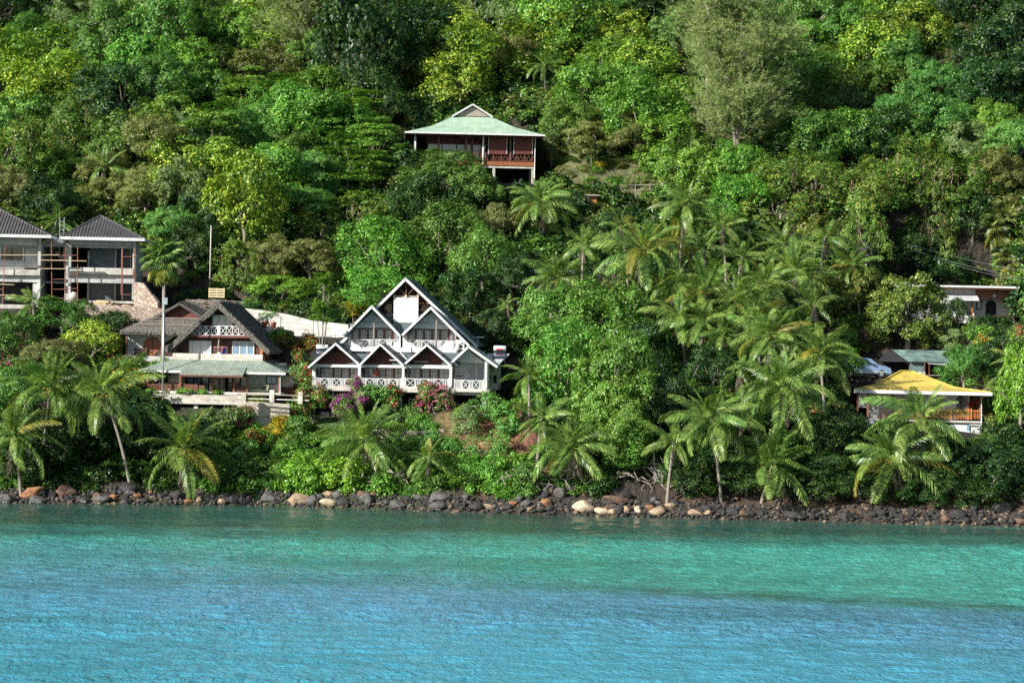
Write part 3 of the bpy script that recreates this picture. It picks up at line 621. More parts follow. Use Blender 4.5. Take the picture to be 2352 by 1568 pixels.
# ------------------------------------------------------------------ undergrowth: low bushes over the whole slope (uncountable)
def build_undergrowth():
    col = bpy.data.collections.new('undergrowth_sources')
    for i, (k, ls) in enumerate([('m', .13), ('b', .13), ('d', .15), ('v', .12), ('o', .11), ('f', .09)]):
        me, _ = crown('low_bush', 300 + i, (1, 1, .75), 10, .42, 10, 10, ls, 'lob', 0, -.1, LM[k])
        col.objects.link(bpy.data.objects.new('low_bush', me))
    rs = np.random.RandomState(12); P, S, Rt, I = [], [], [], []
    def blocked(x, y):
        for (x0, x1, y0, y1, z, b) in PADS:
            if x0 - 1 < x < x1 + 1 and y0 - 3.5 < y < y1 + 1: return True
        return False
    n = 0
    while n < 15000:
        y = 197 + 150 * rs.rand() ** 1.15; x = rs.uniform(-.265, .265) * y
        yy = y - interp(x, SHX, SHY)
        if yy < (5.0 + 1.5 * math.sin(x * .7) if x > 2 else 2.8) or blocked(x, y): continue
        pc = at(1120, 1000, 207)
        if math.hypot((x - pc.x) / 4.5, (y - 207) / 5) < 1 and rs.rand() < .93: continue
        pg = at(1450, 400, 270)
        if math.hypot((x - pg.x) / 9, (y - 266) / 8) < 1 and rs.rand() < .05: continue
        far = yy > 45; s = rs.uniform(.8, 1.9) if far else rs.uniform(.45, 1.0)
        P.append((x, y, zt(x, y))); S.append((s, s, s * rs.uniform(.6, 1.1))); Rt.append((rs.normal() * .2, rs.normal() * .2, rs.rand() * 6.28))
        garden = -26 < x < 2 and yy < 18
        if math.hypot((x - pg.x) / 9, (y - 266) / 8) < 1.1: I.append(int(rs.choice([4, 5, 4, 1]))); n += 1; S[-1] = (.7, .7, .45); continue
        I.append(rs.choice([1, 5, 0, 1]) if garden else (rs.choice([0, 2, 2]) if yy < 14 else rs.choice([2, 2, 2, 0, 4, 3]))); n += 1  # mostly dark bushes: shadow gaps between crowns put into the leaf colour
    me = bpy.data.meshes.new('undergrowth'); me.from_pydata(P, [], [])
    for nm, ty, dat in (('sc', 'FLOAT_VECTOR', S), ('rt', 'FLOAT_VECTOR', Rt)):
        a_ = me.attributes.new(nm, ty, 'POINT'); a_.data.foreach_set('vector', np.array(dat, np.float32).ravel())
    a_ = me.attributes.new('ix', 'INT', 'POINT'); a_.data.foreach_set('value', np.array(I, np.int32))
    o = link(bpy.data.objects.new('undergrowth', me)); tag(o, 'low green bushes and creepers filling the ground between the trees', kind='stuff')
    g = bpy.data.node_groups.new('scatter', 'GeometryNodeTree'); g.interface.new_socket('Geometry', in_out='INPUT', socket_type='NodeSocketGeometry'); g.interface.new_socket('Geometry', in_out='OUTPUT', socket_type='NodeSocketGeometry')
    N, L = g.nodes, g.links; gi = N.new('NodeGroupInput'); go = N.new('NodeGroupOutput'); mp = N.new('GeometryNodeMeshToPoints'); ip = N.new('GeometryNodeInstanceOnPoints'); ci = N.new('GeometryNodeCollectionInfo')
    ci.inputs['Collection'].default_value = col; ci.inputs['Separate Children'].default_value = True; ci.inputs['Reset Children'].default_value = True; ip.inputs['Pick Instance'].default_value = True
    def na(nm, ty):
        q = N.new('GeometryNodeInputNamedAttribute'); q.data_type = ty; q.inputs[0].default_value = nm; return q.outputs[0]
    L.new(gi.outputs[0], mp.inputs[0]); L.new(mp.outputs[0], ip.inputs['Points']); L.new(ci.outputs[0], ip.inputs['Instance'])
    L.new(na('ix', 'INT'), ip.inputs['Instance Index']); L.new(na('rt', 'FLOAT_VECTOR'), ip.inputs['Rotation']); L.new(na('sc', 'FLOAT_VECTOR'), ip.inputs['Scale']); L.new(ip.outputs[0], go.inputs[0])
    md = o.modifiers.new('scatter', 'NODES'); md.node_group = g
build_undergrowth()
# ------------------------------------------------------------------ shore boulders
def rockmesh(seed, facet=.5):
    rs = np.random.RandomState(seed); bm = bmesh.new(); bmesh.ops.create_icosphere(bm, subdivisions=3, radius=1)
    pl = [(Vector(unit(rs, 1)[0]), .62 + .3 * rs.rand()) for _ in range(11)]
    for v_ in bm.verts:
        co = v_.co
        for n_, d_ in pl:
            k = co.dot(n_) - d_
            if k > 0: co = co - n_ * k * (.92 if facet else .5)
        n3 = .05 * math.sin(co.x * 5 + seed) * math.sin(co.y * 6) + .03 * math.sin(co.z * 11 + seed)
        v_.co = co * (1 + n3)
    me = bpy.data.meshes.new('boulder'); bm.to_mesh(me); bm.free(); me.polygons.foreach_set('use_smooth', [facet < .4] * len(me.polygons)); return me
def rockmat(name, c):
    m = mat(name, c, .8, .4, 2.2, .7, 5, dirt=tuple(x * .35 for x in c)); nt = m.node_tree; N, L = nt.nodes, nt.links; b = N['Principled BSDF']
    src = b.inputs['Base Color'].links[0].from_socket; g = N.new('ShaderNodeNewGeometry'); sp = N.new('ShaderNodeSeparateXYZ'); L.new(g.outputs['Position'], sp.inputs[0])
    mr = N.new('ShaderNodeMapRange'); mr.inputs[1].default_value = .18; mr.inputs[2].default_value = .42; L.new(sp.outputs[2], mr.inputs[0])     # wet, algae-dark below the tide line
    mx = N.new('ShaderNodeMixRGB'); mx.blend_type = 'MULTIPLY'; mx.inputs[0].default_value = 1; L.new(src, mx.inputs[1]); mx.inputs[2].default_value = (.32, .34, .28, 1)
    m3 = N.new('ShaderNodeMixRGB'); L.new(mr.outputs[0], m3.inputs[0]); L.new(mx.outputs[0], m3.inputs[1]); L.new(src, m3.inputs[2]); L.new(m3.outputs[0], b.inputs['Base Color'])
    r2 = N.new('ShaderNodeMapRange'); r2.inputs[1].default_value = .18; r2.inputs[2].default_value = .42; r2.inputs[3].default_value = .25; r2.inputs[4].default_value = .8; L.new(sp.outputs[2], r2.inputs[0]); L.new(r2.outputs[0], b.inputs['Roughness']); return m
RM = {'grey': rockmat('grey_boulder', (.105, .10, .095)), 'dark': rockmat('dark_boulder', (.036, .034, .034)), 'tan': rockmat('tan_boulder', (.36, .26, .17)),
      'rust': rockmat('rust_boulder', (.30, .14, .065)), 'cream': rockmat('cream_boulder', (.56, .43, .30)), 'brown': rockmat('brown_boulder', (.15, .09, .06))}
RK = []
for i in range(10):
    me = rockmesh(40 + i, .5 if i < 7 else .2); me.materials.append(RM['grey']); RK.append(me)
def boulder(u, v, w, h, col, label, group=None, k=None, Y=None):
    rs = random.Random(int(u * 3 + v)); 
    if Y is None:
        r = ray(u, v); Y = 190.0
        while Y < 216 and zt(r.x * Y, Y) + .15 < CZ + r.z * Y: Y += .25
    p = at(u, v, Y); sx = w / (F_PX / Y) / 1.75; sz = h / (F_PX / Y) / 1.75
    o = link(bpy.data.objects.new('boulder', RK[rs.randrange(10) if k is None else k])); o.location = p; o.scale = (sx, (sx + sz) / 2, sz); o.rotation_euler = (rs.uniform(-.25, .25), rs.uniform(-.25, .25), rs.uniform(0, 6.28) if w < 26 else rs.uniform(-.5, .5))
    o.material_slots[0].link = 'OBJECT'; o.material_slots[0].material = RM[col]
    return tag(o, label, 'boulder', group)
BIG = [(75,1133,62,34,'rust','large orange-brown boulder at the far left of the shore below the leaning palm',3),
 (152,1132,50,38,'brown','broad dark brown boulder between the far left orange boulder and the palms',8),
 (262,1146,26,22,'rust','round orange boulder at the waterline below the twin coconut palms',8),
 (293,1122,44,28,'dark','wide dark boulder under the leaning palm trunk',2),
 (434,1153,20,18,'rust','small round orange boulder left of the hanging palm frond',9),
 (457,1151,18,18,'tan','tan boulder touching the tip of the hanging palm frond',7),
 (511,1154,22,20,'tan','yellowish upright boulder right of the hanging palm frond',4),
 (683,1152,52,36,'tan','large pale sharp-edged boulder left of the bright beach shrub',1),
 (757,1158,44,24,'cream','low cream boulder at the waterline under the bright beach shrub',5),
 (619,1145,40,28,'grey','grey boulder just left of the bright beach shrub',2),
 (776,1138,24,22,'grey','grey-brown boulder beneath the pale fallen fronds',8),
 (833,1136,30,22,'brown','dusty brown boulder beside the fallen palm fronds',6),
 (1010,1142,50,26,'grey','long flat grey boulder in the middle of the shore',2),
 (1120,1164,42,14,'tan','low flat yellowish boulder at the waterline in the middle of the shore',5),
 (1256,1156,30,20,'rust','ochre boulder left of the big cream boulder',7),
 (1286,1132,30,28,'grey','tall grey boulder behind the ochre one under the palm with dead fronds',4),
 (1343,1168,52,34,'cream','largest cream boulder at the waterline under the palm with dead fronds',8),
 (1384,1176,36,24,'cream','cracked cream boulder right beside the largest cream one',9),
 (1437,1172,24,20,'tan','tan boulder right of the two cream boulders',8),
 (1466,1172,22,20,'cream','yellow-cream round boulder, third right of the largest cream one',7),
 (1510,1176,38,26,'tan','broad tan boulder right of the yellow-cream round boulder',9),
 (1417,1148,60,18,'brown','long low rust-brown boulder above the two cream boulders',5),
 (1626,1178,20,14,'tan','small tan boulder left of the brown rounded boulder near the right palms',8),
 (1702,1180,26,20,'brown','brown rounded boulder under the right-hand hanging palm frond',9),
 (2218,1166,20,13,'cream','small cream boulder perched high in the shaded bank at the right',8),
 (2172,1192,22,20,'brown','brown boulder in the shaded bank left of the perched cream one',7),
 (2345,1198,30,20,'brown','brown boulder at the far right end of the shore',9),
 (2070,1196,30,10,'grey','flat pale grey boulder awash below the yellow-roofed house',5)]
for (u, v, w_, h_, c_, lb, k) in BIG: boulder(u, v, w_, h_, c_, lb, None, k)
def shore_v(u): return interp(u, [0, 600, 1100, 1500, 2352], [1152, 1160, 1170, 1184, 1206])
rs_ = random.Random(77); cnt = 0
SEG = [(0, 300, 'dark rounded boulder in the shaded rocks at the left end of the shore'), (300, 640, 'grey boulder in the rocks between the low palm and the beach shrub'), (640, 900, 'grey boulder in the sunlit rocks below the beach shrub'),
       (900, 1250, 'grey or brown boulder in the rocks in the middle of the shore'), (1250, 1600, 'boulder in the mixed dark rocks around the cream boulders'), (1600, 2352, 'dark boulder in the deeply shaded rocks on the right of the shore')]
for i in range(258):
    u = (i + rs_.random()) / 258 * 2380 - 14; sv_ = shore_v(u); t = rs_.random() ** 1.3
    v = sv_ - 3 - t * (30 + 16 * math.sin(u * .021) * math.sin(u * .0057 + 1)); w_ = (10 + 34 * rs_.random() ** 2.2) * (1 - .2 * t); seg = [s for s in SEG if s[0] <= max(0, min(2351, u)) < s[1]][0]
    cs = ['dark', 'grey', 'grey', 'dark', 'brown', 'grey'] if u < 1250 else (['dark', 'dark', 'grey', 'brown', 'dark'] if u < 1600 else ['dark'])  # right-end rocks all take the dark colour, standing in for bank shade
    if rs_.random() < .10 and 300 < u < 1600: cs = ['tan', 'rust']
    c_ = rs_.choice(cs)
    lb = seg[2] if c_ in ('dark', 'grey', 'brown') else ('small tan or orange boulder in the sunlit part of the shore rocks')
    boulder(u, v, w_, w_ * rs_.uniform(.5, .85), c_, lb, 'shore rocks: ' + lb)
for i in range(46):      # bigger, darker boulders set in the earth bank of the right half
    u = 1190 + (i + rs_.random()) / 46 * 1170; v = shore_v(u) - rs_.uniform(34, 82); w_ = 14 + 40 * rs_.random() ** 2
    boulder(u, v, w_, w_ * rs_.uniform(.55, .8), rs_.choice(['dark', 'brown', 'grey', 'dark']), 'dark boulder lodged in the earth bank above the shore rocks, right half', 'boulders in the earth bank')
def build_shingle():
    rs = np.random.RandomState(5); mb = MB(); base = [v_.co.copy() for v_ in RK[0].vertices]
    bm = bmesh.new(); bmesh.ops.create_icosphere(bm, subdivisions=1, radius=1); vs = [v_.co.copy() for v_ in bm.verts]; fs = [tuple(q.index for q in f.verts) for f in bm.faces]; bm.free()
    for i in range(3600):
        y_ = rs.rand() ** .8 * 4.2 - 1.2; x = rs.uniform(-48, 48); y = interp(x, SHX, SHY) + y_; s = rs.uniform(.08, .26); c0 = Vector((x, y, zt(x, y) + s * .3)); st = Vector((rs.uniform(.7, 1.3), rs.uniform(.7, 1.3), rs.uniform(.5, .9))) * s
        mb.add([c0 + Vector((q.x * st.x, q.y * st.y, q.z * st.z)) * (1 + .25 * math.sin(q.x * 7 + i + q.z * 5)) for q in vs], fs)
    m, nt, b = nodemat('shingle_stone'); g = nt.nodes.new('ShaderNodeNewGeometry'); r = ramp(nt, [(0, (.014, .014, .014)), (.6, (.04, .038, .034)), (.85, (.075, .052, .038)), (1, (.20, .15, .10))]); nt.links.new(g.outputs['Random Per Island'], r.inputs[0]); nt.links.new(r.outputs[0], b.inputs['Base Color']); b.inputs['Roughness'].default_value = .8
    tag(mb.build('shore_shingle', m), 'loose stones and shingle between the shore boulders', kind='stuff')
build_shingle()
# ------------------------------------------------------------------ frames that turn measurements on the photo into local metres on a facade
class Fr:
    def __init__(s, sx0, sy0, sw, ow, Y, yaw, k, ref, name, label, cat='house', group=None):
        s.q = sw / ow * .6125; s.u0 = sx0 * .6125; s.v0 = sy0 * .6125; s.k = k
        s.O = at(s.u0 + ref[0] * s.q, s.v0 + ref[1] * s.q, Y)
        s.ex = Vector((math.cos(yaw), math.sin(yaw), 0)); s.ey = Vector((-math.sin(yaw), math.cos(yaw), 0))
        s.t = thing(name, label, cat, s.O, yaw, group); s.yaw = yaw
    def p(s, x, y, d=0.0):
        r = ray(s.u0 + x * s.q, s.v0 + y * s.q); C_ = Vector((0, 0, CZ)); t = (d - (C_ - s.O).dot(s.ey)) / r.dot(s.ey)
        P = C_ + r * t; lx = (P - s.O).dot(s.ex); return Vector((lx, d, P.z - s.O.z + s.k * lx))
    def x(s, x, y, d=0): return s.p(x, y, d).x
    def z(s, x, y, d=0): return s.p(x, y, d).z
    def box(s, mb, x0, y0, x1, y1, d0, d1):
        xm, ym = (x0 + x1) / 2, (y0 + y1) / 2
        mb.box(s.x(x0, ym, d0), s.x(x1, ym, d0), d0, d1, s.z(xm, y0, d0), s.z(xm, y1, d0)); return mb
    def B(s, name, m, x0, y0, x1, y1, d0, d1, parent=None):
        return s.box(MB(), x0, y0, x1, y1, d0, d1).build(name, M[m] if isinstance(m, str) else m, parent or s.t)
    def W(s, lp): return s.O + s.ex * lp[0] + s.ey * lp[1] + Vector((0, 0, lp[2]))
def gable(fr, name, mroof, L, A, Rr, d0, d1, t=.14, barge=.2, mb_mat='white', lt=None, parent=None):
    """gable roof from three facade points (left foot, apex, right foot) running back from d0 to d1, with barge boards"""
    l, a_, r = [fr.p(*q, d0) for q in (L, A, Rr)]; D = Vector((0, d1 - d0, 0))
    mb = MB(); n1 = Vector((-(a_.z - l.z), 0, a_.x - l.x)).normalized(); n2 = Vector((-(r.z - a_.z), 0, r.x - a_.x)).normalized()
    mb.slab([l, a_, a_ + D, l + D], -n1 * t); mb.slab([a_ + Vector((0, 0, .003)), r, r + D, a_ + D + Vector((0, 0, .003))], -n2 * t)
    o = mb.build(name, mroof, parent or fr.t)
    if barge:
        b = MB(); e_ = Vector((0, -.05, 0))
        for p_, q_, n_ in ((l, a_, n1), (a_, r, n2)):
            b.slab([p_ + e_ + n_ * .03, q_ + e_ + n_ * .03, q_ + e_ - n_ * barge, p_ + e_ - n_ * barge], (0, .046, 0))
        b.build('barge_board', M[mb_mat], o)
    return o, l, a_, r
def tri(fr, name, m, L, A, Rr, d, t=.1, parent=None):
    l, a_, r = [fr.p(*q, d) for q in (L, A, Rr)]; return MB().slab([l, r, a_], (0, t, 0)).build(name, M[m] if isinstance(m, str) else m, parent or fr.t)
def railing(fr, name, m, x0, y0, x1, y1, d, pattern, parent=None, post=.04, thin=.05, diamond=False):
    xm, ym = (x0 + x1) / 2, (y0 + y1) / 2
    a_, b_, zt_, zb = fr.x(x0, ym, d), fr.x(x1, ym, d), fr.z(xm, y0, d), fr.z(xm, y1, d)
    mb = MB(); mb.box(a_, b_, d - .04, d + .04, zt_ - .07, zt_); mb.box(a_, b_, d - .03, d + .03, zb, zb + .06); h = zt_ - zb; z0, z1 = zb + .06, zt_ - .07
    tot = sum({'X': 1.0, 'I': .55, 'P': .14, 'V': .5}[q] for q in pattern); x = a_
    for q in pattern:
        wd = {'X': 1.0, 'I': .55, 'P': .14, 'V': .5}[q] / tot * (b_ - a_)
        if q == 'P': mb.box(x, x + wd, d - .06, d + .06, zb - .05, zt_ + .08)
        elif q == 'X':
            mb.box(x, x + post, d - .03, d + .03, z0, z1); mb.box(x + wd - post, x + wd, d - .03, d + .03, z0, z1)
            c0 = Vector((x + wd / 2, d, (z0 + z1) / 2)); hx, hz = wd / 2 - post, (z1 - z0) / 2
            for sx in (-1, 1): mb.bar(c0 + Vector((-hx * sx, 0, -hz)), c0 + Vector((hx * sx, 0, hz)), thin, thin * 1.3, (0, 1, 0))
            if diamond:
                for i in range(4):
                    p_, q_ = [Vector((math.cos(R(45 + 90 * (i + j))) * hx * .68, 0, math.sin(R(45 + 90 * (i + j))) * hz * .68)) for j in (0, 1)]
                    mb.bar(c0 + p_, c0 + q_, thin, thin * 1.3, (0, 1, 0))
        elif q == 'V':
            mb.bar((x, d, z1), (x + wd / 2, d, z0), thin, thin, (0, 1, 0)); mb.bar((x + wd / 2, d, z0), (x + wd, d, z1), thin, thin, (0, 1, 0))
        else:
            for k in range(3): mb.box(x + wd * (k + .5) / 3 - thin * .6, x + wd * (k + .5) / 3 + thin * .6, d - .02, d + .02, z0, z1)
        x += wd
    return mb.build(name, M[m], parent or fr.t)
def window(fr, x0, y0, x1, y1, d, nx, ny, mf='framewood', mg='glass', name='window', fw=.07, mun=.03, parent=None, split=None, arch=False):
    xm, ym = (x0 + x1) / 2, (y0 + y1) / 2
    a_, b_, z1, z0 = fr.x(x0, ym, d), fr.x(x1, ym, d), fr.z(xm, y0, d), fr.z(xm, y1, d)
    mb = MB(); y0_, y1_ = d - .07, d + .02
    mb.box(a_, a_ + fw, y0_, y1_, z0, z1); mb.box(b_ - fw, b_, y0_, y1_, z0, z1); mb.box(a_ + fw, b_ - fw, y0_, y1_, z1 - fw, z1); mb.box(a_ + fw, b_ - fw, y0_, y1_, z0, z0 + fw)
    sp = split or 1
    for i in range(1, sp):
        x = a_ + (b_ - a_) * i / sp; mb.box(x - fw * .7, x + fw * .7, y0_ + .005, y1_ - .003, z0 + fw, z1 - fw)
    for i in range(1, nx):
        x = a_ + (b_ - a_) * i / nx; mb.box(x - mun / 2, x + mun / 2, d - .045, d - .002, z0 + fw, z1 - fw)
    for j in range(1, ny):
        z = z0 + (z1 - z0) * j / ny; mb.box(a_ + fw, b_ - fw, d - .042, d - .004, z - mun / 2, z + mun / 2)
    o = mb.build(name, M[mf], parent or fr.t)
    MB().box(a_ + fw * .8, b_ - fw * .8, d - .03, d + .008, z0 + fw * .8, z1 - fw * .8).build('pane', M[mg], o)
    return o
def archdoor(fr, x0, y0, x1, y1, d, m='doorwood', parent=None, name='arched_door'):
    xm = (x0 + x1) / 2; a_, b_ = fr.x(x0, y1, d), fr.x(x1, y1, d); z0, z1 = fr.z(xm, y1, d), fr.z(xm, y0, d); r = (b_ - a_) / 2; c0 = (a_ + b_) / 2
    pts = [(a_, d, z0), (b_, d, z0)] + [(c0 + r * math.cos(t * math.pi / 10), d, max(z0, z1 - r) + min(r, z1 - z0) * math.sin(t * math.pi / 10)) for t in range(11)]
    o = MB().slab(pts, (0, -.06, 0)).build(name, M[m], parent or fr.t)
    MB().box(c0 - .03, c0 + .03, d - .09, d - .062, z0, z1).build('door_stile', M['brownwood'], o)
    return o
def thatchslab(fr, name, poly, off, rows, parent=None, seed=1, ln=.45, step=.3, dens=16):
    """thick thatch: slab plus rows of straw blades on the outer face and a ragged fringe at the eave.
    rows: list of (p, q, down) strips in local metres"""
    o = MB().slab(poly, off).build(name, M['thatch'], parent or fr.t)
    rs = np.random.RandomState(seed); P, Nn, T, L, W = [], [], [], [], []
    for (p_, q_, dn, n_) in rows:
        p_, q_, dn, n_ = map(Vector, (p_, q_, dn, n_)); le = (q_ - p_).length; k = int(dn.length / step); 
        for r_ in range(k + 1):
            for i in range(int(le * dens)):
                c_ = p_.lerp(q_, rs.rand()) + dn * (r_ / max(1, k)) + n_ * (.03 + .05 * rs.rand()); P.append(c_); T.append(dn.normalized() + Vector(rs.normal(size=3) * .13)); Nn.append(n_ + Vector(rs.normal(size=3) * .25)); L.append(ln * (.35 + .35 * rs.rand())); W.append(.03)
    me = leafmesh('loose_straw', *[np.array([tuple(q) for q in z_]) for z_ in (P, Nn, T)], np.array(L), np.array(W), M['thatch_straw'])
    inst('loose_straw', me, o); return o

# ================================================================== WHITE GABLED HOUSE
Mh = Fr(1140, 1020, 800, 2323, 212, R(-4), .008, (1080, 1270), 'gabled_house', 'large white house of stacked dark-roofed gables with carved white balconies, in the middle', 'house')
T_ = Mh.t; sl_ = M['slate']
# roofs
gable(Mh, 'main_roof', sl_, (385, 770), (1105, 62), (1895, 812), 4.6, 13, .16, .2)
for L_, A_, R_ in (((415, 692), (738, 360), (1045, 682)), ((1062, 680), (1380, 378), (1802, 802))):
    gable(Mh, 'gable_roof', sl_, L_, A_, R_, 2.3, 7.6, .14, .17)
for i, (L_, A_, R_) in enumerate((((38, 1028), (345, 765), (600, 992)), ((604, 1002), (830, 775), (1085, 1010)), ((1095, 992), (1340, 785), (1606, 1020)))):
    gable(Mh, 'gable_roof', sl_, L_, A_, R_, -.7, 4.4, .12, .14)
gable(Mh, 'pale_gable_roof', M['greysheet'], (1610, 972), (1790, 806), (2110, 1036), -.7, 5.4, .12, .17)
# lower storey: floor slab, ground walls
Mh.B('floor_slab', 'concrete_lt', 78, 1247, 1640, 1300, -.25, 8.5); Mh.B('floor_slab', 'concrete_lt', 1642, 1285, 2015, 1312, -.35, 8.5)
for (a_, b_, y0) in ((88, 122, 1000), (586, 616, 1000), (1066, 1092, 1010), (1583, 1610, 985)):
    Mh.B('post', 'white', a_, y0 - 5, b_, 1252, -.02, .22)
Mh.B('post', 'white', 1966, 985, 1990, 1290, -.12, .12)
for (a_, b_, y0, y1) in ((122, 588, 1000, 1030), (614, 1068, 1007, 1037), (1090, 1585, 1012, 1050)):
    Mh.B('lintel_beam', 'white', a_, y0, b_, y1, .02, .2)
tri(Mh, 'gable_boards', 'redwood', (100, 1002), (345, 800), (590, 1002), .7); tri(Mh, 'gable_boards', 'redwood', (630, 1008), (830, 812), (1075, 1010), .7); tri(Mh, 'gable_boards', 'redwood', (1115, 1016), (1340, 822), (1590, 1022), .7)
tri(Mh, 'gable_boards', 'whitewall', (1640, 985), (1790, 850), (1965, 995), .9)
for (a_, b_) in ((120, 590), (640, 1070), (1110, 1588)):
    mb = MB(); Mh.box(mb, a_ + 40, 875 if a_ < 1000 else 900, b_ - 60, 884 if a_ < 1000 else 912, .55, .68); mb.build('tie_beam', M['framewood'], T_)
mb = MB(); Mh.box(mb, 930, 953, 1050, 962, .2, .3); mb.build('tube_lamp', M['white'], T_); mb = MB(); Mh.box(mb, 1200, 973, 1350, 981, .2, .3); mb.build('tube_lamp', M['white'], T_)
# recessed walls of the loggias
Mh.B('loggia_wall', 'whitewall', 95, 1000, 1600, 1250, 2.3, 2.5)
Mh.B('side_wall', 'whitewall', 1995, 1000, 2010, 1290, .3, 8.2)
for (a_, b_) in ((100, 116), (594, 608), (1073, 1087), (1590, 1604)): Mh.B('party_wall', 'whitewall', a_, 1010, b_, 1250, .4, 2.28)
wy0, wy1 = 1033, 1210
window(Mh, 180, wy0, 320, wy1, 2.28, 3, 3, mg='curtain'); window(Mh, 322, wy0, 498, wy1, 2.26, 6, 4, mg='curtain', split=2, name='french_door', fw=.09); window(Mh, 500, wy0, 590, wy1, 2.28, 2, 3, mg='curtain')
window(Mh, 655, 1036, 760, wy1, 2.28, 2, 3, mg='curtain'); window(Mh, 800, 1036, 980, 1250, 2.26, 6, 5, 'doorwood', 'curtain', split=2, name='french_door', fw=.10); window(Mh, 982, 1040, 1072, wy1, 2.28, 2, 3, mg='curtain')
window(Mh, 1140, 1045, 1270, wy1, 2.28, 2, 3, mg='curtain'); window(Mh, 1280, 1050, 1462, 1250, 2.26, 6, 5, mg='curtain', split=2, name='french_door', fw=.10); window(Mh, 1470, 1052, 1590, wy1, 2.28, 2, 3, mg='curtain')
Mh.B('loggia_wall', 'whitewall', 1640, 960, 1990, 1290, 2.6, 2.8); window(Mh, 1790, 1020, 1960, 1290, 2.57, 2, 1, 'white', 'skyglass', split=2, name='glass_door')
mb = MB(); Mh.box(mb, 1660, 1135, 1740, 1143, .9, 1.5); Mh.box(mb, 1684, 1125, 1692, 1170, .9, 1.0); mb.build('wall_bracket', M['dark'], T_)
for (a_, b_, y0, y1, pt) in ((122, 588, 1150, 1245, 'PIXIXIXIP'), (618, 1066, 1155, 1250, 'PIXIXIXIP'), (1094, 1583, 1162, 1260, 'PXIXIXIP')):
    railing(Mh, 'balcony_railing', 'white', a_, y0, b_, y1, .06, pt, post=.045)
railing(Mh, 'balcony_railing', 'white', 1633, 1180, 1960, 1283, -.05, 'PIIXIXIP')
# side railing, return to the right
a_ = Mh.p(1978, 1180, -.05); b_ = Mh.p(1978, 1283, -.05); mb = MB(); mb.box(a_.x, a_.x + .06, .1, 2.4, a_.z - .07, a_.z); [mb.box(a_.x, a_.x + .05, .2 + i * .22, .25 + i * .22, b_.z, a_.z - .07) for i in range(10)]; mb.build('side_railing', M['white'], T_)
# side windows on the right wall
sx_ = Mh.x(2012, 1100, .3); za, zb_ = Mh.z(2012, 1040, .3), Mh.z(2012, 1190, .3)
for i in range(3): MB().box(sx_ + .01, sx_ + .05, 1.0 + i * 2.1, 2.4 + i * 2.1, zb_, za).build('side_window', M['curtain'], T_)
# lanterns
for (x_, y_) in ((150, 1050), (642, 1050), (1112, 1055)):
    p_ = Mh.p(x_, y_, .6); MB().box(p_.x - .09, p_.x + .09, .5, .7, p_.z - .5, p_.z).build('wall_lantern', M['dark'], T_)
# upper storey
Mh.B('upper_floor', 'whitewall', 470, 822, 1660, 870, 2.9, 8.5)
Mh.B('upper_wall', 'whitewall', 500, 560, 1045, 825, 4.3, 4.45); Mh.B('upper_wall', 'whitewall', 1075, 590, 1665, 845, 4.3, 4.45)
tri(Mh, 'upper_gable', 'whitewall', (560, 602), (745, 430), (955, 602), 3.9, .1); tri(Mh, 'upper_gable', 'whitewall', (1180, 612), (1390, 435), (1600, 625), 3.9, .1)
for (a_, b_, y_) in ((600, 905, 540), (1230, 1545, 560)): Mh.B('weatherboard_strip', 'graytimber', a_, y_, b_, y_ + 4, 3.86, 3.9)
for (a_, n_, y0) in ((520, 6, 612), (1130, 6, 622)):
    for i in range(n_):
        window(Mh, a_ + i * 90, y0 + i * 2, a_ + 84 + i * 90, y0 + 130, 4.26, 3, 4, 'framewood', 'curtain', fw=.09, mun=.035)
for (x_, y0, y1) in ((760, 425, 830), (1438, 470, 845)): Mh.B('centre_post', 'graytimber', x_ - 5, y0, x_ + 5, y1, 2.95, 3.05)
railing(Mh, 'balcony_railing', 'white', 497, 727, 750, 815, 3.0, 'PXIXI'); railing(Mh, 'balcony_railing', 'white', 768, 730, 1050, 822, 3.0, 'IXIXP')
railing(Mh, 'balcony_railing', 'white', 1075, 740, 1430, 832, 3.0, 'PIXIXI'); railing(Mh, 'balcony_railing', 'white', 1448, 748, 1665, 842, 3.0, 'IXIXP')
Mh.B('upper_post', 'white', 484, 680, 500, 830, 2.9, 3.1); Mh.B('upper_post', 'white', 1662, 740, 1680, 850, 2.9, 3.1)
Mh.B('side_parapet', 'whitewall', 1682, 740, 1745, 850, 3.4, 3.6)
# drainpipe between the upper gables
mb = MB(); q = [Mh.p(1047, 685, 2.2), Mh.p(1052, 880, 2.0), Mh.p(1125, 955, .2)]; mb.tube(q, [.06] * 3, 6); mb.build('drainpipe', M['white'], T_)
# valley slab between the upper gables, behind lower ones
l, r = Mh.p(985, 560, 4.4), Mh.p(1165, 560, 4.4); l2, r2 = Mh.p(985, 660, 3.4), Mh.p(1165, 660, 3.4)
MB().slab([l2, r2, r, l], (0, 0, -.1)).build('valley_roof', sl_, T_)
for (a_, b_) in ((470, 700), (960, 1180), (1500, 1700)):
    l, r = Mh.p(a_, 862, 2.88), Mh.p(b_, 872, 2.88); l2, r2 = Mh.p(a_, 990, .2), Mh.p(b_, 1000, .2)
    z_ = (l.z + r.z) / 2; z2 = (l2.z + r2.z) / 2 - .1; MB().slab([(l2.x, .2, z2), (r2.x, .2, z2), (r.x, 2.88, z_ - .1), (l.x, 2.88, z_ - .1)], (0, 0, -.08)).build('valley_roof', sl_, T_)
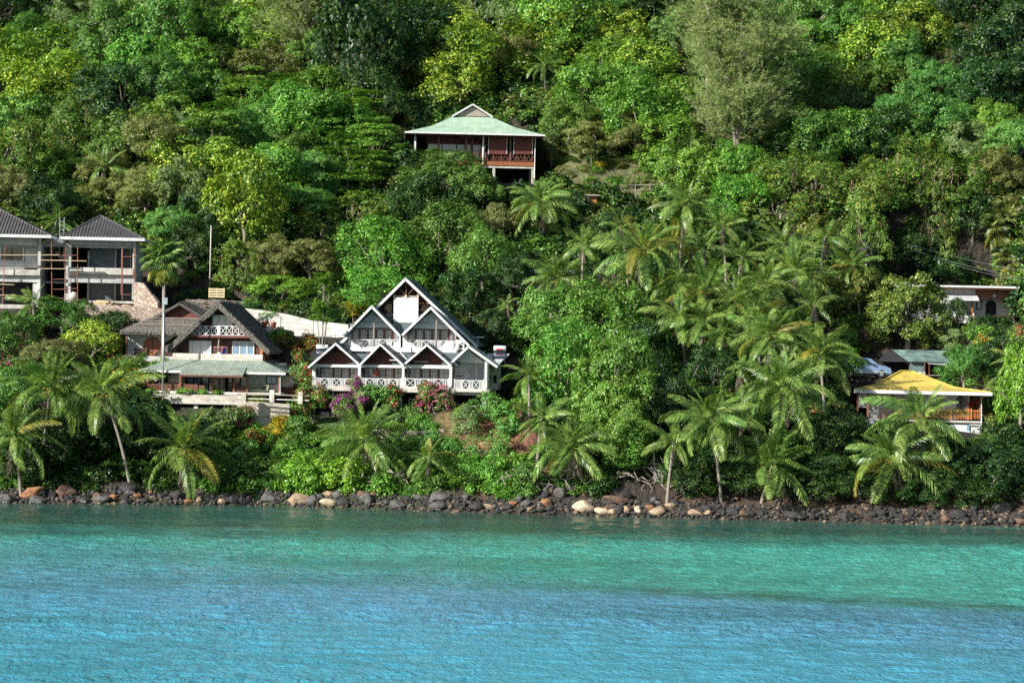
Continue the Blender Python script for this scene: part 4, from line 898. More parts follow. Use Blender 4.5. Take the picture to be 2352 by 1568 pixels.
# top gable
tri(Mh, 'top_gable_wall', 'brownwood', (560, 620), (1108, 95), (1640, 620), 6.4)
window(Mh, 872, 340, 962, 450, 6.35, 3, 4, mg='glass'); window(Mh, 1275, 355, 1355, 440, 6.35, 3, 4, mg='glass')
Mh.B('timber_rail', 'doorwood', 880, 330, 1400, 342, 6.1, 6.2)
Mh.B('white_screen', 'white', 975, 278, 1244, 552, 4.9, 5.0); Mh.B('screen_head', 'graytimber', 975, 255, 1250, 280, 5.1, 5.2)
for x_ in (984, 1110, 1238): Mh.B('screen_post', 'plank', x_ - 7, 245, x_ + 7, 285, 4.84, 4.98)
mb = MB(); [mb.bar(Mh.p(*p1, 5.0), Mh.p(*p2, 5.0), .08, .08, (0, 1, 0)) for p1, p2 in (((1112, 110), (1112, 250)), ((1035, 180), (1095, 240)), ((1188, 185), (1135, 240)))]; mb.build('king_post', M['framewood'], T_)
railing(Mh, 'top_railing', 'white', 896, 455, 972, 520, 5.6, 'X'); railing(Mh, 'top_railing', 'white', 1244, 458, 1300, 490, 5.6, 'X')
# core of the building so that nothing shows through
MB().box(Mh.x(300, 900, 4.6), Mh.x(1900, 900, 4.6), 4.6, 12.5, Mh.z(900, 1290, 4.6), Mh.z(900, 840, 4.6)).build('rear_wall', M['whitewall'], T_)
MB().box(Mh.x(700, 700, 7), Mh.x(1600, 700, 7), 7.0, 12.5, Mh.z(900, 840, 7), Mh.z(900, 560, 7)).build('rear_wall', M['brownwood'], T_)
# undercroft
Mh.B('support_column', 'white', 1940, 1330, 1984, 1560, .1, .55); Mh.B('support_column', 'concrete', 1590, 1300, 1625, 1600, .3, .8); Mh.B('support_column', 'concrete', 1040, 1300, 1065, 1600, .4, .8); Mh.B('support_column', 'concrete', 300, 1300, 330, 1600, .4, .8)
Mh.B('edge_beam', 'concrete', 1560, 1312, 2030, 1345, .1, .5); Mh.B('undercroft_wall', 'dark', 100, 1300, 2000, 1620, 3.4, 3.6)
mb = MB(); mb.tube([Mh.p(1640, 1445, .3), Mh.p(1800, 1462, .3), Mh.p(1980, 1468, .3), Mh.p(2010, 1460, .3), Mh.p(2060, 1340, .3)], [.05] * 5, 6); mb.build('waste_pipe', M['white'], T_)
# right annex with lean-to roof
l, r = Mh.p(1990, 892, 6), Mh.p(2240, 897, 6); l2, r2 = Mh.p(2010, 985, 3.6), Mh.p(2130, 1000, 3.6)
MB().slab([l2, r2, r, l], (0, 0, -.1)).build('annex_roof', M['greysheet'], T_); Mh.B('annex_wall', 'whitewall', 2030, 1000, 2110, 1290, 3.9, 7.5); Mh.B('annex_window', 'dark', 2062, 1130, 2098, 1215, 3.85, 3.9)
# solar tanks, aerial, air conditioners
def tank(fr, x0, y0, x1, y1, d, label, decal=False):
    a_, b_ = fr.p(x0, (y0 + y1) / 2, d), fr.p(x1, (y0 + y1) / 2, d); r = abs(fr.z(x0, y0, d) - fr.z(x0, y1, d)) / 2; o = thing('solar_water_tank', label, 'water tank', fr.W(a_), fr.yaw)
    mb = MB(); L_ = b_.x - a_.x; mb.tube([(0, 0, 0), (.05, 0, 0), (L_ - .05, 0, 0), (L_, 0, 0)], [r * .8, r, r, r * .8], 14); mb.build('tank', M['tank'], o, True)
    mb = MB(); mb.slab([(0, -1.6, -r - .6), (L_, -1.6, -r - .6), (L_, 0, -r), (0, 0, -r)], (0, 0, -.06)); mb.build('collector_panel', M['glass'], o)
    mb = MB(); [mb.bar((x_, .1, -r * .5), (x_, .1, -r - 1.2), .05, .05) for x_ in (.1, L_ - .1)]; mb.build('frame', M['steel'], o)
    if decal: MB().box(L_ * .2, L_ * .72, -r - .012, -r + .1, -r * .55, -r * .1).build('red_label', M['red'], o)
    return o
tank(Mh, 135, 778, 266, 832, 4.0, 'grey cylindrical water tank on the left roof edge of the white gabled house'); tank(Mh, 2066, 806, 2202, 866, 6.2, 'white water tank with red label on the right annex of the gabled house', True)
o = thing('television_aerial', 'thin television aerial behind the right roof slope of the gabled house', 'aerial', Mh.W(Mh.p(1893, 800, 6.5)), Mh.yaw); MB().tube([(0, 0, -2), (0, 0, .75)], [.03, .03], 6).build('mast', M['steel'], o)
mb = MB(); mb.bar((-.55, 0, .72), (.55, 0, .72), .03, .03); [mb.bar((x_, -.25, .72), (x_, .25, .72), .02, .02) for x_ in (-.5, -.25, 0, .25, .5)]; mb.build('elements', M['steel'], o)
def aircon(fr, x0, y0, x1, y1, d, label):
    a_, b_ = fr.p(x0, y1, d), fr.p(x1, y0, d); o = thing('air_conditioner', label, 'air conditioner', fr.W(a_), fr.yaw); w_, h_ = b_.x - a_.x, b_.z - a_.z
    MB().box(0, w_, 0, .3, 0, h_).build('casing', M['white'], o); mb = MB(); c0 = Vector((w_ * .42, -.012, h_ / 2)); n = 16
    mb.add([c0] + [c0 + Vector((math.cos(6.283 * i / n) * h_ * .36, 0, math.sin(6.283 * i / n) * h_ * .36)) for i in range(n)], [(0, i + 1, (i + 1) % n + 1) for i in range(n)]); mb.build('fan_grille', M['dark'], o); return o
aircon(Mh, 1685, 790, 1745, 842, 3.1, 'white air conditioner unit beside the upper right balcony of the gabled house'); aircon(Mh, 1140, 1378, 1215, 1432, 1.2, 'white air conditioner unit in the dark space under the gabled house')
# plastic things on the balconies
# ================================================================== PERSON on the balcony
def person():
    p_ = Mh.p(785, 1247, .62); f = Mh.W(p_); t = thing('person', 'person in a red t-shirt standing at the second lower balcony of the gabled house', 'person', f, R(-10))
    H = 1.72
    J = {'pel': (0, 0, .93), 'wai': (0, 0, 1.08), 'che': (0, -.01, 1.27), 'nek': (0, 0, 1.45), 'hd0': (0, -.01, 1.53), 'hd1': (0, -.02, 1.64)}
    V = [J['pel'], J['wai'], J['che'], J['nek'], J['hd0'], J['hd1']]; E = [(0, 1), (1, 2), (2, 3), (3, 4), (4, 5)]; Rr = [(.155, .115), (.14, .10), (.165, .11), (.055, .055), (.075, .085), (.07, .08)]
    for s in (-1, 1):
        n = len(V); V += [(s * .17, 0, 1.40), (s * .24, .02, 1.14), (s * .23, -.12, .95), (s * .22, -.20, .92), (s * .20, -.25, .91)]; E += [(2, n), (n, n + 1), (n + 1, n + 2), (n + 2, n + 3), (n + 3, n + 4)]; Rr += [(.06, .06), (.043, .043), (.028, .028), (.04, .018), (.036, .014)]
        for k in range(4):
            m = len(V); fx = s * .20 + (k - 1.5) * .02; V += [(fx, -.285 - .006 * (k in (1, 2)), .90), (fx, -.31 - .008 * (k in (1, 2)), .875)]; E += [(n + 4, m), (m, m + 1)]; Rr += [(.009, .009), (.007, .007)]
        m = len(V); V += [(s * .165, -.22, .905), (s * .15, -.25, .89)]; E += [(n + 3, m), (m, m + 1)]; Rr += [(.011, .011), (.008, .008)]
        m = len(V); V += [(s * .10, 0, .86), (s * .11, -.01, .49), (s * .11, .01, .09), (s * .11, -.13, .035)]; E += [(0, m), (m, m + 1), (m + 1, m + 2), (m + 2, m + 3)]; Rr += [(.085, .085), (.055, .055), (.038, .04), (.04, .022)]
    def skin(name, idx, scale, m):
        mp = {q: i for i, q in enumerate(idx)}; me = bpy.data.meshes.new(name); me.from_pydata([V[i] for i in idx], [(mp[a_], mp[b_]) for a_, b_ in E if a_ in mp and b_ in mp], [])
        o = link(bpy.data.objects.new(name, me)); o.parent = t; md = o.modifiers.new('skin', 'SKIN')
        for i, q in enumerate(idx): me.skin_vertices[0].data[i].radius = (Rr[q][0] * scale, Rr[q][1] * scale)
        me.skin_vertices[0].data[0].use_root = True; s_ = o.modifiers.new('sub', 'SUBSURF'); s_.levels = s_.render_levels = 2; me.materials.append(m); return o
    skin('body', list(range(len(V))), 1.0, M['skin'])
    n0 = 6; n1 = n0 + 5 + 8 + 2 + 4
    skin('shirt', [0, 1, 2, n0, n0 + 1, n1, n1 + 1], 1.13, M['red'])
    lg = [n0 + 15, n0 + 16, n0 + 17]; lg2 = [n1 + 15, n1 + 16, n1 + 17]; skin('trousers', [0] + lg + lg2, 1.22, M['dark'])
    bm = bmesh.new(); bmesh.ops.create_uvsphere(bm, u_segments=14, v_segments=10, radius=.098, matrix=Matrix.Translation((0, .015, 1.655))); bmesh.ops.delete(bm, geom=[v_ for v_ in bm.verts if v_.co.y < -.045 and v_.co.z < 1.69 or v_.co.z < 1.58], context='VERTS'); me = bpy.data.meshes.new('hair'); bm.to_mesh(me); bm.free(); me.materials.append(M['hair']); inst('hair', me, t)
    mb = MB(); [mb.box(x_ - .012, x_ + .012, -.115, -.095, 1.63, 1.642) for x_ in (-.032, .032)]; mb.build('eyes', M['dark'], t)
    MB().bar((0, -.10, 1.625), (0, -.118, 1.595), .022, .022).build('nose', M['skin'], t); MB().box(-.022, .022, -.108, -.09, 1.57, 1.577).build('mouth', M['redwood'], t)
person()

# ================================================================== THATCHED A-FRAME HOUSE
H = Fr(440, 1080, 700, 2287, 213.5, R(-4), .003, (1240, 1270), 'thatched_house', 'brown A-frame house with thick grey thatch above a green tiled verandah', 'house')
T_ = H.t
# thatch slopes with thickness: outer (l,a,r), inner offset
l, a_, r = H.p(585, 745, 1.2), H.p(1238, 168, 1.2), H.p(1875, 775, 1.2); D = Vector((0, 10.5, 0))
for (p_, q_, sd) in ((l, a_, 11), (r, a_, 12)):
    n_ = Vector((-(q_.z - p_.z), 0, q_.x - p_.x)).normalized(); n_ = n_ if n_.z > 0 else -n_
    top = q_ + Vector((0, 0, .02 if sd == 11 else 0))
    thatchslab(H, 'thatch_slope', [p_, top, top + D, p_ + D], -n_ * .42, [(top + Vector((0, .02, 0)), top + D, (p_ - q_), n_)], seed=sd, dens=9, step=.3)
    # ragged front edge
    P, Nn, T2, L2, W2 = [], [], [], [], []; rs = np.random.RandomState(sd)
    for i in range(900):
        c_ = p_.lerp(top, rs.rand()) - n_ * (.42 * rs.rand()) + Vector((0, -.04 - .05 * rs.rand(), 0)); P.append(tuple(c_)); Nn.append((rs.normal() * .3, -1, rs.normal() * .3)); dd = (p_ - q_).normalized(); T2.append((dd.x + rs.normal() * .3, -.1, dd.z + rs.normal() * .3)); L2.append(.09 + .08 * rs.rand()); W2.append(.03)
    inst('straw_edge', leafmesh('straw_edge', np.array(P), np.array(Nn), np.array(T2), np.array(L2), np.array(W2), M['thatch_straw']), T_)
tri(H, 'front_wall', 'brownwood', (640, 815), (1240, 255), (1840, 815), 2.6, .15)
MB().box(H.x(700, 800, 2.8), H.x(1780, 800, 2.8), 2.8, 11, H.z(1200, 900, 2.8), H.z(1200, 700, 2.8)).build('side_wall', M['brownwood'], T_)
H.B('corner_post', 'orangewood', 1745, 730, 1778, 925, 1.4, 2.7); H.B('corner_post', 'framewood', 688, 715, 712, 810, 1.5, 2.6)
window(H, 880, 643, 1152, 810, 2.54, 3, 1, 'white', 'curtain', name='sliding_door', split=3, fw=.08); window(H, 1412, 652, 1678, 820, 2.54, 3, 1, 'white', 'skyglass', name='sliding_door', split=3, fw=.08)
window(H, 1165, 330, 1415, 465, 2.52, 3, 1, 'white', 'curtain', name='balcony_door', split=3, fw=.08)
H.B('balcony_floor', 'redwood', 860, 580, 1655, 608, 1.6, 2.6); H.B('balcony_side', 'plank', 885, 500, 940, 580, 1.8, 1.9); H.B('balcony_side', 'plank', 1562, 505, 1612, 592, 1.8, 1.9)
railing(H, 'balcony_railing', 'white', 940, 462, 1228, 576, 1.72, 'XXXX', post=.03); railing(H, 'balcony_railing', 'white', 1258, 464, 1562, 582, 1.72, 'XXXX', post=.03); H.B('railing_post', 'white', 1226, 458, 1262, 582, 1.62, 1.8)
pc = H.p(1275, 262, 2.55); n = 16; mb = MB(); mb.add([pc] + [pc + Vector((math.cos(6.283 * i / n) * .24, -.03, math.sin(6.283 * i / n) * .24)) for i in range(n)], [(0, i + 1, (i + 1) % n + 1) for i in range(n)]); mb.build('round_vent', M['graytimber'], T_)
mb = MB(); mb.tube([H.p(1245, 800, 1.9), H.p(1240, 700, 1.9), H.p(1248, 640, 1.9), H.p(1238, 605, 1.9)], [.10, .08, .09, .11], 7); mb.build('trunk_post', M['bark'], T_, True); H.B('post_plinth', 'tanpanel', 1220, 785, 1268, 818, 1.75, 2.1)
# parapet of the upper terrace
H.B('terrace_parapet', 'tanpanel', 678, 806, 1778, 882, 1.0, 1.15); H.B('terrace_floor', 'concrete', 690, 822, 1770, 835, 1.16, 2.6)
# green tiled verandah roof (hipped, with a deeper middle bay)
zl = H.z(1200, 872, 1.05)
def P_(x, y, d): return H.p(x, y, d)
tl, tr = H.p(690, 872, 1.1), H.p(1772, 905, 1.1); tl.z = tr.z = (tl.z + tr.z) / 2 + .12
ze = (H.z(500, 1000, -1.0) + H.z(1900, 1035, -1.0)) / 2
el, er = Vector((H.x(258, 990, -1.0), -1.0, ze)), Vector((H.x(2062, 1045, -1.0), -1.0, ze))
bl, br_ = Vector((el.x, 8, ze)), Vector((er.x, 8, ze)); m = M['greentile']
mb = MB(); mb.slab([el, er, tr, tl], (0, 0, -.1)); mb.slab([bl, el, tl, tl + Vector((0, 6.9, 0))], (0, 0, -.1)); mb.slab([er, br_, tr + Vector((0, 6.9, 0)), tr], (0, 0, -.1)); mb.build('verandah_roof', m, T_)
a1, b1 = H.x(762, 1035, -1.9), H.x(1540, 1060, -1.9); zf = ze - .30; s_ = (tl.z - ze) / 2.1
mb = MB(); mb.slab([(a1, -2.0, zf), (b1, -2.0, zf), (b1 - .0, -.3, ze + .7 * s_ + .06), (a1, -.3, ze + .7 * s_ + .06)], (0, 0, -.1)); mb.build('middle_bay_roof', m, T_)
mb = MB(); mb.box(el.x, a1, -1.06, -1.01, ze - .2, ze - .02); mb.box(b1, er.x, -1.06, -1.01, ze - .2, ze - .02); mb.build('fascia', M['white'], T_)
MB().box(a1, b1, -2.05, -2.01, zf - .2, zf - .03).build('fascia', M['framewood'], T_)
# ground floor
H.B('verandah_wall', 'offwhite', 390, 1015, 800, 1290, 1.3, 1.5); H.B('verandah_wall', 'offwhite', 780, 1040, 1610, 1295, 3.0, 3.2); H.B('verandah_wall', 'offwhite', 1605, 1045, 1985, 1300, .9, 1.1)
H.B('side_wing', 'offwhite', 1990, 1075, 2095, 1215, 1.6, 8); H.B('side_wing', 'brownwood', 1990, 1215, 2130, 1300, 1.5, 8)
MB().box(H.x(400, 1100, 3.3), H.x(1980, 1100, 3.3), 3.3, 9, H.z(1200, 1290, 3.3), H.z(1200, 905, 3.3)).build('rear_wall', M['offwhite'], T_)
window(H, 483, 1046, 622, 1146, 1.26, 1, 1, 'dark', 'glass'); window(H, 1822, 1077, 1960, 1180, .86, 2, 1, 'dark', 'skyglass')
window(H, 845, 1055, 1125, 1278, 2.95, 3, 1, 'dark', 'skyglass', name='sliding_door', split=3, fw=.1); window(H, 1320, 1070, 1602, 1290, 2.95, 3, 1, 'dark', 'glass', name='sliding_door', split=3, fw=.1)
for x_ in (365, 768, 803, 1160, 1427, 1590, 1978): H.B('verandah_post', 'postwood', x_ - 11, 1035, x_ + 11, 1290, -.75 if x_ not in (803, 1160) else -.4, -.55 if x_ not in (803, 1160) else -.2)
H.B('stone_pier', 'drystone', 1180, 1070, 1245, 1285, .6, 1.2); H.B('tiled_plinth', 'tanpanel', 1128, 1180, 1175, 1275, .2, .5)
railing(H, 'verandah_railing', 'postwood', 380, 1175, 760, 1272, -.65, 'PIIIIIIP'); railing(H, 'verandah_railing', 'postwood', 815, 1178, 985, 1272, -.65, 'PIIIIP'); railing(H, 'verandah_railing', 'postwood', 1000, 1190, 1070, 1275, .2, 'IIP'); railing(H, 'verandah_railing', 'brownwood', 1440, 1195, 1588, 1290, -.65, 'PIIIIP')
H.B('verandah_floor', 'offwhite', 340, 1270, 2000, 1300, -.95, 3)
mb = MB(); mb.tube([H.p(2048, 1055, -1.0), H.p(1995, 1075, -.7), H.p(1995, 1300, -.7)], [.06] * 3, 6); mb.build('downpipe', M['white'], T_)
# terrace slab below, on columns
H.B('terrace_slab', 'deck', 342, 1303, 1515, 1395, -1.7, 1.2); H.B('terrace_edge', 'concrete_lt', 430, 1396, 1500, 1418, -1.9, 1.2)
for x_ in (395, 960, 1490): H.B('terrace_column', 'concrete_lt', x_ - 24, 1418, x_ + 24, 1620, -1.6, -1.0)
H.B('undercroft_wall', 'deck', 380, 1418, 1500, 1640, 1.0, 1.2); H.B('undercroft_block', 'concrete_lt', 1075, 1470, 1480, 1620, -1.2, .9)
# furniture on the verandah
o = thing('sofa', 'long sofa under a green patterned cover on the right of the tiled verandah', 'sofa', H.W(H.p(1598, 1298, -.35)), H.yaw)
w_ = H.x(1845, 1250, -.35) - H.x(1598, 1250, -.35); MB().box(.02, w_ - .02, .0, .62, .12, .42).build('seat', M['pattern'], o); MB().box(0, w_, .45, .68, .3, .88).build('backrest', M['pattern'], o)
for x_ in (0, w_ - .16): MB().box(x_ - .003, x_ + .163, -.03, .66, .1, .6).build('armrest', M['pattern'], o)
for x_ in (.08, w_ - .12):
    MB().box(x_, x_ + .05, .05, .1, 0, .12).build('leg', M['brownwood'], o)
def chair(fr, x, y, d, label, m='brownwood', s=1.0):
    o = thing('verandah_chair', label, 'chair', fr.W(fr.p(x, y, d)), fr.yaw)
    MB().box(0, .5, 0, .5, .42, .47).build('seat', M[m], o); mb = MB(); [mb.box(.02, .48, .46, .49, .5 + i * .13, .58 + i * .13) for i in range(4)]; [mb.box(x_, x_ + .04, .455, .495, .47, 1.0) for x_ in (0, .46)]; mb.build('backrest', M[m], o)
    for x_ in (0, .46):
        for y_ in (0, .45): MB().box(x_, x_ + .04, y_, y_ + .04, 0, .42).build('leg', M[m], o)
    return o
chair(H, 590, 1285, .3, 'brown slatted chair behind the left verandah railing, nearer the corner post', 'postwood'); chair(H, 690, 1287, .3, 'brown slatted chair behind the left verandah railing, nearer the middle bay', 'postwood')
chair(H, 1330, 1290, .8, 'dark chair in front of the right sliding door of the tiled verandah')
# clothes on the terrace
o = thing('clothes_rail', 'pink pole with clothes hanging by the trunk post of the thatched upper terrace', 'clothes rail', H.W(H.p(1180, 720, 1.5)), H.yaw)
MB().tube([(0, 0, 0), (1.15, 0, .02)], [.03, .03], 6).build('pole', M['pink'], o)
def cloth(w_, h_, seed):
    mb = MB(); V_ = []; n = 8; rs = random.Random(seed)
    for j in range(5):
        for i in range(n): V_.append((w_ * i / (n - 1) + .02 * math.sin(j + i), .05 * math.sin(i * 1.9 + seed), -h_ * j / 4))
    mb.add(V_, [(j * n + i, j * n + i + 1, (j + 1) * n + i + 1, (j + 1) * n + i) for j in range(4) for i in range(n - 1)]); return mb
for x_, w_, h_, m_, nm in ((.7, .16, .42, 'pink', 'pink cloth'), (.62, .45, .85, 'blue', 'blue cloth')):
    q = cloth(w_, h_, int(x_ * 10)).build('hanging_garment', M[m_], None); q.location = H.W(H.p(1180, 720, 1.5) + Vector((x_, -.06 if m_ == 'pink' else .06, -.02))); tag(q, ('small pink garment' if m_ == 'pink' else 'long blue garment') + ' hanging from the pink pole on the thatched house', 'garment')

# ================================================================== SECOND THATCHED HOUSE (behind, left)
S = Fr(440, 1080, 700, 2287, 221, R(-4), .003, (420, 835), 'thatched_cottage', 'low white cottage with arched wooden door under a grey thatch roof, left of the A-frame', 'house')
T_ = S.t
l, a_, r = S.p(30, 520, -.8), S.p(770, 172, .8), S.p(1330, 520, -.8)
gl, ga, gr = S.p(395, 385, .9), S.p(775, 178, .9), S.p(1060, 385, .9)
gr.x = 2 * ga.x - gl.x; gr.z = gl.z
for (p_, q_, sd) in ((gl, ga, 21), (gr, ga, 22)):
    n_ = Vector((-(q_.z - p_.z), 0, q_.x - p_.x)).normalized(); n_ = n_ if n_.z > 0 else -n_; top = q_ + Vector((0, 0, .015 if sd == 21 else 0)); D = Vector((0, 7, 0))
    thatchslab(S, 'thatch_slope', [p_ - Vector((0, .5, 0)), top - Vector((0, .5, 0)), top + D, p_ + D], -n_ * .22, [(top, top + D, (p_ - q_), n_)], seed=sd, dens=8)
zb = S.z(430, 545, -.9); lft = Vector((S.x(30, 520, -.9), -.9, zb)); rgt = Vector((S.x(1400, 545, -.9), -.9, zb))
u1, u2 = Vector((gl.x - .1, .7, gl.z + .05)), Vector((gr.x + .1, .7, gl.z + .05))
thatchslab(S, 'thatch_skirt', [lft, rgt, u2, u1], (0, 0, -.2), [(u1.lerp(lft, .0), u2, (lft - u1) * 1.04 * Vector((0, 1, 1)) if False else Vector((0, lft.y - u1.y, lft.z - u1.z)) * 1.08, Vector((0, -.6, .8)))], seed=23, dens=22, step=.22)
thatchslab(S, 'thatch_skirt', [lft + Vector((0, 9, 0)), lft, u1, u1 + Vector((0, 6, 0))], (0, 0, -.2), [(u1, u1 + Vector((0, 6, 0)), (lft - u1) * Vector((1, 0, 1)) if False else Vector((lft.x - u1.x, 0, lft.z - u1.z)) * 1.04, Vector((-.4, -.1, .9)))], seed=24, dens=8)
# fringe corners along the front-left hip
rs = np.random.RandomState(9); P, Nn, T2, L2, W2 = [], [], [], [], []
for i in range(2600):
    f = rs.rand(); g = rs.rand(); q = lft.lerp(rgt, f * .8).lerp(u1.lerp(u2, f), g) + Vector((0, -.05, .08)); P.append(tuple(q)); Nn.append((rs.normal() * .2, -.5, .8)); T2.append((rs.normal() * .15, -1, -.8)); L2.append(.2 + .12 * rs.rand()); W2.append(.028)
inst('loose_straw', leafmesh('loose_straw', np.array(P), np.array(Nn), np.array(T2), np.array(L2), np.array(W2), M['thatch_straw']), T_)
mb = MB(); mb.bar(u1 + Vector((0, -.3, .12)), u2 + Vector((0, -.3, .12)), .06, .05); mb.bar(lft.lerp(u1, .45) + Vector((0, -.2, .2)), rgt.lerp(u2, .45) + Vector((0, -.2, .2)), .04, .04); mb.build('bamboo_pole', M['graytimber'], T_)
MB().slab([gl + Vector((.2, .3, -.02)), gr + Vector((-.2, .3, -.02)), ga + Vector((0, .3, -.22))], (0, .15, 0)).build('gable_boards', M['redwood'], T_)
S.B('front_wall', 'whitewall', 118, 548, 1200, 840, .9, 1.1); MB().box(S.x(118, 700, .9), S.x(118, 700, .9) + .2, 1.1, 8, S.z(300, 840, .9), S.z(300, 560, .9)).build('side_wall', M['whitewall'], T_)
archdoor(S, 318, 598, 536, 836, .86); S.B('floor_slab', 'concrete', 60, 836, 1000, 900, -.9, 8)
railing(S, 'verandah_railing', 'brownwood', 205, 740, 330, 828, -.6, 'PIIIP'); railing(S, 'verandah_railing', 'brownwood', 528, 745, 690, 832, -.6, 'PIIIP'); S.B('door_post', 'brownwood', 340, 725, 362, 836, -.65, -.45); S.B('eave_post', 'framewood', 100, 555, 118, 840, -.7, -.5)

# ================================================================== UNFINISHED CONCRETE BUILDING
Cn = Fr(0, 760, 600, 2352, 232, R(4), .032, (1500, 1440), 'unfinished_building', 'unfinished grey concrete building with dark tiled pyramid roofs on the left', 'building')
T_ = Cn.t
def pyroof(x0, x1, yl, yr, ax, ay, d0, dep, hid=None):
    p0, p1 = Cn.p(x0, yl, d0), Cn.p(x1, yr, d0); z_ = (p0.z + p1.z) / 2; a_ = Cn.p(ax, ay, d0 + dep / 2); q = [Vector((p0.x, d0, z_)), Vector((p1.x, d0, z_)), Vector((p1.x, d0 + dep, z_)), Vector((p0.x, d0 + dep, z_))]
    mb = MB(); mb.add(q + [Vector((a_.x, a_.y, a_.z))], [(0, 1, 4), (1, 2, 4), (2, 3, 4), (3, 0, 4), (3, 2, 1, 0)]); o = mb.build('tiled_roof', M['greytile'], T_)
    rb = MB(); [rb.bar(q[i], a_ + Vector((0, 0, .06)), .16, .12) for i in range(4)]; rb.build('ridge_tiles', M['greytile'], o)
    rr = MB(); n = int((p1.x - p0.x) / .3)
    for i in range(1, n):     # standing ribs of the tiles on the front slope
        x_ = p0.x + (p1.x - p0.x) * i / n; t_ = 1 - abs(x_ - a_.x) / (max(a_.x - p0.x, 1e-3) if x_ < a_.x else max(p1.x - a_.x, 1e-3)); t_ = max(0, min(1, t_))
        s0 = Vector((x_, d0, z_ + .02)); s1 = Vector((x_, d0 + dep / 2 * t_, z_ + (a_.z - z_) * t_ + .02)); rr.bar(s0, s1, .09, .07)
    rr.build('tile_ribs', M['greytile'], o)
    f = MB(); f.box(p0.x - .05, p1.x + .05, d0 - .08, d0 - .01, z_ - .26, z_ + .03); f.box(p0.x - .08, p0.x - .01, d0 - .08, d0 + dep, z_ - .26, z_ + .025); f.box(p1.x + .01, p1.x + .08, d0 - .08, d0 + dep, z_ - .26, z_ + .025); f.build('fascia', M['white'], o)
    return z_
pyroof(890, 2120, 482, 545, 1480, 190, -1.1, 11.2); pyroof(-760, 742, 380, 455, -60, 20, -1.6, 12.5)
# right block
for (x0, x1, y0, y1) in ((1008, 1042, 530, 1440), (1945, 1992, 575, 1440)): Cn.B('corner_column', 'concrete', x0, y0, x1, y1, 0, .4)
Cn.B('roof_beam', 'concrete', 1042, 545, 1945, 625, .01, .4); Cn.B('window_head', 'concrete', 1042, 625, 1945, 665, .5, .7); Cn.B('parapet', 'concrete_lt', 1000, 955, 1955, 1052, -.35, -.1); Cn.B('floor_beam', 'concrete', 1042, 1052, 1945, 1178, .03, .4); Cn.B('floor_plate', 'concrete', 1010, 1030, 1960, 1050, -.1, 8.5)
Cn.B('ground_slab', 'concrete_lt', 960, 1440, 2020, 1475, -.5, 9)
Cn.B('side_wall', 'concrete', 952, 600, 1006, 1440, .9, 9); Cn.B('right_wall', 'concrete', 1960, 600, 1990, 1440, .45, 9)
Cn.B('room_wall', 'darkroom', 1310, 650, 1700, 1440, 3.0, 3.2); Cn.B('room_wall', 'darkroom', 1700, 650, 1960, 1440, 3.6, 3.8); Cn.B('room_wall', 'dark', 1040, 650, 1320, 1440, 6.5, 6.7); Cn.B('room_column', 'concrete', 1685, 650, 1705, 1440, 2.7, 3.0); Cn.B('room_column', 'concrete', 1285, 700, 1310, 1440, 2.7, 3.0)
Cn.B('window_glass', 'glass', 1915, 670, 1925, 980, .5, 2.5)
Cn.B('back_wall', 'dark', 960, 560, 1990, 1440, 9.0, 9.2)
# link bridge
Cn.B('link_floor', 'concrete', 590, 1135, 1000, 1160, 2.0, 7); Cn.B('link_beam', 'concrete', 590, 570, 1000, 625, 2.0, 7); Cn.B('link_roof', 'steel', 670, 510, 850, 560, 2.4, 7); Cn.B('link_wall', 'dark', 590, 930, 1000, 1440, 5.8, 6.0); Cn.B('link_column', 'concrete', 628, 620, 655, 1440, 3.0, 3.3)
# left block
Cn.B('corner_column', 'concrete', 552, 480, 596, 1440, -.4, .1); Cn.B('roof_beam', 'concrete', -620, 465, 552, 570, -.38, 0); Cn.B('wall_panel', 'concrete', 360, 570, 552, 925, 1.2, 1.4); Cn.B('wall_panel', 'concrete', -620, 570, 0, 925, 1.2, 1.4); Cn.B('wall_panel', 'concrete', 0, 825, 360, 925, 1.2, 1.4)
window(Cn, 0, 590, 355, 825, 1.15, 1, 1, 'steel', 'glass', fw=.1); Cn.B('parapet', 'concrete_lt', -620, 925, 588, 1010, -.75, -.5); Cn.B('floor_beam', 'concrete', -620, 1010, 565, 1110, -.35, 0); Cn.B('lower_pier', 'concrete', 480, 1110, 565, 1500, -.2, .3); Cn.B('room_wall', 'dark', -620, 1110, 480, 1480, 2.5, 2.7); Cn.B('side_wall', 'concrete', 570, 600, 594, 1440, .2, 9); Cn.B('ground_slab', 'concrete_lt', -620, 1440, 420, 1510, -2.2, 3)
Cn.B('back_wall', 'dark', -620, 500, 600, 1440, 9.4, 9.6); Cn.B('floor_plate', 'concrete', -620, 925, 580, 945, -.45, 9)
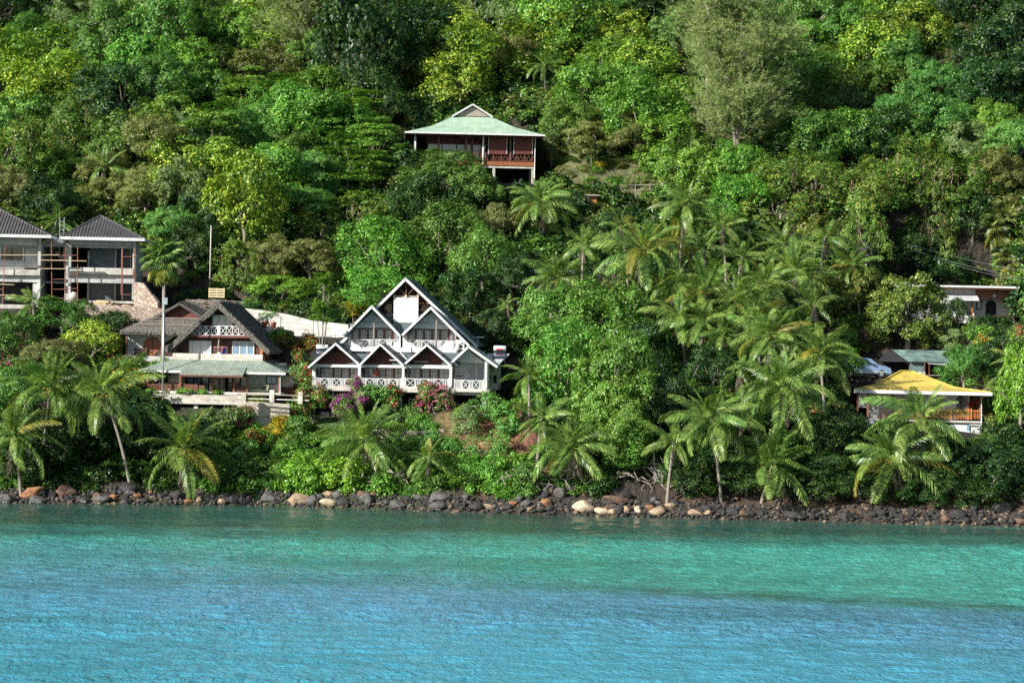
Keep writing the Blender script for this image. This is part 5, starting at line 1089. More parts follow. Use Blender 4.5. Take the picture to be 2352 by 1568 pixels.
# scaffolds: each tower a thing
def scaffold(poles, rails, planks, label, d=-1.3, red=True):
    p0 = Cn.p(poles[0][0], poles[0][2], d); t = thing('scaffold_tower', label, 'scaffold', Cn.W(p0), Cn.yaw)
    for (x0, y0, y1, x1) in poles: MB().tube([Cn.p(x0, y0, d) - p0, Cn.p(x1, y1, d) - p0], [.045, .045], 6).build('pole', M['rust'], t)
    for (x0, y0, x1, y1) in rails: MB().tube([Cn.p(x0, y0, d - .06) - p0, Cn.p(x1, y1, d - .06) - p0], [.035, .035], 6).build('crossbar', M['rust'], t)
    for (x0, y0, x1, y1) in planks: MB().bar(Cn.p(x0, y0, d - .2) - p0, Cn.p(x1, y1, d - .2) - p0, .25, .06).build('plank', M['plank'], t)
scaffold([(758, 520, 1440, 765), (962, 640, 1440, 958), (1143, 640, 1470, 1140)], [(770, 755, 1143, 762), (775, 822, 960, 826), (965, 1040, 1143, 1046), (780, 1105, 955, 1108), (780, 1250, 955, 1254), (960, 1248, 1140, 1250), (860, 1388, 955, 1388)], [(590, 815, 1270, 850), (600, 940, 960, 955)], 'red scaffold ladder frames between the two tiled blocks')
scaffold([(1790, 700, 1360, 1782), (1802, 660, 1440, 1800), (1975, 670, 1370, 1968), (1988, 680, 1370, 1984)], [(1795, 803, 1985, 808), (1780, 1072, 2020, 1080), (1775, 1362, 1985, 1366)], [], 'red scaffold at the right corner of the right tiled block')
scaffold([(78, 590, 1440, 40)], [(0, 735, 80, 735), (0, 945, 60, 948), (0, 1225, 50, 1228)], [(-80, 720, 870, 748), (0, 1150, 210, 1165), (0, 1310, 210, 1315)], 'red scaffold pole with long planks in front of the left tiled block')
o = thing('site_ladder', 'pale metal ladder mast standing between the two tiled roofs', 'ladder', Cn.W(Cn.p(875, 490, 4)), Cn.yaw); h_ = Cn.z(875, 190, 4) - Cn.z(875, 490, 4)
[MB().bar((x_, 0, -2), (x_, 0, h_), .06, .06).build('stile', M['steel'], o) for x_ in (0, .42)]; [MB().bar((.03, 0, h_ * i / 5), (.39, 0, h_ * i / 5), .04, .04).build('rung', M['steel'], o) for i in range(5)]
# building-site clutter
def brickstack(x, y, d, w_, h_, label, m='stone'):
    p_ = Cn.W(Cn.p(x, y, d)); p_.z = zt(p_.x, p_.y); t = thing('brick_stack', label, 'stack of blocks', p_, Cn.yaw); mb = MB(); rs = random.Random(int(x))
    for k in range(int(h_ / .2)):
        for i in range(10):
            a_ = 6.283 * i / 10 + k * .3; c_ = Vector((math.cos(a_) * w_ * .42, math.sin(a_) * w_ * .42, k * .2)); mb.box(c_.x - w_ * .13, c_.x + w_ * .13, c_.y - .12, c_.y + .12, c_.z, c_.z + .18)
    mb.tube([(0, 0, 0), (0, 0, h_ - .05)], [w_ * .42, w_ * .42], 12); mb.build('blocks', M['plank'], t); return t
brickstack(1540, 1450, -1.6, 1.9, 1.1, 'round stack of pale blocks in front of the right concrete block'); brickstack(1880, 1460, -1.4, 1.3, .7, 'low pile of pale blocks under a board at the right corner of the site')
for i, (x, y, lb) in enumerate([(1090, 1450, 'pinkish board leaning by the left column of the right concrete block'), (1180, 1455, 'second pinkish board leaning beside the cement mixer')]):
    p_ = Cn.W(Cn.p(x, y, -1.0)); p_.z = zt(p_.x, p_.y); o = MB().slab([(0, 0, 0), (.7, -.1, 0), (.35, .7, 1.15), (-.3, .75, 1.1)], (0, .04, .02)).build('leaning_board', M['pinkboard'], None); o.location = p_; tag(o, lb, 'board')
p_ = Cn.W(Cn.p(1050, 1400, -.9)); p_.z = zt(p_.x, p_.y); o = thing('cement_mixer', 'small pale cement mixer at the left column of the right concrete block', 'cement mixer', p_, .4)
MB().tube([(0, 0, .7), (.12, -.1, 1.0), (.2, -.16, 1.5), (.26, -.2, 1.8)], [.22, .45, .42, .22], 12).build('drum', M['concrete_lt'], o, True)
mb = MB(); [mb.bar((0, 0, .9), q, .06, .06) for q in ((-.5, -.4, 0), (.5, -.4, 0), (0, .6, 0))]; mb.build('stand', M['rust'], o)
# retaining walls
def wall(pts, top, m, name, label, th=.4, cat='wall', thick_dir=1, down=3.0):
    """wall following (u,v,Y) top points; runs down to below the ground"""
    mb = MB(); P = [at(*q) for q in pts]
    for a_, b_ in zip(P[:-1], P[1:]):
        d_ = (b_ - a_); n_ = Vector((-d_.y, d_.x, 0)).normalized() * th; lo = min(zt(a_.x, a_.y), zt(b_.x, b_.y)) - down * .3
        A = [Vector((q.x, q.y, 0)) for q in (a_, b_, b_ + n_, a_ + n_)]; z = [a_.z, b_.z, b_.z, a_.z]
        mb.hexa([Vector((q.x, q.y, min(lo, min(z) - top))) for q in A] + [Vector((q.x, q.y, zz)) for q, zz in zip(A, z)])
    o = mb.build(name, M[m], None); return tag(o, label, cat)
wall([(150, 698, 224.6), (250, 700, 224.6), (350, 704, 224.6), (390, 712, 224.8), (455, 716, 225)], 2.2, 'stone', 'stone_retaining_wall', 'pinkish rubble-stone retaining wall below the building site')
wall([(308, 648, 230), (330, 650, 229.6), (348, 676, 229.4), (362, 694, 229)], 1.0, 'stone', 'stone_retaining_wall', 'tan stone wall at the right end of the building site, behind the fan palm')
wall([(548, 707, 231), (600, 712, 230), (660, 722, 229), (712, 735, 228), (770, 742, 227), (800, 745, 226.5)], 1.3, 'concrete_lt', 'driveway_wall', 'sunlit cream wall along the driveway between the two seaside houses', .25)
wall([(622, 762, 223), (700, 775, 222.5), (735, 790, 222)], 1.5, 'offwhite', 'garden_wall', 'short cream garden wall right of the thatch roof, below the driveway', .25)
wall([(545, 921, 210.8), (600, 923, 210.8), (665, 928, 211)], 1.3, 'deck', 'stained_retaining_wall', 'stained grey retaining wall right of the thatched house terrace', .4)
wall([(860, 985, 206.8), (960, 990, 206.6), (1020, 985, 207)], 1.2, 'drystone', 'dry_stone_wall', 'rough dry-stone wall in the garden under the gabled house', .5)
# rail fence on the right of the terrace
f0 = at(541, 905, 209.6); t = thing('terrace_fence', 'low fence of cream rails and stone posts right of the patterned sofa', 'fence', (f0.x, f0.y, f0.z))
for i, (u, v) in enumerate(((560, 904), (625, 898), (690, 902))):
    p_ = at(u, v, 209.6) - f0; MB().box(p_.x - .2, p_.x + .2, -.2, .2, p_.z - .95, p_.z + .1).build('fence_post', M['tanpanel'], t)
for dz, m_ in ((-.15, 'graytimber'), (-.55, 'offwhite')):
    MB().tube([at(545, 900, 209.6) - f0 + Vector((0, 0, dz)), at(710, 905, 209.6) - f0 + Vector((0, 0, dz))], [.06, .06], 6).build('fence_rail', M[m_], t)
# green wire fence with pots
f0 = at(535, 712, 225.5); t = thing('wire_fence', 'green wire fence beside the sunlit driveway wall', 'fence', f0); W0 = [(533, 712), (565, 718), (612, 722), (645, 727), (720, 735)]
for (u, v) in W0: p_ = at(u, v, 225.5) - f0; MB().tube([p_, p_ - Vector((0, 0, 1.9))], [.035, .035], 6).build('fence_post', M['greenfence'], t)
mb = MB()
for a_, b_ in zip(W0[:-1], W0[1:]):
    for k in range(4): mb.bar(at(*a_, 225.5) - f0 - Vector((0, 0, .05 + k * .45)), at(*b_, 225.5) - f0 - Vector((0, 0, .05 + k * .45)), .025, .025)
mb.build('fence_wire', M['greenfence'], t)
wall([(605, 754, 223.6), (660, 757, 223.6), (672, 760, 223.6)], 1.0, 'offwhite', 'pot_ledge', 'cream ledge carrying the two terracotta pots', 1.6, 'ledge', down=1)
for (u, v, lb) in ((600, 752, 'terracotta pot on the cream ledge, nearer the thatch roof'), (620, 754, 'terracotta pot on the cream ledge, farther from the thatch roof')):
    p_ = at(u + 8, v, 223.9); o = thing('terracotta_pot', lb, 'plant pot', p_); MB().tube([(0, 0, 0), (0, 0, .5), (0, 0, .52), (0, 0, .6)], [.2, .28, .31, .31], 14).build('pot', M['terracotta'], o, True)
    me, _ = crown('plant', 900 + u, (.5, .5, .6), 6, .25, 8, 8, .06, 'lob', 0, -.2, LM['m']); inst('plant', me, o, (0, 0, .95))
# pallet stack and brushwood
p_ = at(497, 690, 226.5); gz = p_.z - .9; o = thing('timber_pallet', 'pale wooden pallet tilted on top of the brushwood pile', 'pallet', (p_.x, p_.y, gz + 1.1), .1)
for i in range(2): mb = MB(); [mb.box(-.75, .75, 0, .02 + .03, .1 + k * .26 + i * .02, .26 + k * .26) for k in range(4)] if i == 0 else [mb.box(x_, x_ + .1, .052, .15, .1, 1.1) for x_ in (-.75, -.05, .65)]; q = mb.build('slats' if i == 0 else 'bearers', M['plank'], o); q.rotation_euler = (R(-25), 0, 0)
mb = MB(); rs = random.Random(4)
for i in range(140):
    a_ = Vector((rs.uniform(-1.9, 1.9), rs.uniform(-.6, .6), rs.uniform(0, .9))); d_ = Vector((rs.uniform(-1.2, 1.2), rs.uniform(-.3, .3), rs.uniform(-.15, .15))); mb.bar(a_ - d_, a_ + d_, .04, .04)
q = mb.build('brushwood_pile', M['graytimber'], None); q.location = (p_.x - .3, p_.y, gz); tag(q, 'heap of grey sticks and brushwood under the pallet behind the thatch roofs', 'brushwood pile')
# poles
def pole(u0, v0, u1, v1, Y, label, r=.09, name='utility_pole', m='steel', extra=None):
    b, t_ = at(u1, v1, Y), at(u0, v0, Y); b.z = min(b.z, zt(b.x, b.y)); o = thing(name, label, 'pole', b); MB().tube([Vector((0, 0, -.5)), t_ - b], [r, r * .75], 8).build('shaft', M[m], o, True)
    if extra: extra(o, t_ - b)
    return o
pole(377, 690, 375, 832, 212.5, 'tall thin grey lamp pole rising in front of the thatched cottage', .085, 'lamp_pole', extra=lambda o, tp: MB().box(tp.x - .1, tp.x + .3, -.1, .1, tp.z - .35, tp.z + .25).build('lamp_head', M['steel'], o))
pole(485, 518, 482, 640, 240, 'slim grey utility pole standing before the dark trees above the A-frame', .075, m='whitebark')
pole(1750, 420, 1749, 460, 262, 'short white post on the hillside right of the coconut palms', .13, 'marker_post', 'white')
# ================================================================== GREEN-ROOFED HOUSE on the hill
g_ = Fr(1480, 360, 600, 2352, 264, R(3), .008, (1700, 1020), 'green_roofed_house', 'timber house on stilts with a pale green sheet roof, alone on the hillside', 'house')
T_ = g_.t; ye, dE = -1.6, 11.5
zE = (g_.z(175, 512, ye) + g_.z(2190, 575, ye)) / 2; xl, xr = g_.x(165, 512, ye), g_.x(2195, 575, ye)
kl, kr = g_.p(560, 425, .6), g_.p(1775, 468, .6); zk = (kl.z + kr.z) / 2; tl, tr = g_.p(865, 290, 3.2), g_.p(1420, 305, 3.2); zt_g = (tl.z + tr.z) / 2
ap = g_.p(1152, 125, 3.0)
def ring(x0, x1, y0, y1, z): return [Vector((x0, y0, z)), Vector((x1, y0, z)), Vector((x1, y1, z)), Vector((x0, y1, z))]
r0 = ring(xl, xr, ye, dE, zE); r1 = ring(kl.x, kr.x, .6, dE - 2.2, zk); r2 = ring(tl.x, tr.x, 3.2, dE - 4.8, zt_g)
mb = MB()
for a_, b_ in ((r0, r1), (r1, r2)):
    for i in range(4): mb.add([a_[i], a_[(i + 1) % 4], b_[(i + 1) % 4], b_[i]], [(0, 1, 2, 3)])
mb.add(r2, [(0, 1, 2, 3)]); rf = mb.build('roof', M['greensheet'], T_)
cg = (tl.x + tr.x) / 2; gx = .16
mb = MB(); A0, A1 = Vector((cg, 2.7, ap.z)), Vector((cg, dE - 4.4, ap.z))
for sgn, q in ((-1, r2[0]), (1, r2[1])):
    mb.slab([Vector((q.x + sgn * gx, 2.7, zt_g - .10)), A0 + Vector((0, 0, sgn * .002)), A1 + Vector((0, 0, sgn * .002)), Vector((q.x + sgn * gx, dE - 4.4, zt_g - .10))], (0, 0, .07))
mb.build('ridge_roof', M['greysheet'], T_)
mb = MB(); [mb.bar(Vector((r2[i].x + s_ * gx, 2.66, zt_g - .08)), A0 + Vector((0, -.04, 0)), .06, .17, (0, 0, 1)) for i, s_ in ((0, -1), (1, 1))]; mb.build('barge_board', M['white'], T_)
MB().slab([Vector((r2[0].x + .3, 3.0, zt_g + .02)), Vector((r2[1].x - .3, 3.0, zt_g + .02)), Vector((cg, 3.0, ap.z - .22))], (0, .1, 0)).build('gable_vent', M['graytimber'], T_)
mb = MB(); mb.box(xl, xr, ye - .14, ye - .01, zE - .16, zE + .02); mb.box(xl - .12, xl - .01, ye - .14, dE, zE - .16, zE + .015); mb.box(xr + .01, xr + .12, ye - .14, dE, zE - .16, zE + .015); mb.build('gutter', M['white'], T_)
MB().box(xl + .02, xr - .02, ye + .02, dE - .02, zE - .22, zE - .04).build('soffit', M['brownwood'], T_)
for (x_, m_) in ((300, 'white'), (650, 'framewood'), (1052, 'framewood'), (1142, 'framewood'), (1703, 'framewood'), (2030, 'brownwood')): g_.B('verandah_post', m_, x_ - 13, 540, x_ + 13, 960, 0 if x_ != 1142 else 1.2, .2 if x_ != 1142 else 1.4)
mb = MB(); mb.tube([g_.p(1308, 570, -1.5), g_.p(1305, 600, -.4), g_.p(1298, 1000, -.4)], [.09] * 3, 8); mb.tube([g_.p(2180, 600, -1.5), g_.p(2068, 605, -.4), g_.p(2055, 1240, -.4)], [.06] * 3, 6); mb.build('downpipe', M['white'], T_)
g_.B('inner_wall', 'redwood', 460, 560, 1340, 700, 2.5, 2.7); g_.B('inner_wall', 'dark', 460, 700, 2040, 960, 3.0, 3.2); g_.B('inner_wall', 'brownwood', 1340, 560, 2040, 700, 2.5, 2.7); g_.B('end_wall', 'brownwood', 2030, 580, 2045, 960, .25, 9)
window(g_, 480, 690, 1340, 925, 2.95, 8, 1, 'dark', 'curtain', name='sliding_doors', split=4, fw=.08)
for x0, x1 in ((1380, 1650), (1752, 2025)):
    o = g_.B('roller_blind', 'redwood', x0, 580, x1, 855, -.12, -.06); [g_.B('blind_cord', 'white', q - 4, 580, q + 4, 855, -.16, -.125, o) for q in (x0, x1)]
railing(g_, 'verandah_railing', 'framewood', 480, 795, 1290, 935, .1, 'PVVPVVPVVPVVPVVPVVPVVP', thin=.05); railing(g_, 'verandah_railing', 'framewood', 1330, 850, 2035, 955, .1, 'PVVPVVPVVPVVPVVPVVP', thin=.05)
g_.B('timber_deck', 'doorwood', 300, 950, 2050, 1010, -.2, 9); g_.B('deck_beam', 'concrete_lt', 560, 1011, 2050, 1050, -.1, .3)
for x_ in (700, 1455, 2030): g_.B('stilt', 'concrete_lt', x_ - 19, 1050, x_ + 19, 1400, -.05, .35)
for x_ in (1000, 1990): g_.B('stilt', 'concrete', x_ - 15, 1050, x_ + 15, 1330, 5, 5.4)
for x_ in (990, 1255, 1105): p_ = g_.p(x_, 590, .8); MB().tube([p_, p_ - Vector((0, 0, .14))], [.04, .1], 8).build('hanging_lamp', M['white'], T_)
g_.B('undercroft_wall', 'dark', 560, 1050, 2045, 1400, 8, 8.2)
chair(g_, 640, 930, 1.2, 'dark chair on the verandah of the green-roofed house, left of the first post'); chair(g_, 1240, 935, 1.2, 'dark chair on the verandah of the green-roofed house, near the white downpipe')
# little concrete hut and wire fence right of it
p_ = at(1345, 463, 253); p_.z = max(p_.z, zt(p_.x, p_.y)); o = thing('garden_hut', 'small flat-topped brick hut on the dry grass slope below the green-roofed house', 'hut', (p_.x, p_.y, p_.z - .4)); MB().box(-1.2, .35, 0, 2, 0, 1.0).build('wall', M['whitewall'], o); MB().box(.352, 1.2, .2, 2, 0, 1.0).build('brick_wall', M['orangewood'], o); MB().box(-1.4, 1.45, -.25, 2.2, 1.0, 1.14).build('flat_roof', M['graytimber'], o)
f0 = at(1360, 425, 266); t = thing('slope_fence', 'thin grey post and wire fence across the dry slope right of the green-roofed house', 'fence', f0); pp = []
for u in range(1360, 1660, 33):
    q, _ = on_ray(u, 440 + (u - 1360) * .05, 0.6); pp.append(q - f0); MB().tube([pp[-1], pp[-1] + Vector((0, 0, 1.5))], [.04, .04], 5).build('fence_post', M['graytimber'], t)
mb = MB(); [mb.bar(a_ + Vector((0, 0, h)), b_ + Vector((0, 0, h)), .02, .02) for a_, b_ in zip(pp[:-1], pp[1:]) for h in (.4, .9, 1.4)]; mb.build('fence_wire', M['steel'], t)

# ================================================================== YELLOW-ROOFED HOUSE
Y_ = Fr(3100, 1280, 740, 2352, 209, R(-8), .006, (1600, 935), 'yellow_roofed_house', 'white house with a yellow hipped roof behind the right-hand shore palms', 'house')
T_ = Y_.t; ye = -1.3
xl, xr = Y_.x(345, 545, ye), Y_.x(1965, 615, ye); zE = (Y_.z(600, 575, ye) + Y_.z(1965, 612, ye)) / 2; dE = 9.5
a1 = Y_.p(960, 350, 3.6)
c0, c1, c2, c3 = ring(xl, xr, ye, dE, zE); top0, top1 = Vector((a1.x - .5, 3.6, a1.z)), Vector((a1.x + .4, 3.9, a1.z - .02))
k0, k1 = c0.lerp(top0, .42) - Vector((0, 0, .28)), c1.lerp(top1, .45) - Vector((0, 0, .42)); k2, k3 = c2.lerp(top1, .45) - Vector((0, 0, .42)), c3.lerp(top0, .42) - Vector((0, 0, .28))
mb = MB(); low, kk = [c0, c1, c2, c3], [k0, k1, k2, k3]; tt = [top0, top1, top1, top0]
for i in range(4):
    j = (i + 1) % 4; mb.add([low[i], low[j], kk[j], kk[i]], [(0, 1, 2, 3)]); mb.add([kk[i], kk[j], tt[j], tt[i]], [(0, 1, 2, 3)] if tt[i] != tt[j] else [(0, 1, 2)])
rf = mb.build('roof', M['yellow'], T_)
mb = MB(); [mb.bar(a_ + Vector((0, 0, .05)), b_ + Vector((0, 0, .05)), .16, .09) for a_, b_ in ((c1, k1), (k1, top1), (c0, k0), (k0, top0), (top0, top1))]; mb.build('ridge_cap', M['yellow'], rf)
mb = MB(); mb.box(xl - .06, xr + .06, ye - .12, ye - .01, zE - .26, zE + .02); mb.box(xr + .01, xr + .12, ye - .005, dE, zE - .26, zE + .015); mb.box(xl - .12, xl - .01, ye - .005, dE, zE - .26, zE + .015); mb.build('fascia', M['white'], T_)
MB().box(xl + .03, xr - .03, ye + .01, dE, zE - .20, zE - .1).build('soffit', M['whitewall'], T_)
for x_ in (370, 490, 787, 1665, 1825): Y_.B('verandah_post', 'postwood', x_ - 11, 590, x_ + 11, 930, 0, .2)
for pts in (((600, 590, -1.1), (628, 640, -.3), (605, 900, -.3)), ((1965, 640, -1.2), (1845, 665, -.35), (1845, 1150, -.35))):
    MB().tube([Y_.p(*q) for q in pts], [.055] * 3, 6).build('downpipe', M['white'], T_)
Y_.B('front_wall', 'whitewall', 500, 590, 1700, 935, 2.0, 2.2); Y_.B('front_wall', 'whitewall', 380, 575, 485, 780, 1.6, 1.8); Y_.B('side_wall', 'brownwood', 1705, 640, 1840, 935, 2.3, 2.5); Y_.B('rear_wall', 'whitewall', 400, 600, 1800, 935, 8, 8.2)
archdoor(Y_, 1540, 645, 1640, 935, 1.97, 'darkroom'); window(Y_, 1240, 680, 1385, 790, 1.96, 2, 1, 'framewood', 'glass'); window(Y_, 690, 685, 760, 790, 1.96, 1, 1, 'white', 'skyglass'); window(Y_, 900, 680, 1050, 800, 1.96, 2, 1, 'framewood', 'glass')
o = Y_.B('verandah_railing', 'orangewood', 640, 805, 1835, 818, -.05, .05)
mb = MB()
for i in range(58):
    x_ = 640 + i * 20.7; p_ = Y_.p(x_, 925, 0); q = Y_.p(x_, 818, 0); mb.tube([p_, p_.lerp(q, .3), p_.lerp(q, .6), q], [.03, .05, .03, .035], 5)
mb.build('balusters', M['orangewood'], o); [Y_.B('newel_post', 'orangewood', x_ - 11, 800, x_ + 11, 930, -.14, .12) for x_ in (880, 1485, 1690, 1722)]
Y_.B('verandah_floor', 'concrete_lt', 340, 932, 1845, 950, -.3, 8); Y_.B('base_wall', 'white', 1340, 952, 1705, 1270, .0, .3); Y_.B('base_wall', 'white', 1705, 952, 1845, 1000, -.1, .3); Y_.B('store_door', 'concrete', 1712, 985, 1812, 1180, .1, .3); Y_.B('store_window', 'skyglass', 1668, 965, 1702, 1060, -.03, .0); Y_.B('base_pier', 'white', 1812, 1000, 1845, 1180, .0, .3); Y_.B('base_wall', 'darkroom', 400, 952, 1340, 1270, .5, .8); Y_.B('side_base', 'white', 1836, 1000, 1846, 1250, .3, 8)
for x_, lb in ((1700, 'dark red hanging plant on the verandah of the yellow-roofed house, left one'), (1790, 'red hanging plant on the verandah of the yellow-roofed house, right one')):
    me, _ = crown('leaves', 700 + x_, (.25, .25, .22), 5, .12, 7, 7, .05, 'lob', 0, -.9, LM['R']); o = thing('hanging_plant', lb, 'hanging plant', Y_.W(Y_.p(x_, 740, .8))); inst('leaves', me, o); MB().tube([(0, 0, 0), (0, 0, 1.0)], [.012, .012], 5).build('hanger', M['steel'], o)
wall([(1895, 968, 208.6), (1935, 965, 208.8), (1985, 966, 209), (2010, 962, 209.2)], .9, 'white', 'white_garden_wall', 'low pale garden wall left of the yellow-roofed house', .3, down=1)

# ================================================================== OLD SHED with blue-green sheet roof
K_ = Fr(3100, 1280, 740, 2352, 222, R(10), .0, (1080, 420), 'old_shed', 'ramshackle dark shed with a blue-green sheet roof above the yellow roof', 'shed')
T_ = K_.t
A_, B_ = K_.p(775, 95, 3.2), K_.p(1325, 108, 3.2); C_, D_ = K_.p(1575, 245, 0), K_.p(985, 240, 0); A_.z = B_.z = (A_.z + B_.z) / 2; C_.z = D_.z = (C_.z + D_.z) / 2
MB().slab([D_, C_, B_ + Vector((.9, 0, 0)), A_], (0, 0, -.06)).build('roof_sheet', M['bluesheet'], T_); MB().slab([A_, B_ + Vector((.9, 0, 0)), Vector((C_.x, 6.4, C_.z)), Vector((D_.x, 6.4, D_.z))], (0, 0, -.06)).build('roof_sheet', M['bluesheet'], T_)
MB().slab([D_ + Vector((-.1, .2, 0)), A_ + Vector((-.1, 0, 0)), Vector((D_.x - .1, 6.2, D_.z)), Vector((D_.x - .1, 6.2, D_.z - .2)), D_ + Vector((-.1, .2, -.2))], (.08, 0, 0)).build('gable_end', M['dark'], T_)
l_ = [K_.p(610, 235, 1.5), K_.p(980, 245, .2), K_.p(980, 115, 2.8), K_.p(700, 120, 3)]; MB().slab(l_, (0, .1, -.05)).build('side_thatch', M['dark'], T_)
K_.B('front_panel', 'bluesheet', 985, 245, 1165, 410, .3, .4); K_.B('dark_room', 'dark', 1165, 250, 1540, 470, 2.4, 2.6); K_.B('side_room', 'dark', 650, 250, 985, 420, 2.2, 2.4)
l_ = [K_.p(1215, 262, -.6), K_.p(1580, 290, -.6), K_.p(1545, 250, .4), K_.p(1200, 248, .4)]; MB().slab(l_, (0, 0, -.05)).build('awning', M['greysheet'], T_)
for x_ in (1170, 1225, 1500): K_.B('timber_post', 'framewood', x_ - 5, 250, x_ + 5, 440, -.3, -.2)
K_.B('shelf_board', 'graytimber', 1175, 397, 1410, 410, -.5, .2); K_.B('work_bench', 'concrete_lt', 1120, 360, 1175, 410, -.4, .2)
# ================================================================== CAR
def car():
    p_ = at(1984, 866, 219.5); p_.z = zt(p_.x, p_.y); t = thing('parked_car', 'silver-blue suv with dark windows parked between the round trees and the old shed', 'car', p_, R(4))
    body = mat('silver_blue_paint', (.24, .36, .55), .25, .05, 2, metal=.4); prof = [(-2.3, .35), (-2.35, .9), (-2.25, 1.1), (-2.05, 1.62), (-1.6, 1.74), (.0, 1.74), (.5, 1.64), (1.15, 1.12), (1.9, .98), (2.25, .82), (2.35, .55), (2.3, .35)]
    me = bpy.data.meshes.new('body'); bm = bmesh.new(); n = len(prof); rows = []
    for y_, s_ in ((-.92, .0), (-.86, .04), (.86, .04), (.92, .0)):
        rows.append([bm.verts.new((x_, y_ * (1 - .16 * max(0, z_ - 1.05) / .7), z_ + (s_ if z_ > .5 else 0))) for x_, z_ in prof])
    for a_, b_ in zip(rows[:-1], rows[1:]):
        for i in range(n): bm.faces.new((a_[i], a_[(i + 1) % n], b_[(i + 1) % n], b_[i]))
    bm.faces.new(rows[0][::-1]); bm.faces.new(rows[-1]); bmesh.ops.recalc_face_normals(bm, faces=bm.faces); bm.to_mesh(me); bm.free(); me.materials.append(body); inst('body', me, t)
    for poly in ([(-1.85, 1.16), (-1.65, 1.6), (-.85, 1.64), (-.85, 1.14)], [(-.75, 1.14), (-.75, 1.64), (.1, 1.62), (.75, 1.12)]):
        MB().slab([(x_, -.93 * (1 - .16 * max(0, z_ - 1.05) / .7) - .012, z_) for x_, z_ in poly], (0, .02, 0)).build('side_window', M['glass'], t)
    MB().slab([(.56, -.72, 1.62), (.56, .72, 1.62), (1.18, .8, 1.17), (1.18, -.8, 1.17)], (.02, 0, .02)).build('windscreen', M['glass'], t)
    for x_ in (-1.4, 1.45):
        for y_ in (-.82, .82):
            w_ = link(bpy.data.objects.new('wheel', MB().tube([(0, -.11, 0), (0, .11, 0)], [.35, .35], 18).mesh('wheel', M['dark'], False))); w_.parent = t; w_.location = (x_, y_, .35); MB().tube([(0, -.125, 0), (0, .125, 0)], [.2, .2], 12).build('rim', M['steel'], w_)
    for y_ in (-.7, .7): MB().box(2.16, 2.3, y_ - .18, y_ + .18, .72, .86).build('headlight', M['skyglass'], t)
    MB().box(.6, .78, -1.1, -.93, 1.08, 1.24).build('wing_mirror', M['dark'], t); MB().box(-1.9, 1.9, -.955, -.925, .5, .56).build('side_trim', M['white'], t)
car()
# ================================================================== FLAT-ROOFED HOUSE
X_ = Fr(3400, 1040, 440, 2352, 240, R(0), .002, (1700, 880), 'flat_roofed_house', 'low house with a white-edged flat roof and brown arched porch at the right edge', 'house')
T_ = X_.t
zt1 = (X_.z(330, 140, -1.2) + X_.z(2310, 190, -1.2)) / 2; x0, x1 = X_.x(-420, 140, -1.2), X_.x(2310, 190, -1.2); h_ = abs(X_.z(1000, 150, -1.2) - X_.z(1000, 190, -1.2))
MB().box(x0, x1, -1.25, 9, zt1 - h_, zt1).build('flat_roof', M['white'], T_); MB().box(x0 + .1, x1 - .15, -1.1, 9.05, zt1 - h_ * 1.75, zt1 - h_ - .004).build('eave_board', M['doorwood'], T_)
X_.B('clerestory_wall', 'whitewall', -300, 215, 1378, 330, .0, .2); [X_.B('panel_joint', 'graytimber', q - 3, 218, q + 3, 328, -.02, -.002) for q in (620, 940, 1150, 1330)]
l, r = X_.p(760, 342, .0), X_.p(1460, 342, .0); l2, r2 = X_.p(740, 440, -1.3), X_.p(1450, 440, -1.3); l.z = r.z; l2.z = r2.z; l.x = l2.x; r.x = r2.x
MB().slab([l2, r2, r, l], (0, 0, -.05)).build('awning_roof', M['greysheet'], T_); MB().box(l2.x, r2.x, -1.36, -1.31, l2.z - .14, l2.z).build('awning_fascia', M['white'], T_)
pts = [X_.p(*q, .2) for q in ((1360, 240), (2165, 250), (2165, 545), (2110, 520), (1950, 428), (1700, 408), (1500, 425), (1360, 470))]; MB().slab(pts, (0, .12, 0)).build('porch_arch', M['doorwood'], T_)
X_.B('porch_post', 'orangewood', 1300, 500, 1326, 860, -.6, -.4); X_.B('porch_post', 'white', 1330, 470, 1352, 860, .0, .2); X_.B('porch_post', 'orangewood', 2103, 520, 2132, 700, .1, .3); X_.B('porch_post', 'white', 2140, 540, 2160, 860, .15, .35)
X_.B('porch_wall', 'whitewall', 1200, 400, 2120, 900, 2.0, 2.2); X_.B('house_wall', 'whitewall', -300, 330, 1330, 900, .25, .45); X_.B('side_wall', 'brownwood', 2166, 250, 2185, 900, .4, 8.5); X_.B('side_wall', 'brownwood', 2185, 250, 2270, 540, 1, 8.5)
archdoor(X_, 1580, 462, 1786, 870, 1.96, 'dark'); window(X_, 1400, 455, 1500, 645, 1.95, 1, 1, 'dark', 'curtain'); p_ = X_.p(1748, 365, .1); MB().tube([p_, p_ - Vector((0, .2, 0))], [.1, .16], 10).build('porch_lamp', M['white'], T_)
railing(X_, 'porch_railing', 'brownwood', 1735, 762, 2115, 870, .1, 'PIIIIIP'); X_.B('porch_floor', 'concrete', 1200, 875, 2170, 930, -.4, 8)
mb = MB(); [mb.bar(X_.p(*a_, -1.0), X_.p(*b_, -1.0), .09, .09) for a_, b_ in (((1340, 778), (1930, 920)), ((1600, 845), (1600, 945)), ((1765, 885), (1765, 1030)), ((1660, 950), (1765, 885)))]; mb.build('ramp_handrail', M['orangewood'], T_)
MB().box(X_.x(-300, 700, 1), X_.x(1300, 700, 1), .5, 8, X_.z(500, 900, 1), X_.z(500, 250, 1)).build('rear_wall', M['whitewall'], T_)
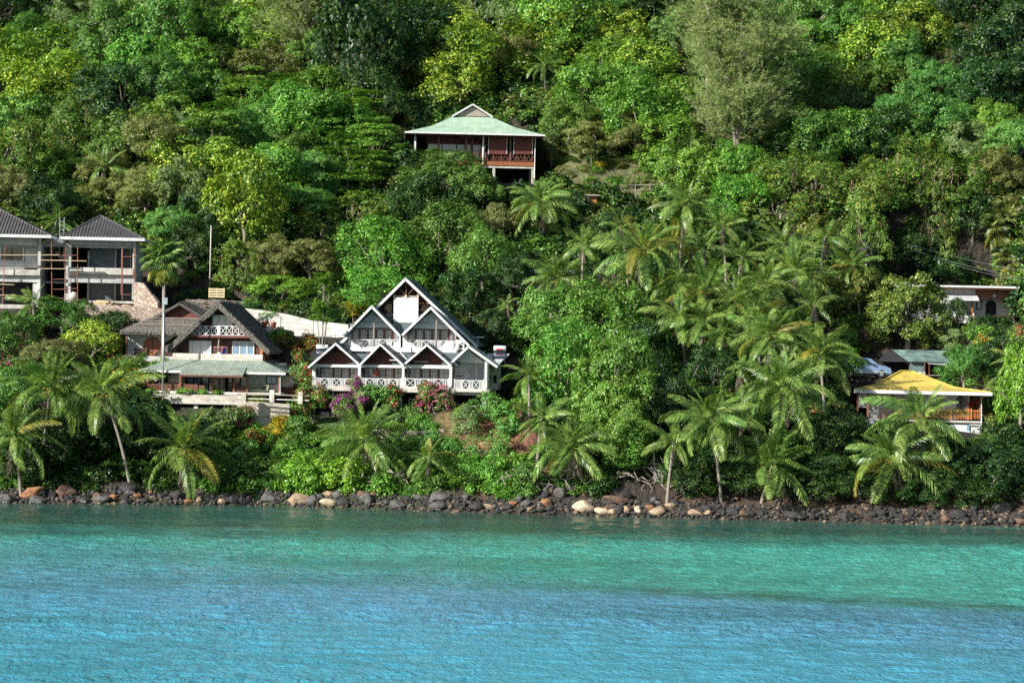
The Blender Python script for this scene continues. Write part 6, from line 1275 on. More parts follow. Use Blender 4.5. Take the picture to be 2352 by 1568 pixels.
o, _ = on_ray(2218, 640, 1.0); o = link(bpy.data.objects.new('granite_outcrop', RK[8])); o.location = at(2195, 650, 252); o.scale = (2.4, 2.0, 1.5); o.material_slots[0].link = 'OBJECT'; o.material_slots[0].material = RM['dark']; tag(o, 'big rounded dark granite outcrop behind the flat-roofed house', 'boulder')
# steps of stones below the flat house
# ================================================================== WHITE BUNGALOW behind the palms
W_ = Fr(1860, 950, 400, 2240, 234, R(0), .0, (900, 760), 'white_bungalow', 'low white building with ribbed sheet roof, half hidden behind the coconut palms', 'house')
T_ = W_.t; a_, b_, c__, d__ = W_.p(560, 345, 2), W_.p(1640, 400, 2), W_.p(1640, 560, 0), W_.p(560, 520, 0)
W_.B('roof_edge', 'greysheet', 545, 345, 1660, 408, -.4, 5); W_.B('shaded_wall', 'darkroom', 560, 405, 1650, 520, .6, 4.5); W_.B('lower_roof', 'white', 560, 520, 1660, 600, -.9, .59); W_.B('front_wall', 'whitewall', 600, 600, 1640, 830, -.2, .5)
window(W_, 1250, 640, 1400, 760, -.25, 2, 1, 'white', 'skyglass')
# power lines over the flat-roofed house
mb = MB()
for (u0, v0, u1, v1) in ((2085, 560, 2420, 632), (2100, 575, 2420, 650), (2160, 598, 2420, 655)):
    a_, b_ = at(u0, v0, 244), at(u1, v1, 236); pts = [a_.lerp(b_, i / 10) - Vector((0, 0, 1.2 * 4 * (i / 10) * (1 - i / 10) * .25)) for i in range(11)]; mb.tube(pts, [.011] * 11, 4)
tag(mb.build('power_line', M['steel']), 'thin overhead power lines sagging across the dark trees at the right edge', 'power line')
# ================================================================== TREES
fronds()
KN = {'b': 'bright green', 'm': 'mid-green', 'd': 'dark green', 'y': 'yellow-green', 'f': 'soft fine-leaved', 'o': 'olive', 'g': 'grey-green', 'v': 'creeper-draped', 'r': 'bronze-tinged', 'k': 'dense olive', 'a': 'glossy light green', 'T': 'light green', 'p': 'tiered', 'w': 'pale-branched'}
SHP = {'b': 'lob', 'm': 'big', 'd': 'lob', 'y': 'lar', 'f': 'fin', 'o': 'fin', 'g': 'fin', 'v': 'vin', 'r': 'fin', 'p': 'pag', 'w': 'opn', 'k': 'man', 'a': 'lar', 'T': 'big'}
COLS = {'p': 'b', 'w': 'g'}
NM = {'v': 'creeper_covered_tree', 'p': 'tiered_tree', 'w': 'open_branched_tree'}
ROWS = [
 (28,  "dmgbbmy.ddywmbmd..mmymdd"),
 (88,  "mmmbbby.ddywymym..bmyyrd"),
 (150, "yymbbvom.dyyobby..bvymrd"),
 (212, "yydmmppbddyyobbb..mvmfdd"),
 (272, "mmvvbpbbp....mob..mmdffb"),
 (334, "vvmopmmpp......b..mbdmgf"),
 (400, "vmooyybfp.......bbvvvvvo")]
rt = random.Random(31)
for ri, (v, row) in enumerate(ROWS):
    for i, c_ in enumerate(row):
        if c_ == '.': continue
        u = 49 + 98 * i + rt.uniform(-26, 26) + (49 if ri % 2 else 0) - 24; vv = v + rt.uniform(-16, 16); w_ = rt.uniform(112, 178) * (1.08 if c_ in 'dv' else 1); h_ = w_ * rt.uniform(.72, 1.0)
        if c_ in 'o' : h_ *= .85
        if 900 < u < 1290 and vv > 205: continue
        tree(u, vv, w_, h_, SHP[c_], COLS.get(c_, c_), name=NM.get(c_))
        TREES[-1] = TREES[-1][:3] + (c_,) + ('row',)
# hand-placed trees: u, v, w, h, code, Y/None, label
HT = [
 (820,110,190,250,'d','tall dark round-crowned tree casting shade left of the upper hillside clearing'),
 (868,235,130,150,'d','dark tree immediately left of the green-roofed house peak'),
 (655,262,150,130,'b','broad bright green tree in the middle of the left hillside'),
 (740,295,210,150,'b','wide bright-topped tree left of the green-roofed house verandah'),
 (850,330,130,130,'p','tiered tree with flat leaf layers just left of the green-roofed verandah'),
 (845,400,150,90,'p','lower tiered tree beneath the other one left of the green-roofed house'),
 (560,235,120,120,'p','tiered tree with bright layers standing free on the left hillside'),
 (60,150,190,150,'y','big yellow-green tree at the far left of the upper hillside'),
 (150,195,140,130,'y','yellow-green tree beside the big one at the far left'),
 (1030,400,200,110,'m','spreading tree directly below the green-roofed house, hiding its left stilts'),
 (985,470,170,130,'d','dark tree below the green-roofed house, left of the coconut palm'),
 (1090,440,120,110,'m','dark-sided tree touching the stilts of the green-roofed house'),
 (880,425,110,90,'v','brown-tinged creeper mound left of the tree under the green-roofed house'),
 (820,490,130,110,'v','golden-brown creeper mound in the middle, above the A-frame houses'),
 (730,400,130,80,'f','flat-topped feathery tree in the middle of the left hillside'),
 (690,465,150,90,'f','feathery dark-shaded tree above the driveway wall'),
 (560,470,170,200,'y','tall yellow-green leafy tree behind the utility pole'),
 (640,420,130,140,'y','yellow-green tree right of the tall one behind the utility pole'),
 (455,500,110,110,'d','dark low tree left of the utility pole'),
 (330,455,150,110,'o','olive tree right behind the tiled roof of the concrete building'),
 (395,520,130,100,'f','light green thicket tree right of the concrete building'),
 (415,440,110,140,'g','grey-green twiggy tree above the fan palm'),
 (255,440,120,90,'o','olive tree directly above the right tiled roof'),
 (110,470,130,110,'d','dark tree in the gap between the two tiled roofs'),
 (20,440,120,120,'o','olive tree at the far left above the left tiled roof'),
 (450,570,110,110,'d','shaded dark tree between the fan palm and the utility pole'),
 (560,610,120,110,'v','creeper-draped tree above the brushwood pile'),
 (640,600,120,110,'o','olive scrub tree above the driveway wall'),
 (715,600,150,110,'o','olive scrub tree left of the bright crown behind the gabled house'),
 (650,665,150,60,'b','low bright hedge tree along the top of the driveway wall'),
 (740,530,110,90,'v','brown creeper-covered tree above the driveway'),
 (880,590,200,170,'b','large bright yellow-green crown immediately behind the gabled house, left of its peak'),
 (870,665,150,90,'b','bright crown touching the top left roof slope of the gabled house'),
 (1030,560,190,160,'m','large tree behind the gabled house, right of its peak'),
 (1110,600,140,160,'m','tree with reddish twigs right of the gabled house peak'),
 (1080,680,130,120,'d','dark tree directly right of the gabled house top roof'),
 (1150,520,110,110,'o','rusty olive tree beside the coconut palm below the green-roofed house'),
 (1130,760,90,90,'d','dark shrubby tree behind the right annex of the gabled house'),
 (1175,640,90,110,'d','shaded tree left of the white bungalow'),
 (1270,350,80,100,'r','reddish-topped bush tree right of the green-roofed house'),
 (1360,330,120,90,'o','olive bush tree on the slope right of the green-roofed house'),
 (1470,330,140,100,'o','olive tree above the dry grass slope'),
 (1530,375,110,80,'b','bright bush tree at the right end of the dry grass slope'),
 (1700,460,130,110,'b','bright creeper-leaved tree behind the tall coconut palms'),
 (1790,480,150,120,'v','creeper curtain left of the overhanging vine cliff'),
 (1880,430,150,110,'v','creeper-draped mound above the palm grove'),
 (1960,440,150,120,'v','creeper-draped crest of the vine cliff'),
 (1985,540,130,170,'v','bright green hanging vine wall facing the bay'),
 (2060,430,130,120,'v','creeper crest right of the bright vine wall'),
 (2145,520,95,190,'v','narrow hanging vine column with brown tendrils'),
 (2120,390,140,100,'v','creeper mound above the narrow vine column'),
 (2235,410,150,120,'v','creeper mound at the right above the fan palms'),
 (2320,430,110,110,'o','dry olive scrub tree at the right edge'),
 (2235,500,120,110,'d','dark tree between the vine column and the right edge fan palm'),
 (2060,590,150,110,'d','dark shaded tree below the vine wall'),
 (2160,625,130,80,'d','dark shaded tree left of the granite outcrop'),
 (1300,480,110,80,'d','dark bush tree below the small hut on the slope'),
 (1400,530,100,90,'d','dark bush tree between the two left coconut palms of the grove'),
 (1410,625,90,80,'g','grey-green bush tree beneath the tall hanging palm'),
 (1270,745,170,170,'T','pale green creeper-covered crown left of the coconut grove, left lobe of the great tree'),
 (1390,750,220,200,'T','great leafy tree in front of the coconut grove'),
 (1310,850,200,190,'T','lower bright crown of the great tree right of the gabled house'),
 (1410,885,190,210,'T','leafy crown under the great tree, above the shore palms'),
 (1425,1000,150,150,'T','lowest hanging crown of the great tree near the shore'),
 (1440,1035,120,100,'T','lowest tip of the great tree just above the shore rocks'),
 (1385,955,150,140,'T','lower middle crown of the great tree above the shore palm'),
 (1350,690,120,90,'o','olive top of the great tree just below the grove'),
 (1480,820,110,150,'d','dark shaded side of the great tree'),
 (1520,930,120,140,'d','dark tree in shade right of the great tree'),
 (1640,850,120,110,'d','dark tree between the grove and the shore palms'),
 (1825,745,100,70,'f','light green feathery crown in the middle of the coconut grove'),
 (1900,840,110,100,'m','rounded bush tree left of the silver-blue car'),
 (1945,838,70,60,'b','low bright bush hiding the tail of the parked car'),
 (1935,790,70,80,'b','bright bush tree just left of the parked car'),
 (1950,665,155,135,'k','dense rounded olive tree, left of the pair before the flat-roofed house'),
 (2082,728,195,175,'k','widest dense olive tree directly left of the flat-roofed house porch'),
 (2195,745,80,110,'d','dark shaded edge of the dense trees beside the porch'),
 (2215,855,130,110,'f','feathery bush with yellow flowers right of the yellow roof'),
 (2205,800,100,80,'g','grey-green bush above the yellow-flowering one'),
 (2345,905,90,190,'a','bright glossy tree cut by the right edge, above the dark bank'),
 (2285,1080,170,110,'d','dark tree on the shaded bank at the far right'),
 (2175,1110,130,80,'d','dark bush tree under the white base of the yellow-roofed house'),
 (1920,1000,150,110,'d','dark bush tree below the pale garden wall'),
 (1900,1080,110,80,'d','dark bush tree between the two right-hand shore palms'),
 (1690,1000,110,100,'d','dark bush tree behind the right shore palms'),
 (1000,770,10,10,'.',''),
 (60,900,150,110,'m','leafy tree behind the leftmost shore palms'),
 (30,780,140,120,'m','flowering leafy tree at the left edge below the concrete building'),
 (140,735,170,100,'m','leafy garden tree right of the small left palm'),
 (125,820,150,90,'r','bronze-tinged garden tree between the left palms'),
 (215,790,120,90,'y','yellow-green garden bush tree left of the thatched cottage'),
 (262,770,110,100,'d','dark garden tree against the thatched cottage'),
 (330,1010,120,90,'d','dark bush tree under the terrace slab'),
 (150,1010,170,110,'d','dark bush tree beneath the twin coconut palms'),
 (270,1000,110,110,'d','dark bush tree beneath the leaning coconut palm'),
 (1600,1085,130,80,'d','low dark tree overhanging the bank below the two slim palms'),  # low bank trees added here, dark-leaved to stand in for the bank's shade
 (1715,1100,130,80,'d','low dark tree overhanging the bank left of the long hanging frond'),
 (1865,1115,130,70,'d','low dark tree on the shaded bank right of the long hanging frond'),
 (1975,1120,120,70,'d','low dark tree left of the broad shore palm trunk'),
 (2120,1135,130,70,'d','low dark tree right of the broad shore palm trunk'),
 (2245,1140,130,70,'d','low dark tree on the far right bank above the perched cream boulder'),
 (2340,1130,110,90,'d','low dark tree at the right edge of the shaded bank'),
 (60,1060,130,80,'d','dark bush tree behind the far left boulders')]
for (u, v, w_, h_, c_, lb) in HT:
    if c_ == '.': continue
    low = v > 640
    tree(u, v, w_, h_, SHP[c_], COLS.get(c_, c_), lb, name=NM.get(c_), hc=None)
# labels of the row trees, single-valued by kind, band and order
def band(u, v):
    side = 'left of the green roof' if u < 930 else ('behind the green roof' if u < 1250 else 'right of the green roof')
    b_ = 'along the top edge' if v < 58 else ('just under the top row' if v < 120 else ('high on the slope' if v < 182 else ('level with the gable vent' if v < 242 else ('level with the eaves' if v < 303 else ('level with the verandah' if v < 367 else 'below verandah level')))))
    return b_, side
grp = {}
for t_, u, v, c_, k_ in TREES:
    if k_ == 'row': grp.setdefault((c_,) + band(u, v), []).append((u, t_))
ORD = ['leftmost', 'second from left', 'third from left', 'fourth from left', 'fifth from left', 'sixth from left', 'seventh from left']
for (c_, b_, s_), L_ in grp.items():
    L_.sort(key=lambda q: q[0])
    for i, (u, t_) in enumerate(L_):
        t_['label'] = (f"{KN[c_]} tree {b_}, {s_}" if len(L_) == 1 else f"{KN[c_]} tree {b_}, {s_}, {ORD[i] if len(L_) > 2 else ('left one' if i == 0 else 'right one')}"); t_['group'] = 'trees on the upper hillside'
# casuarinas
def cas(u0, v0, u1, v1, wid, nb, seed, label, Y=None, lean=0, forks=1):
    g0, Yg = on_ray(u1, v1, 0.3); H_ = (v1 - v0) / (F_PX / Yg); tm, me = casuarina('casuarina', seed, H_, wid / (F_PX / Yg), nb, lean, forks)
    t = thing('casuarina_tree', label, 'tree', g0, 0); inst('trunk', tm, t); inst('crown', me, t); return t
cas(1700, -60, 1690, 415, 200, 44, 3, 'towering feathery pale green casuarina with bare white branches on the right hillside', lean=.02, forks=3)
cas(1590, -40, 1625, 300, 120, 22, 8, 'second feathery casuarina just left of the towering one', lean=-.03, forks=1)
cas(720, -60, 700, 160, 190, 40, 4, 'large soft feathery casuarina at the top, left of centre', forks=2)
cas(395, -60, 392, 140, 90, 16, 5, 'thin casuarina with bare pale trunks near the top left', forks=2)
cas(790, 130, 790, 225, 60, 10, 6, 'small wispy casuarina under the big dark tree')
# dead branchy trees
def deadtree(u, v, w_, h_, label, seed):
    g0, Yg = on_ray(u, v + h_ / 2, .2); H_ = h_ / (F_PX / Yg); W_2 = w_ / (F_PX / Yg); rs = np.random.RandomState(seed); mb = MB(); mb.tube([(0, 0, -1), (.1, 0, H_ * .4), (rs.normal() * .3, 0, H_ * .8)], [.12, .09, .05], 6)
    for i in range(26):
        s = Vector((0, 0, H_ * (.2 + .6 * rs.rand()))); a_ = rs.rand() * 6.28; q = s + Vector((math.cos(a_) * W_2 * .5 * rs.rand(), math.sin(a_) * W_2 * .4, H_ * .28 * rs.rand())); m_ = s.lerp(q, .5) + Vector(rs.normal(size=3) * .15); mb.tube([s, m_, q], [.045, .03, .012], 4)
        for k in range(3): mb.tube([m_, m_ + Vector(rs.normal(size=3) * .55)], [.02, .008], 4, False)
    t = thing('bare_tree', label, 'tree', g0); mb.build('branches', M['whitebark'], t); return t
deadtree(1085, 545, 80, 50, 'bare grey twiggy tree top in the leaves behind the gabled house', 3); deadtree(435, 455, 50, 70, 'bare pale twiggy tree above the fan palm', 4); deadtree(1128, 195, 40, 60, 'slim pale bare tree above the green-roofed house', 5); deadtree(985, 60, 60, 80, 'pale bare-branched tree near the top centre', 6); deadtree(350, 85, 60, 90, 'leaning bare pale tree near the top left', 7); deadtree(1520, 1085, 110, 50, 'tangle of bare branches under the lowest crown of the great tree', 8); deadtree(1985, 590, 40, 70, 'bare forked trunk in the shade below the vine wall', 9)

# ================================================================== PALMS
# u, v (crown centre), width, trunk height, label, options
PL = [
 (30,1000,200,5.0,'coconut palm cut by the left edge at the shore',{}),
 (118,885,215,8.0,'left of the twin coconut palms before the garden at left',{'nuts':2}),
 (238,900,230,8.0,'right of the twin coconut palms, with golden nuts, leaning from the shore',{'nuts':3,'lean':-.32}),
 (425,1030,245,3.4,'low spreading coconut palm at the rocks below the thatched house terrace',{'nuts':2,'dead':4}),
 (840,1010,215,3.6,'low coconut palm below the magenta bougainvillea, with fallen fronds',{'nuts':0,'dead':3}),
 (985,1050,120,3.0,'smallest shore palm, right of the one below the bougainvillea',{'nuts':0,'n':14}),
 (1245,960,130,4.5,'coconut palm behind the one with long dead fronds',{'nuts':0,'n':14}),
 (1312,1025,190,4.0,'shore palm with long dead fronds hanging to the rocks',{'dead':6,'nuts':0}),
 (1548,1015,140,5.5,'left of the two slim shore palms right of the great tree',{'nuts':0,'n':15}),
 (1632,960,190,7.0,'right of the two slim shore palms right of the great tree',{'nuts':0}),
 (1775,1065,195,4.0,'shore palm with one long frond hanging down to the water, at right',{'nuts':0,'dead':3,'lean':.3}),
 (1795,890,220,7.5,'tall shore palm left of the pale garden wall',{'nuts':1}),
 (2050,1052,235,4.4,'broad shore palm with a dead frond, below the yellow-roofed house',{'dead':4,'nuts':1,'yellow':.06}),
 (2115,965,225,6.5,'palm standing before the yellow-roofed house front',{'nuts':0}),
 (75,695,130,4.5,'small palm below the left concrete block',{'nuts':0,'n':14}),
 (1215,862,130,4.0,'small palm between the gabled house and the great tree',{'nuts':0,'n':14}),
 (1240,465,150,5.0,'coconut palm with orange nuts under the green-roofed house',{'nuts':2}),
 (1165,700,70,3.2,'small slim palm right of the gabled house annex',{'nuts':0,'n':11,'dead':1}),
 (1340,560,120,5.5,'slim palm at the left of the coconut grove',{'nuts':0,'n':13}),
 (1280,640,175,5.5,'palm in front of the white bungalow',{'nuts':1}),
 (1480,575,200,9.5,'tallest palm of the grove, with a curved white trunk and hanging fronds',{'nuts':2,'lean':.12,'dead':4,'yellow':.08}),
 (1425,520,110,7.0,'palm partly behind the tallest one of the grove',{'nuts':0,'n':13}),
 (1575,470,150,7.5,'topmost palm of the grove, against the dry slope',{'nuts':1}),
 (1615,570,130,7.0,'palm right of the tallest one in the grove',{'nuts':0,'n':15}),
 (1620,665,180,6.5,'palm with orange nuts in the middle of the grove',{'nuts':2}),
 (1705,590,110,6.0,'small palm at the back of the grove, right of the topmost',{'nuts':0,'n':13}),
 (1700,695,180,6.5,'palm with spreading fronds in the centre right of the grove',{'nuts':2}),
 (1825,620,190,7.0,'large palm in the upper right of the grove',{'nuts':0}),
 (1800,560,130,7.0,'palm behind the large upper right one',{'nuts':0,'n':15}),
 (1895,545,130,7.0,'rightmost palm of the grove, against the vine wall',{'nuts':0,'n':15}),
 (1560,730,150,5.5,'palm just right of the great tree top',{'nuts':0}),
 (1660,770,120,5.0,'drooping palm low in the grove',{'nuts':0,'n':14}),
 (1770,770,170,6.0,'palm with orange nuts left of the parked car trees',{'nuts':1}),
 (1880,815,180,6.0,'palm standing left of the parked car',{'nuts':0}),
 (1700,850,120,5.0,'shaded palm above the tall shore palm',{'nuts':0,'n':13}),
 (2335,830,130,4.0,'palm at the right edge beside the yellow-flowering bush',{'nuts':0,'n':14}),
 (2260,890,90,3.0,'small palm right of the yellow roof corner',{'nuts':0,'n':11}),
 (130,510,110,4.0,'palm showing between the two tiled roofs',{'nuts':0,'n':13}),
 (440,305,120,4.0,'silvery blue-green palm on the left hillside',{'nuts':0,'n':15,'col':'b','yellow':0,'dead':0}),
 (240,385,150,4.0,'yellowing palm above the right tiled roof',{'nuts':0,'n':13,'yellow':.15}),
 (522,25,100,6.0,'palm near the top left with hanging fronds',{'nuts':0,'n':14}),
 (1588,325,85,5.5,'slender palm left of the towering casuarina',{'nuts':0,'n':13,'dead':3}),
 (1250,150,90,4.5,'palm with a dead skirt above and right of the green roof',{'nuts':0,'n':13,'dead':4}),
 (640,560,80,3.0,'small pale palm in the olive scrub above the driveway',{'nuts':0,'n':10}),
 (1870,700,130,5.5,'palm half behind the dense rounded olive tree',{'nuts':0,'n':14}),
 (1700,930,130,5.0,'shaded palm behind the right shore palms',{'nuts':0,'n':13}),
 (1440,640,120,6.0,'small palm left below the tallest one of the grove',{'nuts':0,'n':16}),
 (1540,560,130,7.5,'palm between the tallest and the topmost palm of the grove',{'nuts':0,'n':17}),
 (1660,520,120,7.0,'palm at the back of the grove behind the topmost one',{'nuts':0,'n':16}),
 (1760,650,150,6.5,'palm left of the large upper right one',{'nuts':1}),
 (1545,650,130,6.0,'palm right under the tallest one of the grove',{'nuts':0,'n':18}),
 (1620,740,140,5.5,'palm beneath the orange-nut palm in the middle of the grove',{'nuts':0,'n':18}),
 (1740,730,140,5.5,'palm above the feathery light green crown',{'nuts':0,'n':18}),
 (1850,770,130,5.5,'palm right of the feathery light green crown',{'nuts':0,'n':16}),
 (1960,610,110,6.0,'palm above the dense rounded olive tree',{'nuts':0,'n':15}),
 (180,960,120,3.0,'young low palm beneath the twin coconut palms',{'nuts':0,'n':12,'dead':0})]
for (u, v, w_, hc, lb, kw) in PL: palm(u, v, w_, hc=hc, label=lb, **kw)
fanpalm(378, 600, 112, 214.5, 'tall fan palm with round fan leaves and dead skirt beside the lamp pole', n=34, thin=.15, skirt=14)
fanpalm(2310, 520, 130, 250, 'large fan palm with stiff leaves at the upper right edge', n=22, thin=.22, skirt=8, matk='o')
fanpalm(2330, 600, 110, 247, 'second fan palm with grey drooping leaves under the first at the right edge', n=16, thin=.2, skirt=6, matk='o')
# ================================================================== SHRUBS AND FLOWERS
def shrub(u, v, w_, h_, col, label, name='shrub', cat='shrub', fl=None, ls=.10, nl=16, seed=None, hc=None, Y=None, fden=.28, group=None):
    sd = seed or int(u + v * 3)
    if Y is None: g0, Yg = on_ray(u, v + h_ * .25, .15)
    else: Yg = Y; p_ = at(u, v, Y); g0 = Vector((p_.x, Y, max(zt(p_.x, Y), p_.z - h_ / (F_PX / Y) * .5 - (.8 if h_ > 15 else 0))))
    s = F_PX / Yg; Rw, Rh = w_ / s / 2, h_ / s / 2; cz = at(u, v, Yg).z; t = thing(name, label, cat, g0, 0, group)
    rx = Rw * .82; m = max(8, int(nl)); lr = min(Rw, Rh) * .5
    me, lob = crown('foliage', sd, (rx, rx * .8, Rh * .85), m, lr, 16, 12, ls, 'lob', 0, -.8, LM[col], .5)
    inst('foliage', me, t, (0, 0, cz - g0.z))
    if fl:
        me, _ = crown('blossom', sd, (rx * 1.04, rx * .84, Rh * .9), m, lr * 1.04, int(16 * fden * 2), 7, ls * .75, 'lob', 0, -.8, LM[fl], .8); inst('blossom', me, t, (0, -.06, cz - g0.z))
    mb = MB(); rs = random.Random(sd)
    for i in range(4): mb.tube([(0, 0, -.4), (rs.uniform(-.3, .3), rs.uniform(-.2, .2), (cz - g0.z) * .5), (rs.uniform(-.6, .6) * Rw, rs.uniform(-.5, .5) * Rw, cz - g0.z)], [.05, .04, .02], 5)
    mb.build('stem', M['bark'], t); return t
SHR = [
 (695,1095,160,85,'a','glossy bright green beach shrub spilling over the rocks, larger left mound',{'ls':.15,'nl':26}),
 (790,1100,110,75,'a','glossy bright green beach shrub, smaller right mound under the palm',{'ls':.15,'nl':20}),
 (880,1115,60,50,'b','leafy shrub hanging over the rocks right of the beach shrub',{'ls':.13}),
 (1010,1120,70,44,'m','low shrub over the rocks under the smallest shore palm',{}),
 (1215,1105,70,70,'m','shrub over the rocks left of the palm with dead fronds',{}),
 (200,1095,110,60,'d','dark low shrub on the rocks below the twin coconut palms',{}),
 (545,1095,90,60,'d','dark low shrub on the bank left of the beach shrub',{}),
 (1140,1085,60,70,'b','light green shrub hanging over the rocks in the middle of the shore',{}),
 (1075,1075,80,50,'b','leafy green shrub above the middle rocks, right of the smallest palm',{}),
 (1010,1020,110,60,'f','soft green hedge shrub above the smallest shore palm',{}),
 (1120,1030,110,70,'f','soft green hedge shrub below the red earth patch',{}),
 (925,1010,80,60,'m','green garden shrub between the two low shore palms',{}),
 (1070,975,60,90,'g','pale variegated shrub beside the red earth patch',{'ls':.09}),
 (1115,945,90,60,'f','feathery shrub right of the white support column',{}),
 (1160,975,70,80,'f','feathery shrub at the right end of the red earth patch',{}),
 (628,996,38,40,'q','brightest yellow croton bush in the middle garden',{'ls':.12}),
 (645,970,36,30,'q','yellow-green croton above the brightest yellow one',{'ls':.12}),
 (584,1015,44,40,'x','dark orange croton left of the yellow crotons',{'ls':.12}),
 (662,1012,26,18,'q','small low yellow croton right of the brightest one',{'ls':.10,'nl':8}),
 (590,945,50,60,'y','pale striped shrub under the stained retaining wall',{'ls':.14}),
 (505,965,90,50,'g','grey-leaved shrub before the terrace undercroft',{'Y':209.5,'ls':.13}),
 (555,960,46,50,'m','shrub with pink flowers right of the terrace columns',{'Y':209.8,'fl':'P'}),
 (655,945,60,40,'f','light green shrub below the stained retaining wall',{}),
 (690,985,60,50,'m','green garden shrub left of the crimson bougainvillea stem',{}),
 (560,1040,100,50,'f','low green creeper shrub on the bank left of the garden crotons',{}),
 (470,985,70,50,'f','light shrub behind the low spreading palm',{}),
 (690,845,60,80,'m','tall bougainvillea with pink-red flowers between the two seaside houses',{'Y':214.0,'fl':'R','fden':.1}),
 (718,915,70,90,'m','crimson bougainvillea at the left corner of the gabled house',{'Y':211.2,'fl':'R','fden':.2}),
 (815,905,52,80,'m','magenta bougainvillea below the first balcony of the gabled house',{'Y':211.0,'fl':'z','fden':.75}),
 (790,935,46,44,'m','purple bougainvillea lower left of the magenta one',{'Y':210.4,'fl':'z','fden':.5}),
 (862,905,60,50,'m','green shrub right of the magenta bougainvillea',{'Y':211.2}),
 (904,915,34,60,'m','red flowering creeper under the second balcony of the gabled house',{'Y':211.0,'fl':'R','fden':.25}),
 (1000,930,80,80,'m','pink bougainvillea below the third balcony of the gabled house',{'Y':210.8,'fl':'P','fden':.6}),
 (985,900,40,40,'m','upper pink tip of the bougainvillea touching the balcony slab',{'Y':211.1,'fl':'P','fden':.5}),
 (900,960,110,40,'d','dark shrub in the shade beneath the gabled house',{'Y':210.9}),
 (942,955,60,36,'m','small green shrub in front of the dry-stone wall',{}),
 (650,782,48,50,'x','dark golden croton between the thatch roof and the driveway',{'ls':.12}),
 (702,790,44,44,'x','second dark golden croton nearer the gabled house',{'ls':.12}),
 (1095,755,50,36,'x','golden croton in shade behind the gabled house, left',{'ls':.12}),
 (1145,755,50,40,'x','golden croton in shade behind the gabled house, right',{'ls':.12}),
 (305,880,56,60,'q','yellow-red striped croton at the left corner of the tiled verandah',{'ls':.22,'nl':12}),
 (280,815,60,60,'m','shrub with red flowers against the thatched cottage',{'fl':'R','fden':.12}),
 (195,865,40,40,'m','small shrub with orange blossom behind the twin palms',{'fl':'Y','fden':.4}),
 (40,830,70,60,'m','shrub with pink flowers at the left edge',{'fl':'P','fden':.2}),
 (90,760,90,60,'m','shrub with scattered pink blossom below the small left palm',{'fl':'P','fden':.15}),
 (300,845,90,50,'m','leafy shrub with pink dots before the thatched cottage floor',{'Y':216,'fl':'P','fden':.1}),
 (370,850,60,40,'b','bright shrub left of the lamp pole foot',{'Y':215}),
 (340,702,60,16,'o','trailing grass tuft over the stone retaining wall, right',{'ls':.07}),
 (240,697,90,12,'o','trailing grass tuft over the stone retaining wall, left',{'ls':.07}),
 (625,740,110,22,'m','low planting with pink flowers along the driveway fence',{'fl':'P','fden':.08}),
 (590,752,60,36,'m','leafy shrub behind the two terracotta pots',{}),
 (740,752,60,30,'m','low shrub against the right end of the driveway wall',{}),
 (575,722,46,22,'f','soft shrub against the left end of the driveway wall',{}),
 (680,752,70,34,'f','soft green shrub on the slope below the driveway wall',{}),
 (640,775,50,30,'b','bright low shrub left of the first dark golden croton',{}),
 (560,735,50,30,'m','climber with pink flowers on the wire fence',{'fl':'P','fden':.15}),
 (1220,860,1,1,'.','',{}),
 (2262,766,60,34,'b','green shrub below the porch of the flat-roofed house',{}),
 (2195,770,44,50,'b','bright shrub left of the ramp handrail',{}),
 (2258,782,60,18,'m','low shrub with orange-red flowers below the flat-roofed house',{'fl':'Y','fden':.35}),
 (2345,775,40,50,'m','shrub at the right edge beside the flat-roofed house',{'fl':'R','fden':.2}),
 (2300,800,100,50,'d','dark hedge below the flat-roofed house',{}),
 (1880,945,40,30,'m','shrub with red flowers by the pale garden wall',{'fl':'R','fden':.3}),
 (1385,380,26,16,'q','orange-yellow bush on the dry grass slope',{'ls':.08}),
 (1655,438,30,20,'q','small yellow bush left of the white marker post',{'ls':.09,'nl':8}),
 (1270,425,80,30,'m','low shrub beside the stilts of the green-roofed house',{}),
 (1330,440,90,24,'b','low shrub behind the small hut',{}),
 (1460,420,120,26,'o','dry olive scrub on the slope below the fence',{'ls':.08}),
 (1560,410,120,30,'o','dry brownish scrub at the right of the slope',{'ls':.08}),
 (1390,610,0,0,'.','',{})]
for (u, v, w_, h_, c_, lb, kw) in SHR:
    if c_ != '.': shrub(u, v, w_, h_, c_, lb, **kw)
def ros(u, v, w_, h_, label, mat_, tips, name='dracaena_plant', n=34, cat='plant', Y=None):
    g0, Yg = on_ray(u, v + h_ * .5, 0.0) if Y is None else (at(u, v + h_ * .5, Y), Y); s = F_PX / Yg; t = thing(name, label, cat, g0); H_ = h_ / s; W_2 = w_ / s; rs = random.Random(int(u)); tp = []; mb = MB()
    for i in range(tips):
        q = Vector((rs.uniform(-.5, .5) * W_2 * .6, rs.uniform(-.3, .3) * W_2, H_ * rs.uniform(.25, .92))); tp.append(tuple(q)); i < 6 and mb.tube([(q.x * .4, q.y * .4, -.3), (q.x * .8, q.y * .8, q.z * .6), q], [.05, .04, .03], 5)
    inst('leaves', rosette('leaves', int(u), tp, mat_, min(.9, max(.4, W_2 * .3)), .05, n), t); mb.build('stem', M['bark'], t)
ros(740, 705, 66, 165, 'tall bright spiky-leaved dracaena clump left of the gabled house', LM['b'], 26, n=40, Y=214)
ros(748, 650, 40, 70, 'slender dracaena stems rising above the bright clump', LM['b'], 5, Y=215)
ros(815, 722, 70, 50, 'yellowish spiky plants between the driveway and the gabled house roof', LM['q'], 8, name='pandanus_plant')
ros(368, 905, 40, 26, 'grey-blue agave on the terrace slab', LM['g'], 2, name='agave_plant', n=26, Y=211.5)
ros(585, 935, 44, 60, 'spiky pale plant against the stained retaining wall', LM['y'], 7)
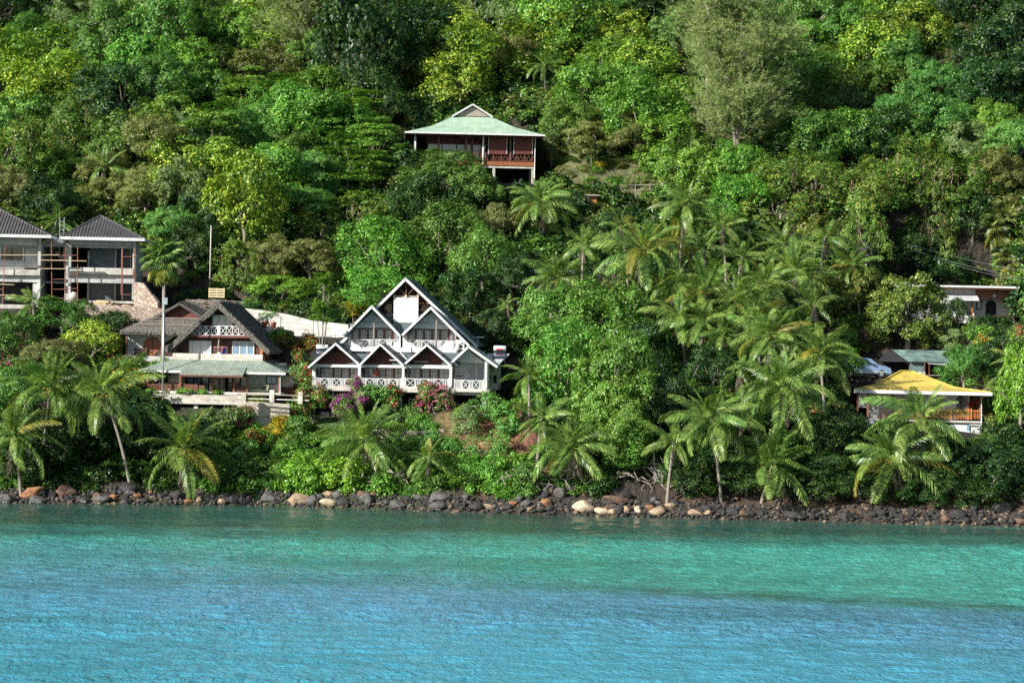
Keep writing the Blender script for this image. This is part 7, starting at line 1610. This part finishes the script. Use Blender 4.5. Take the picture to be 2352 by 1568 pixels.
ros(300, 880, 50, 60, 'spiky yellow-green plants at the left of the verandah', LM['y'], 8)
ros(215, 765, 70, 60, 'spiky light green dracaena bushes left of the thatched cottage', LM['y'], 12)
for i, (u, v, w_) in enumerate(((425, 898, 50), (465, 900, 30), (500, 902, 30), (350, 900, 26))):
    shrub(u, v, w_, 12, 'b', ['leafy creeper along the terrace slab edge', 'small green plants at the middle of the terrace slab', 'small green plants before the tiled plinth', 'small plants at the left end of the terrace slab'][i], ls=.06, nl=8, Y=212.4)
# dead fronds and roots at the shore
def fallen(u, v, w_, label, rot, seed, n=3):
    r_ = ray(u, v); Yq = 192.0
    while zt(r_.x * Yq, Yq) + .3 < CZ + r_.z * Yq and Yq < 212: Yq += .25
    p_ = at(u, v, Yq); t = thing('fallen_fronds', label, 'dead palm fronds', p_); rs = random.Random(seed)
    for i in range(n): s = w_ / (F_PX / Yq) * rs.uniform(.7, 1.1); inst('dead_frond', FR['d'][i % 2], t, (0, 0, .3), (rs.uniform(-.5, .5), rot + rs.uniform(-.3, .3), rs.uniform(-.5, .5) + (0 if seed % 2 else 3.14)), (s, s, s))
fallen(810, 1080, 120, 'pale fallen palm fronds lying over the rocks under the palm below the bougainvillea', R(25), 3, 4); fallen(395, 1110, 70, 'grey dead fronds hanging under the low spreading palm', R(70), 5); fallen(130, 1100, 110, 'grey dried fronds on the rocks below the twin coconut palms', R(15), 7, 3); fallen(1270, 1095, 110, 'dry fronds and roots at the foot of the palm with dead fronds', R(60), 9, 4); fallen(1390, 1100, 100, 'dry fronds on the shaded bank below the great tree', R(30), 11, 3); fallen(370, 1105, 60, 'grey dead fronds beside the low spreading palm, left side', R(80), 12, 2)
def roots(u, v, w_, label, seed):
    r_ = ray(u, v); Yq = 192.0
    while zt(r_.x * Yq, Yq) + .5 < CZ + r_.z * Yq and Yq < 212: Yq += .25
    p_ = at(u, v, Yq); rs = np.random.RandomState(seed); mb = MB(); W_2 = w_ / (F_PX / Yq) / 2
    for i in range(16):
        a_ = Vector((rs.uniform(-W_2, W_2), rs.uniform(-.3, .6), rs.uniform(.2, 1.2))); pts = [a_]
        for k in range(4): pts.append(pts[-1] + Vector((rs.normal() * .5, -.15 + rs.normal() * .15, -.30 + rs.normal() * .25)))
        mb.tube(pts, [.05, .04, .035, .025, .012], 5)
    o = mb.build('driftwood_roots', M['graytimber'], None, True); o.location = p_; tag(o, label, 'roots')
roots(1210, 1110, 110, 'grey exposed roots over the rocks left of the palm with dead fronds', 1); roots(1340, 1105, 100, 'tangled brown roots on the bank above the cream boulders', 2); roots(1480, 1100, 120, 'tangled bare roots on the shaded bank right of the cream boulders', 3); roots(1600, 1120, 120, 'bare branches and roots on the dark bank below the two slim palms', 4); roots(900, 1110, 90, 'bare roots below the smallest shore palm', 5); roots(2080, 1130, 130, 'pale hanging roots on the dark bank below the broad shore palm', 6)
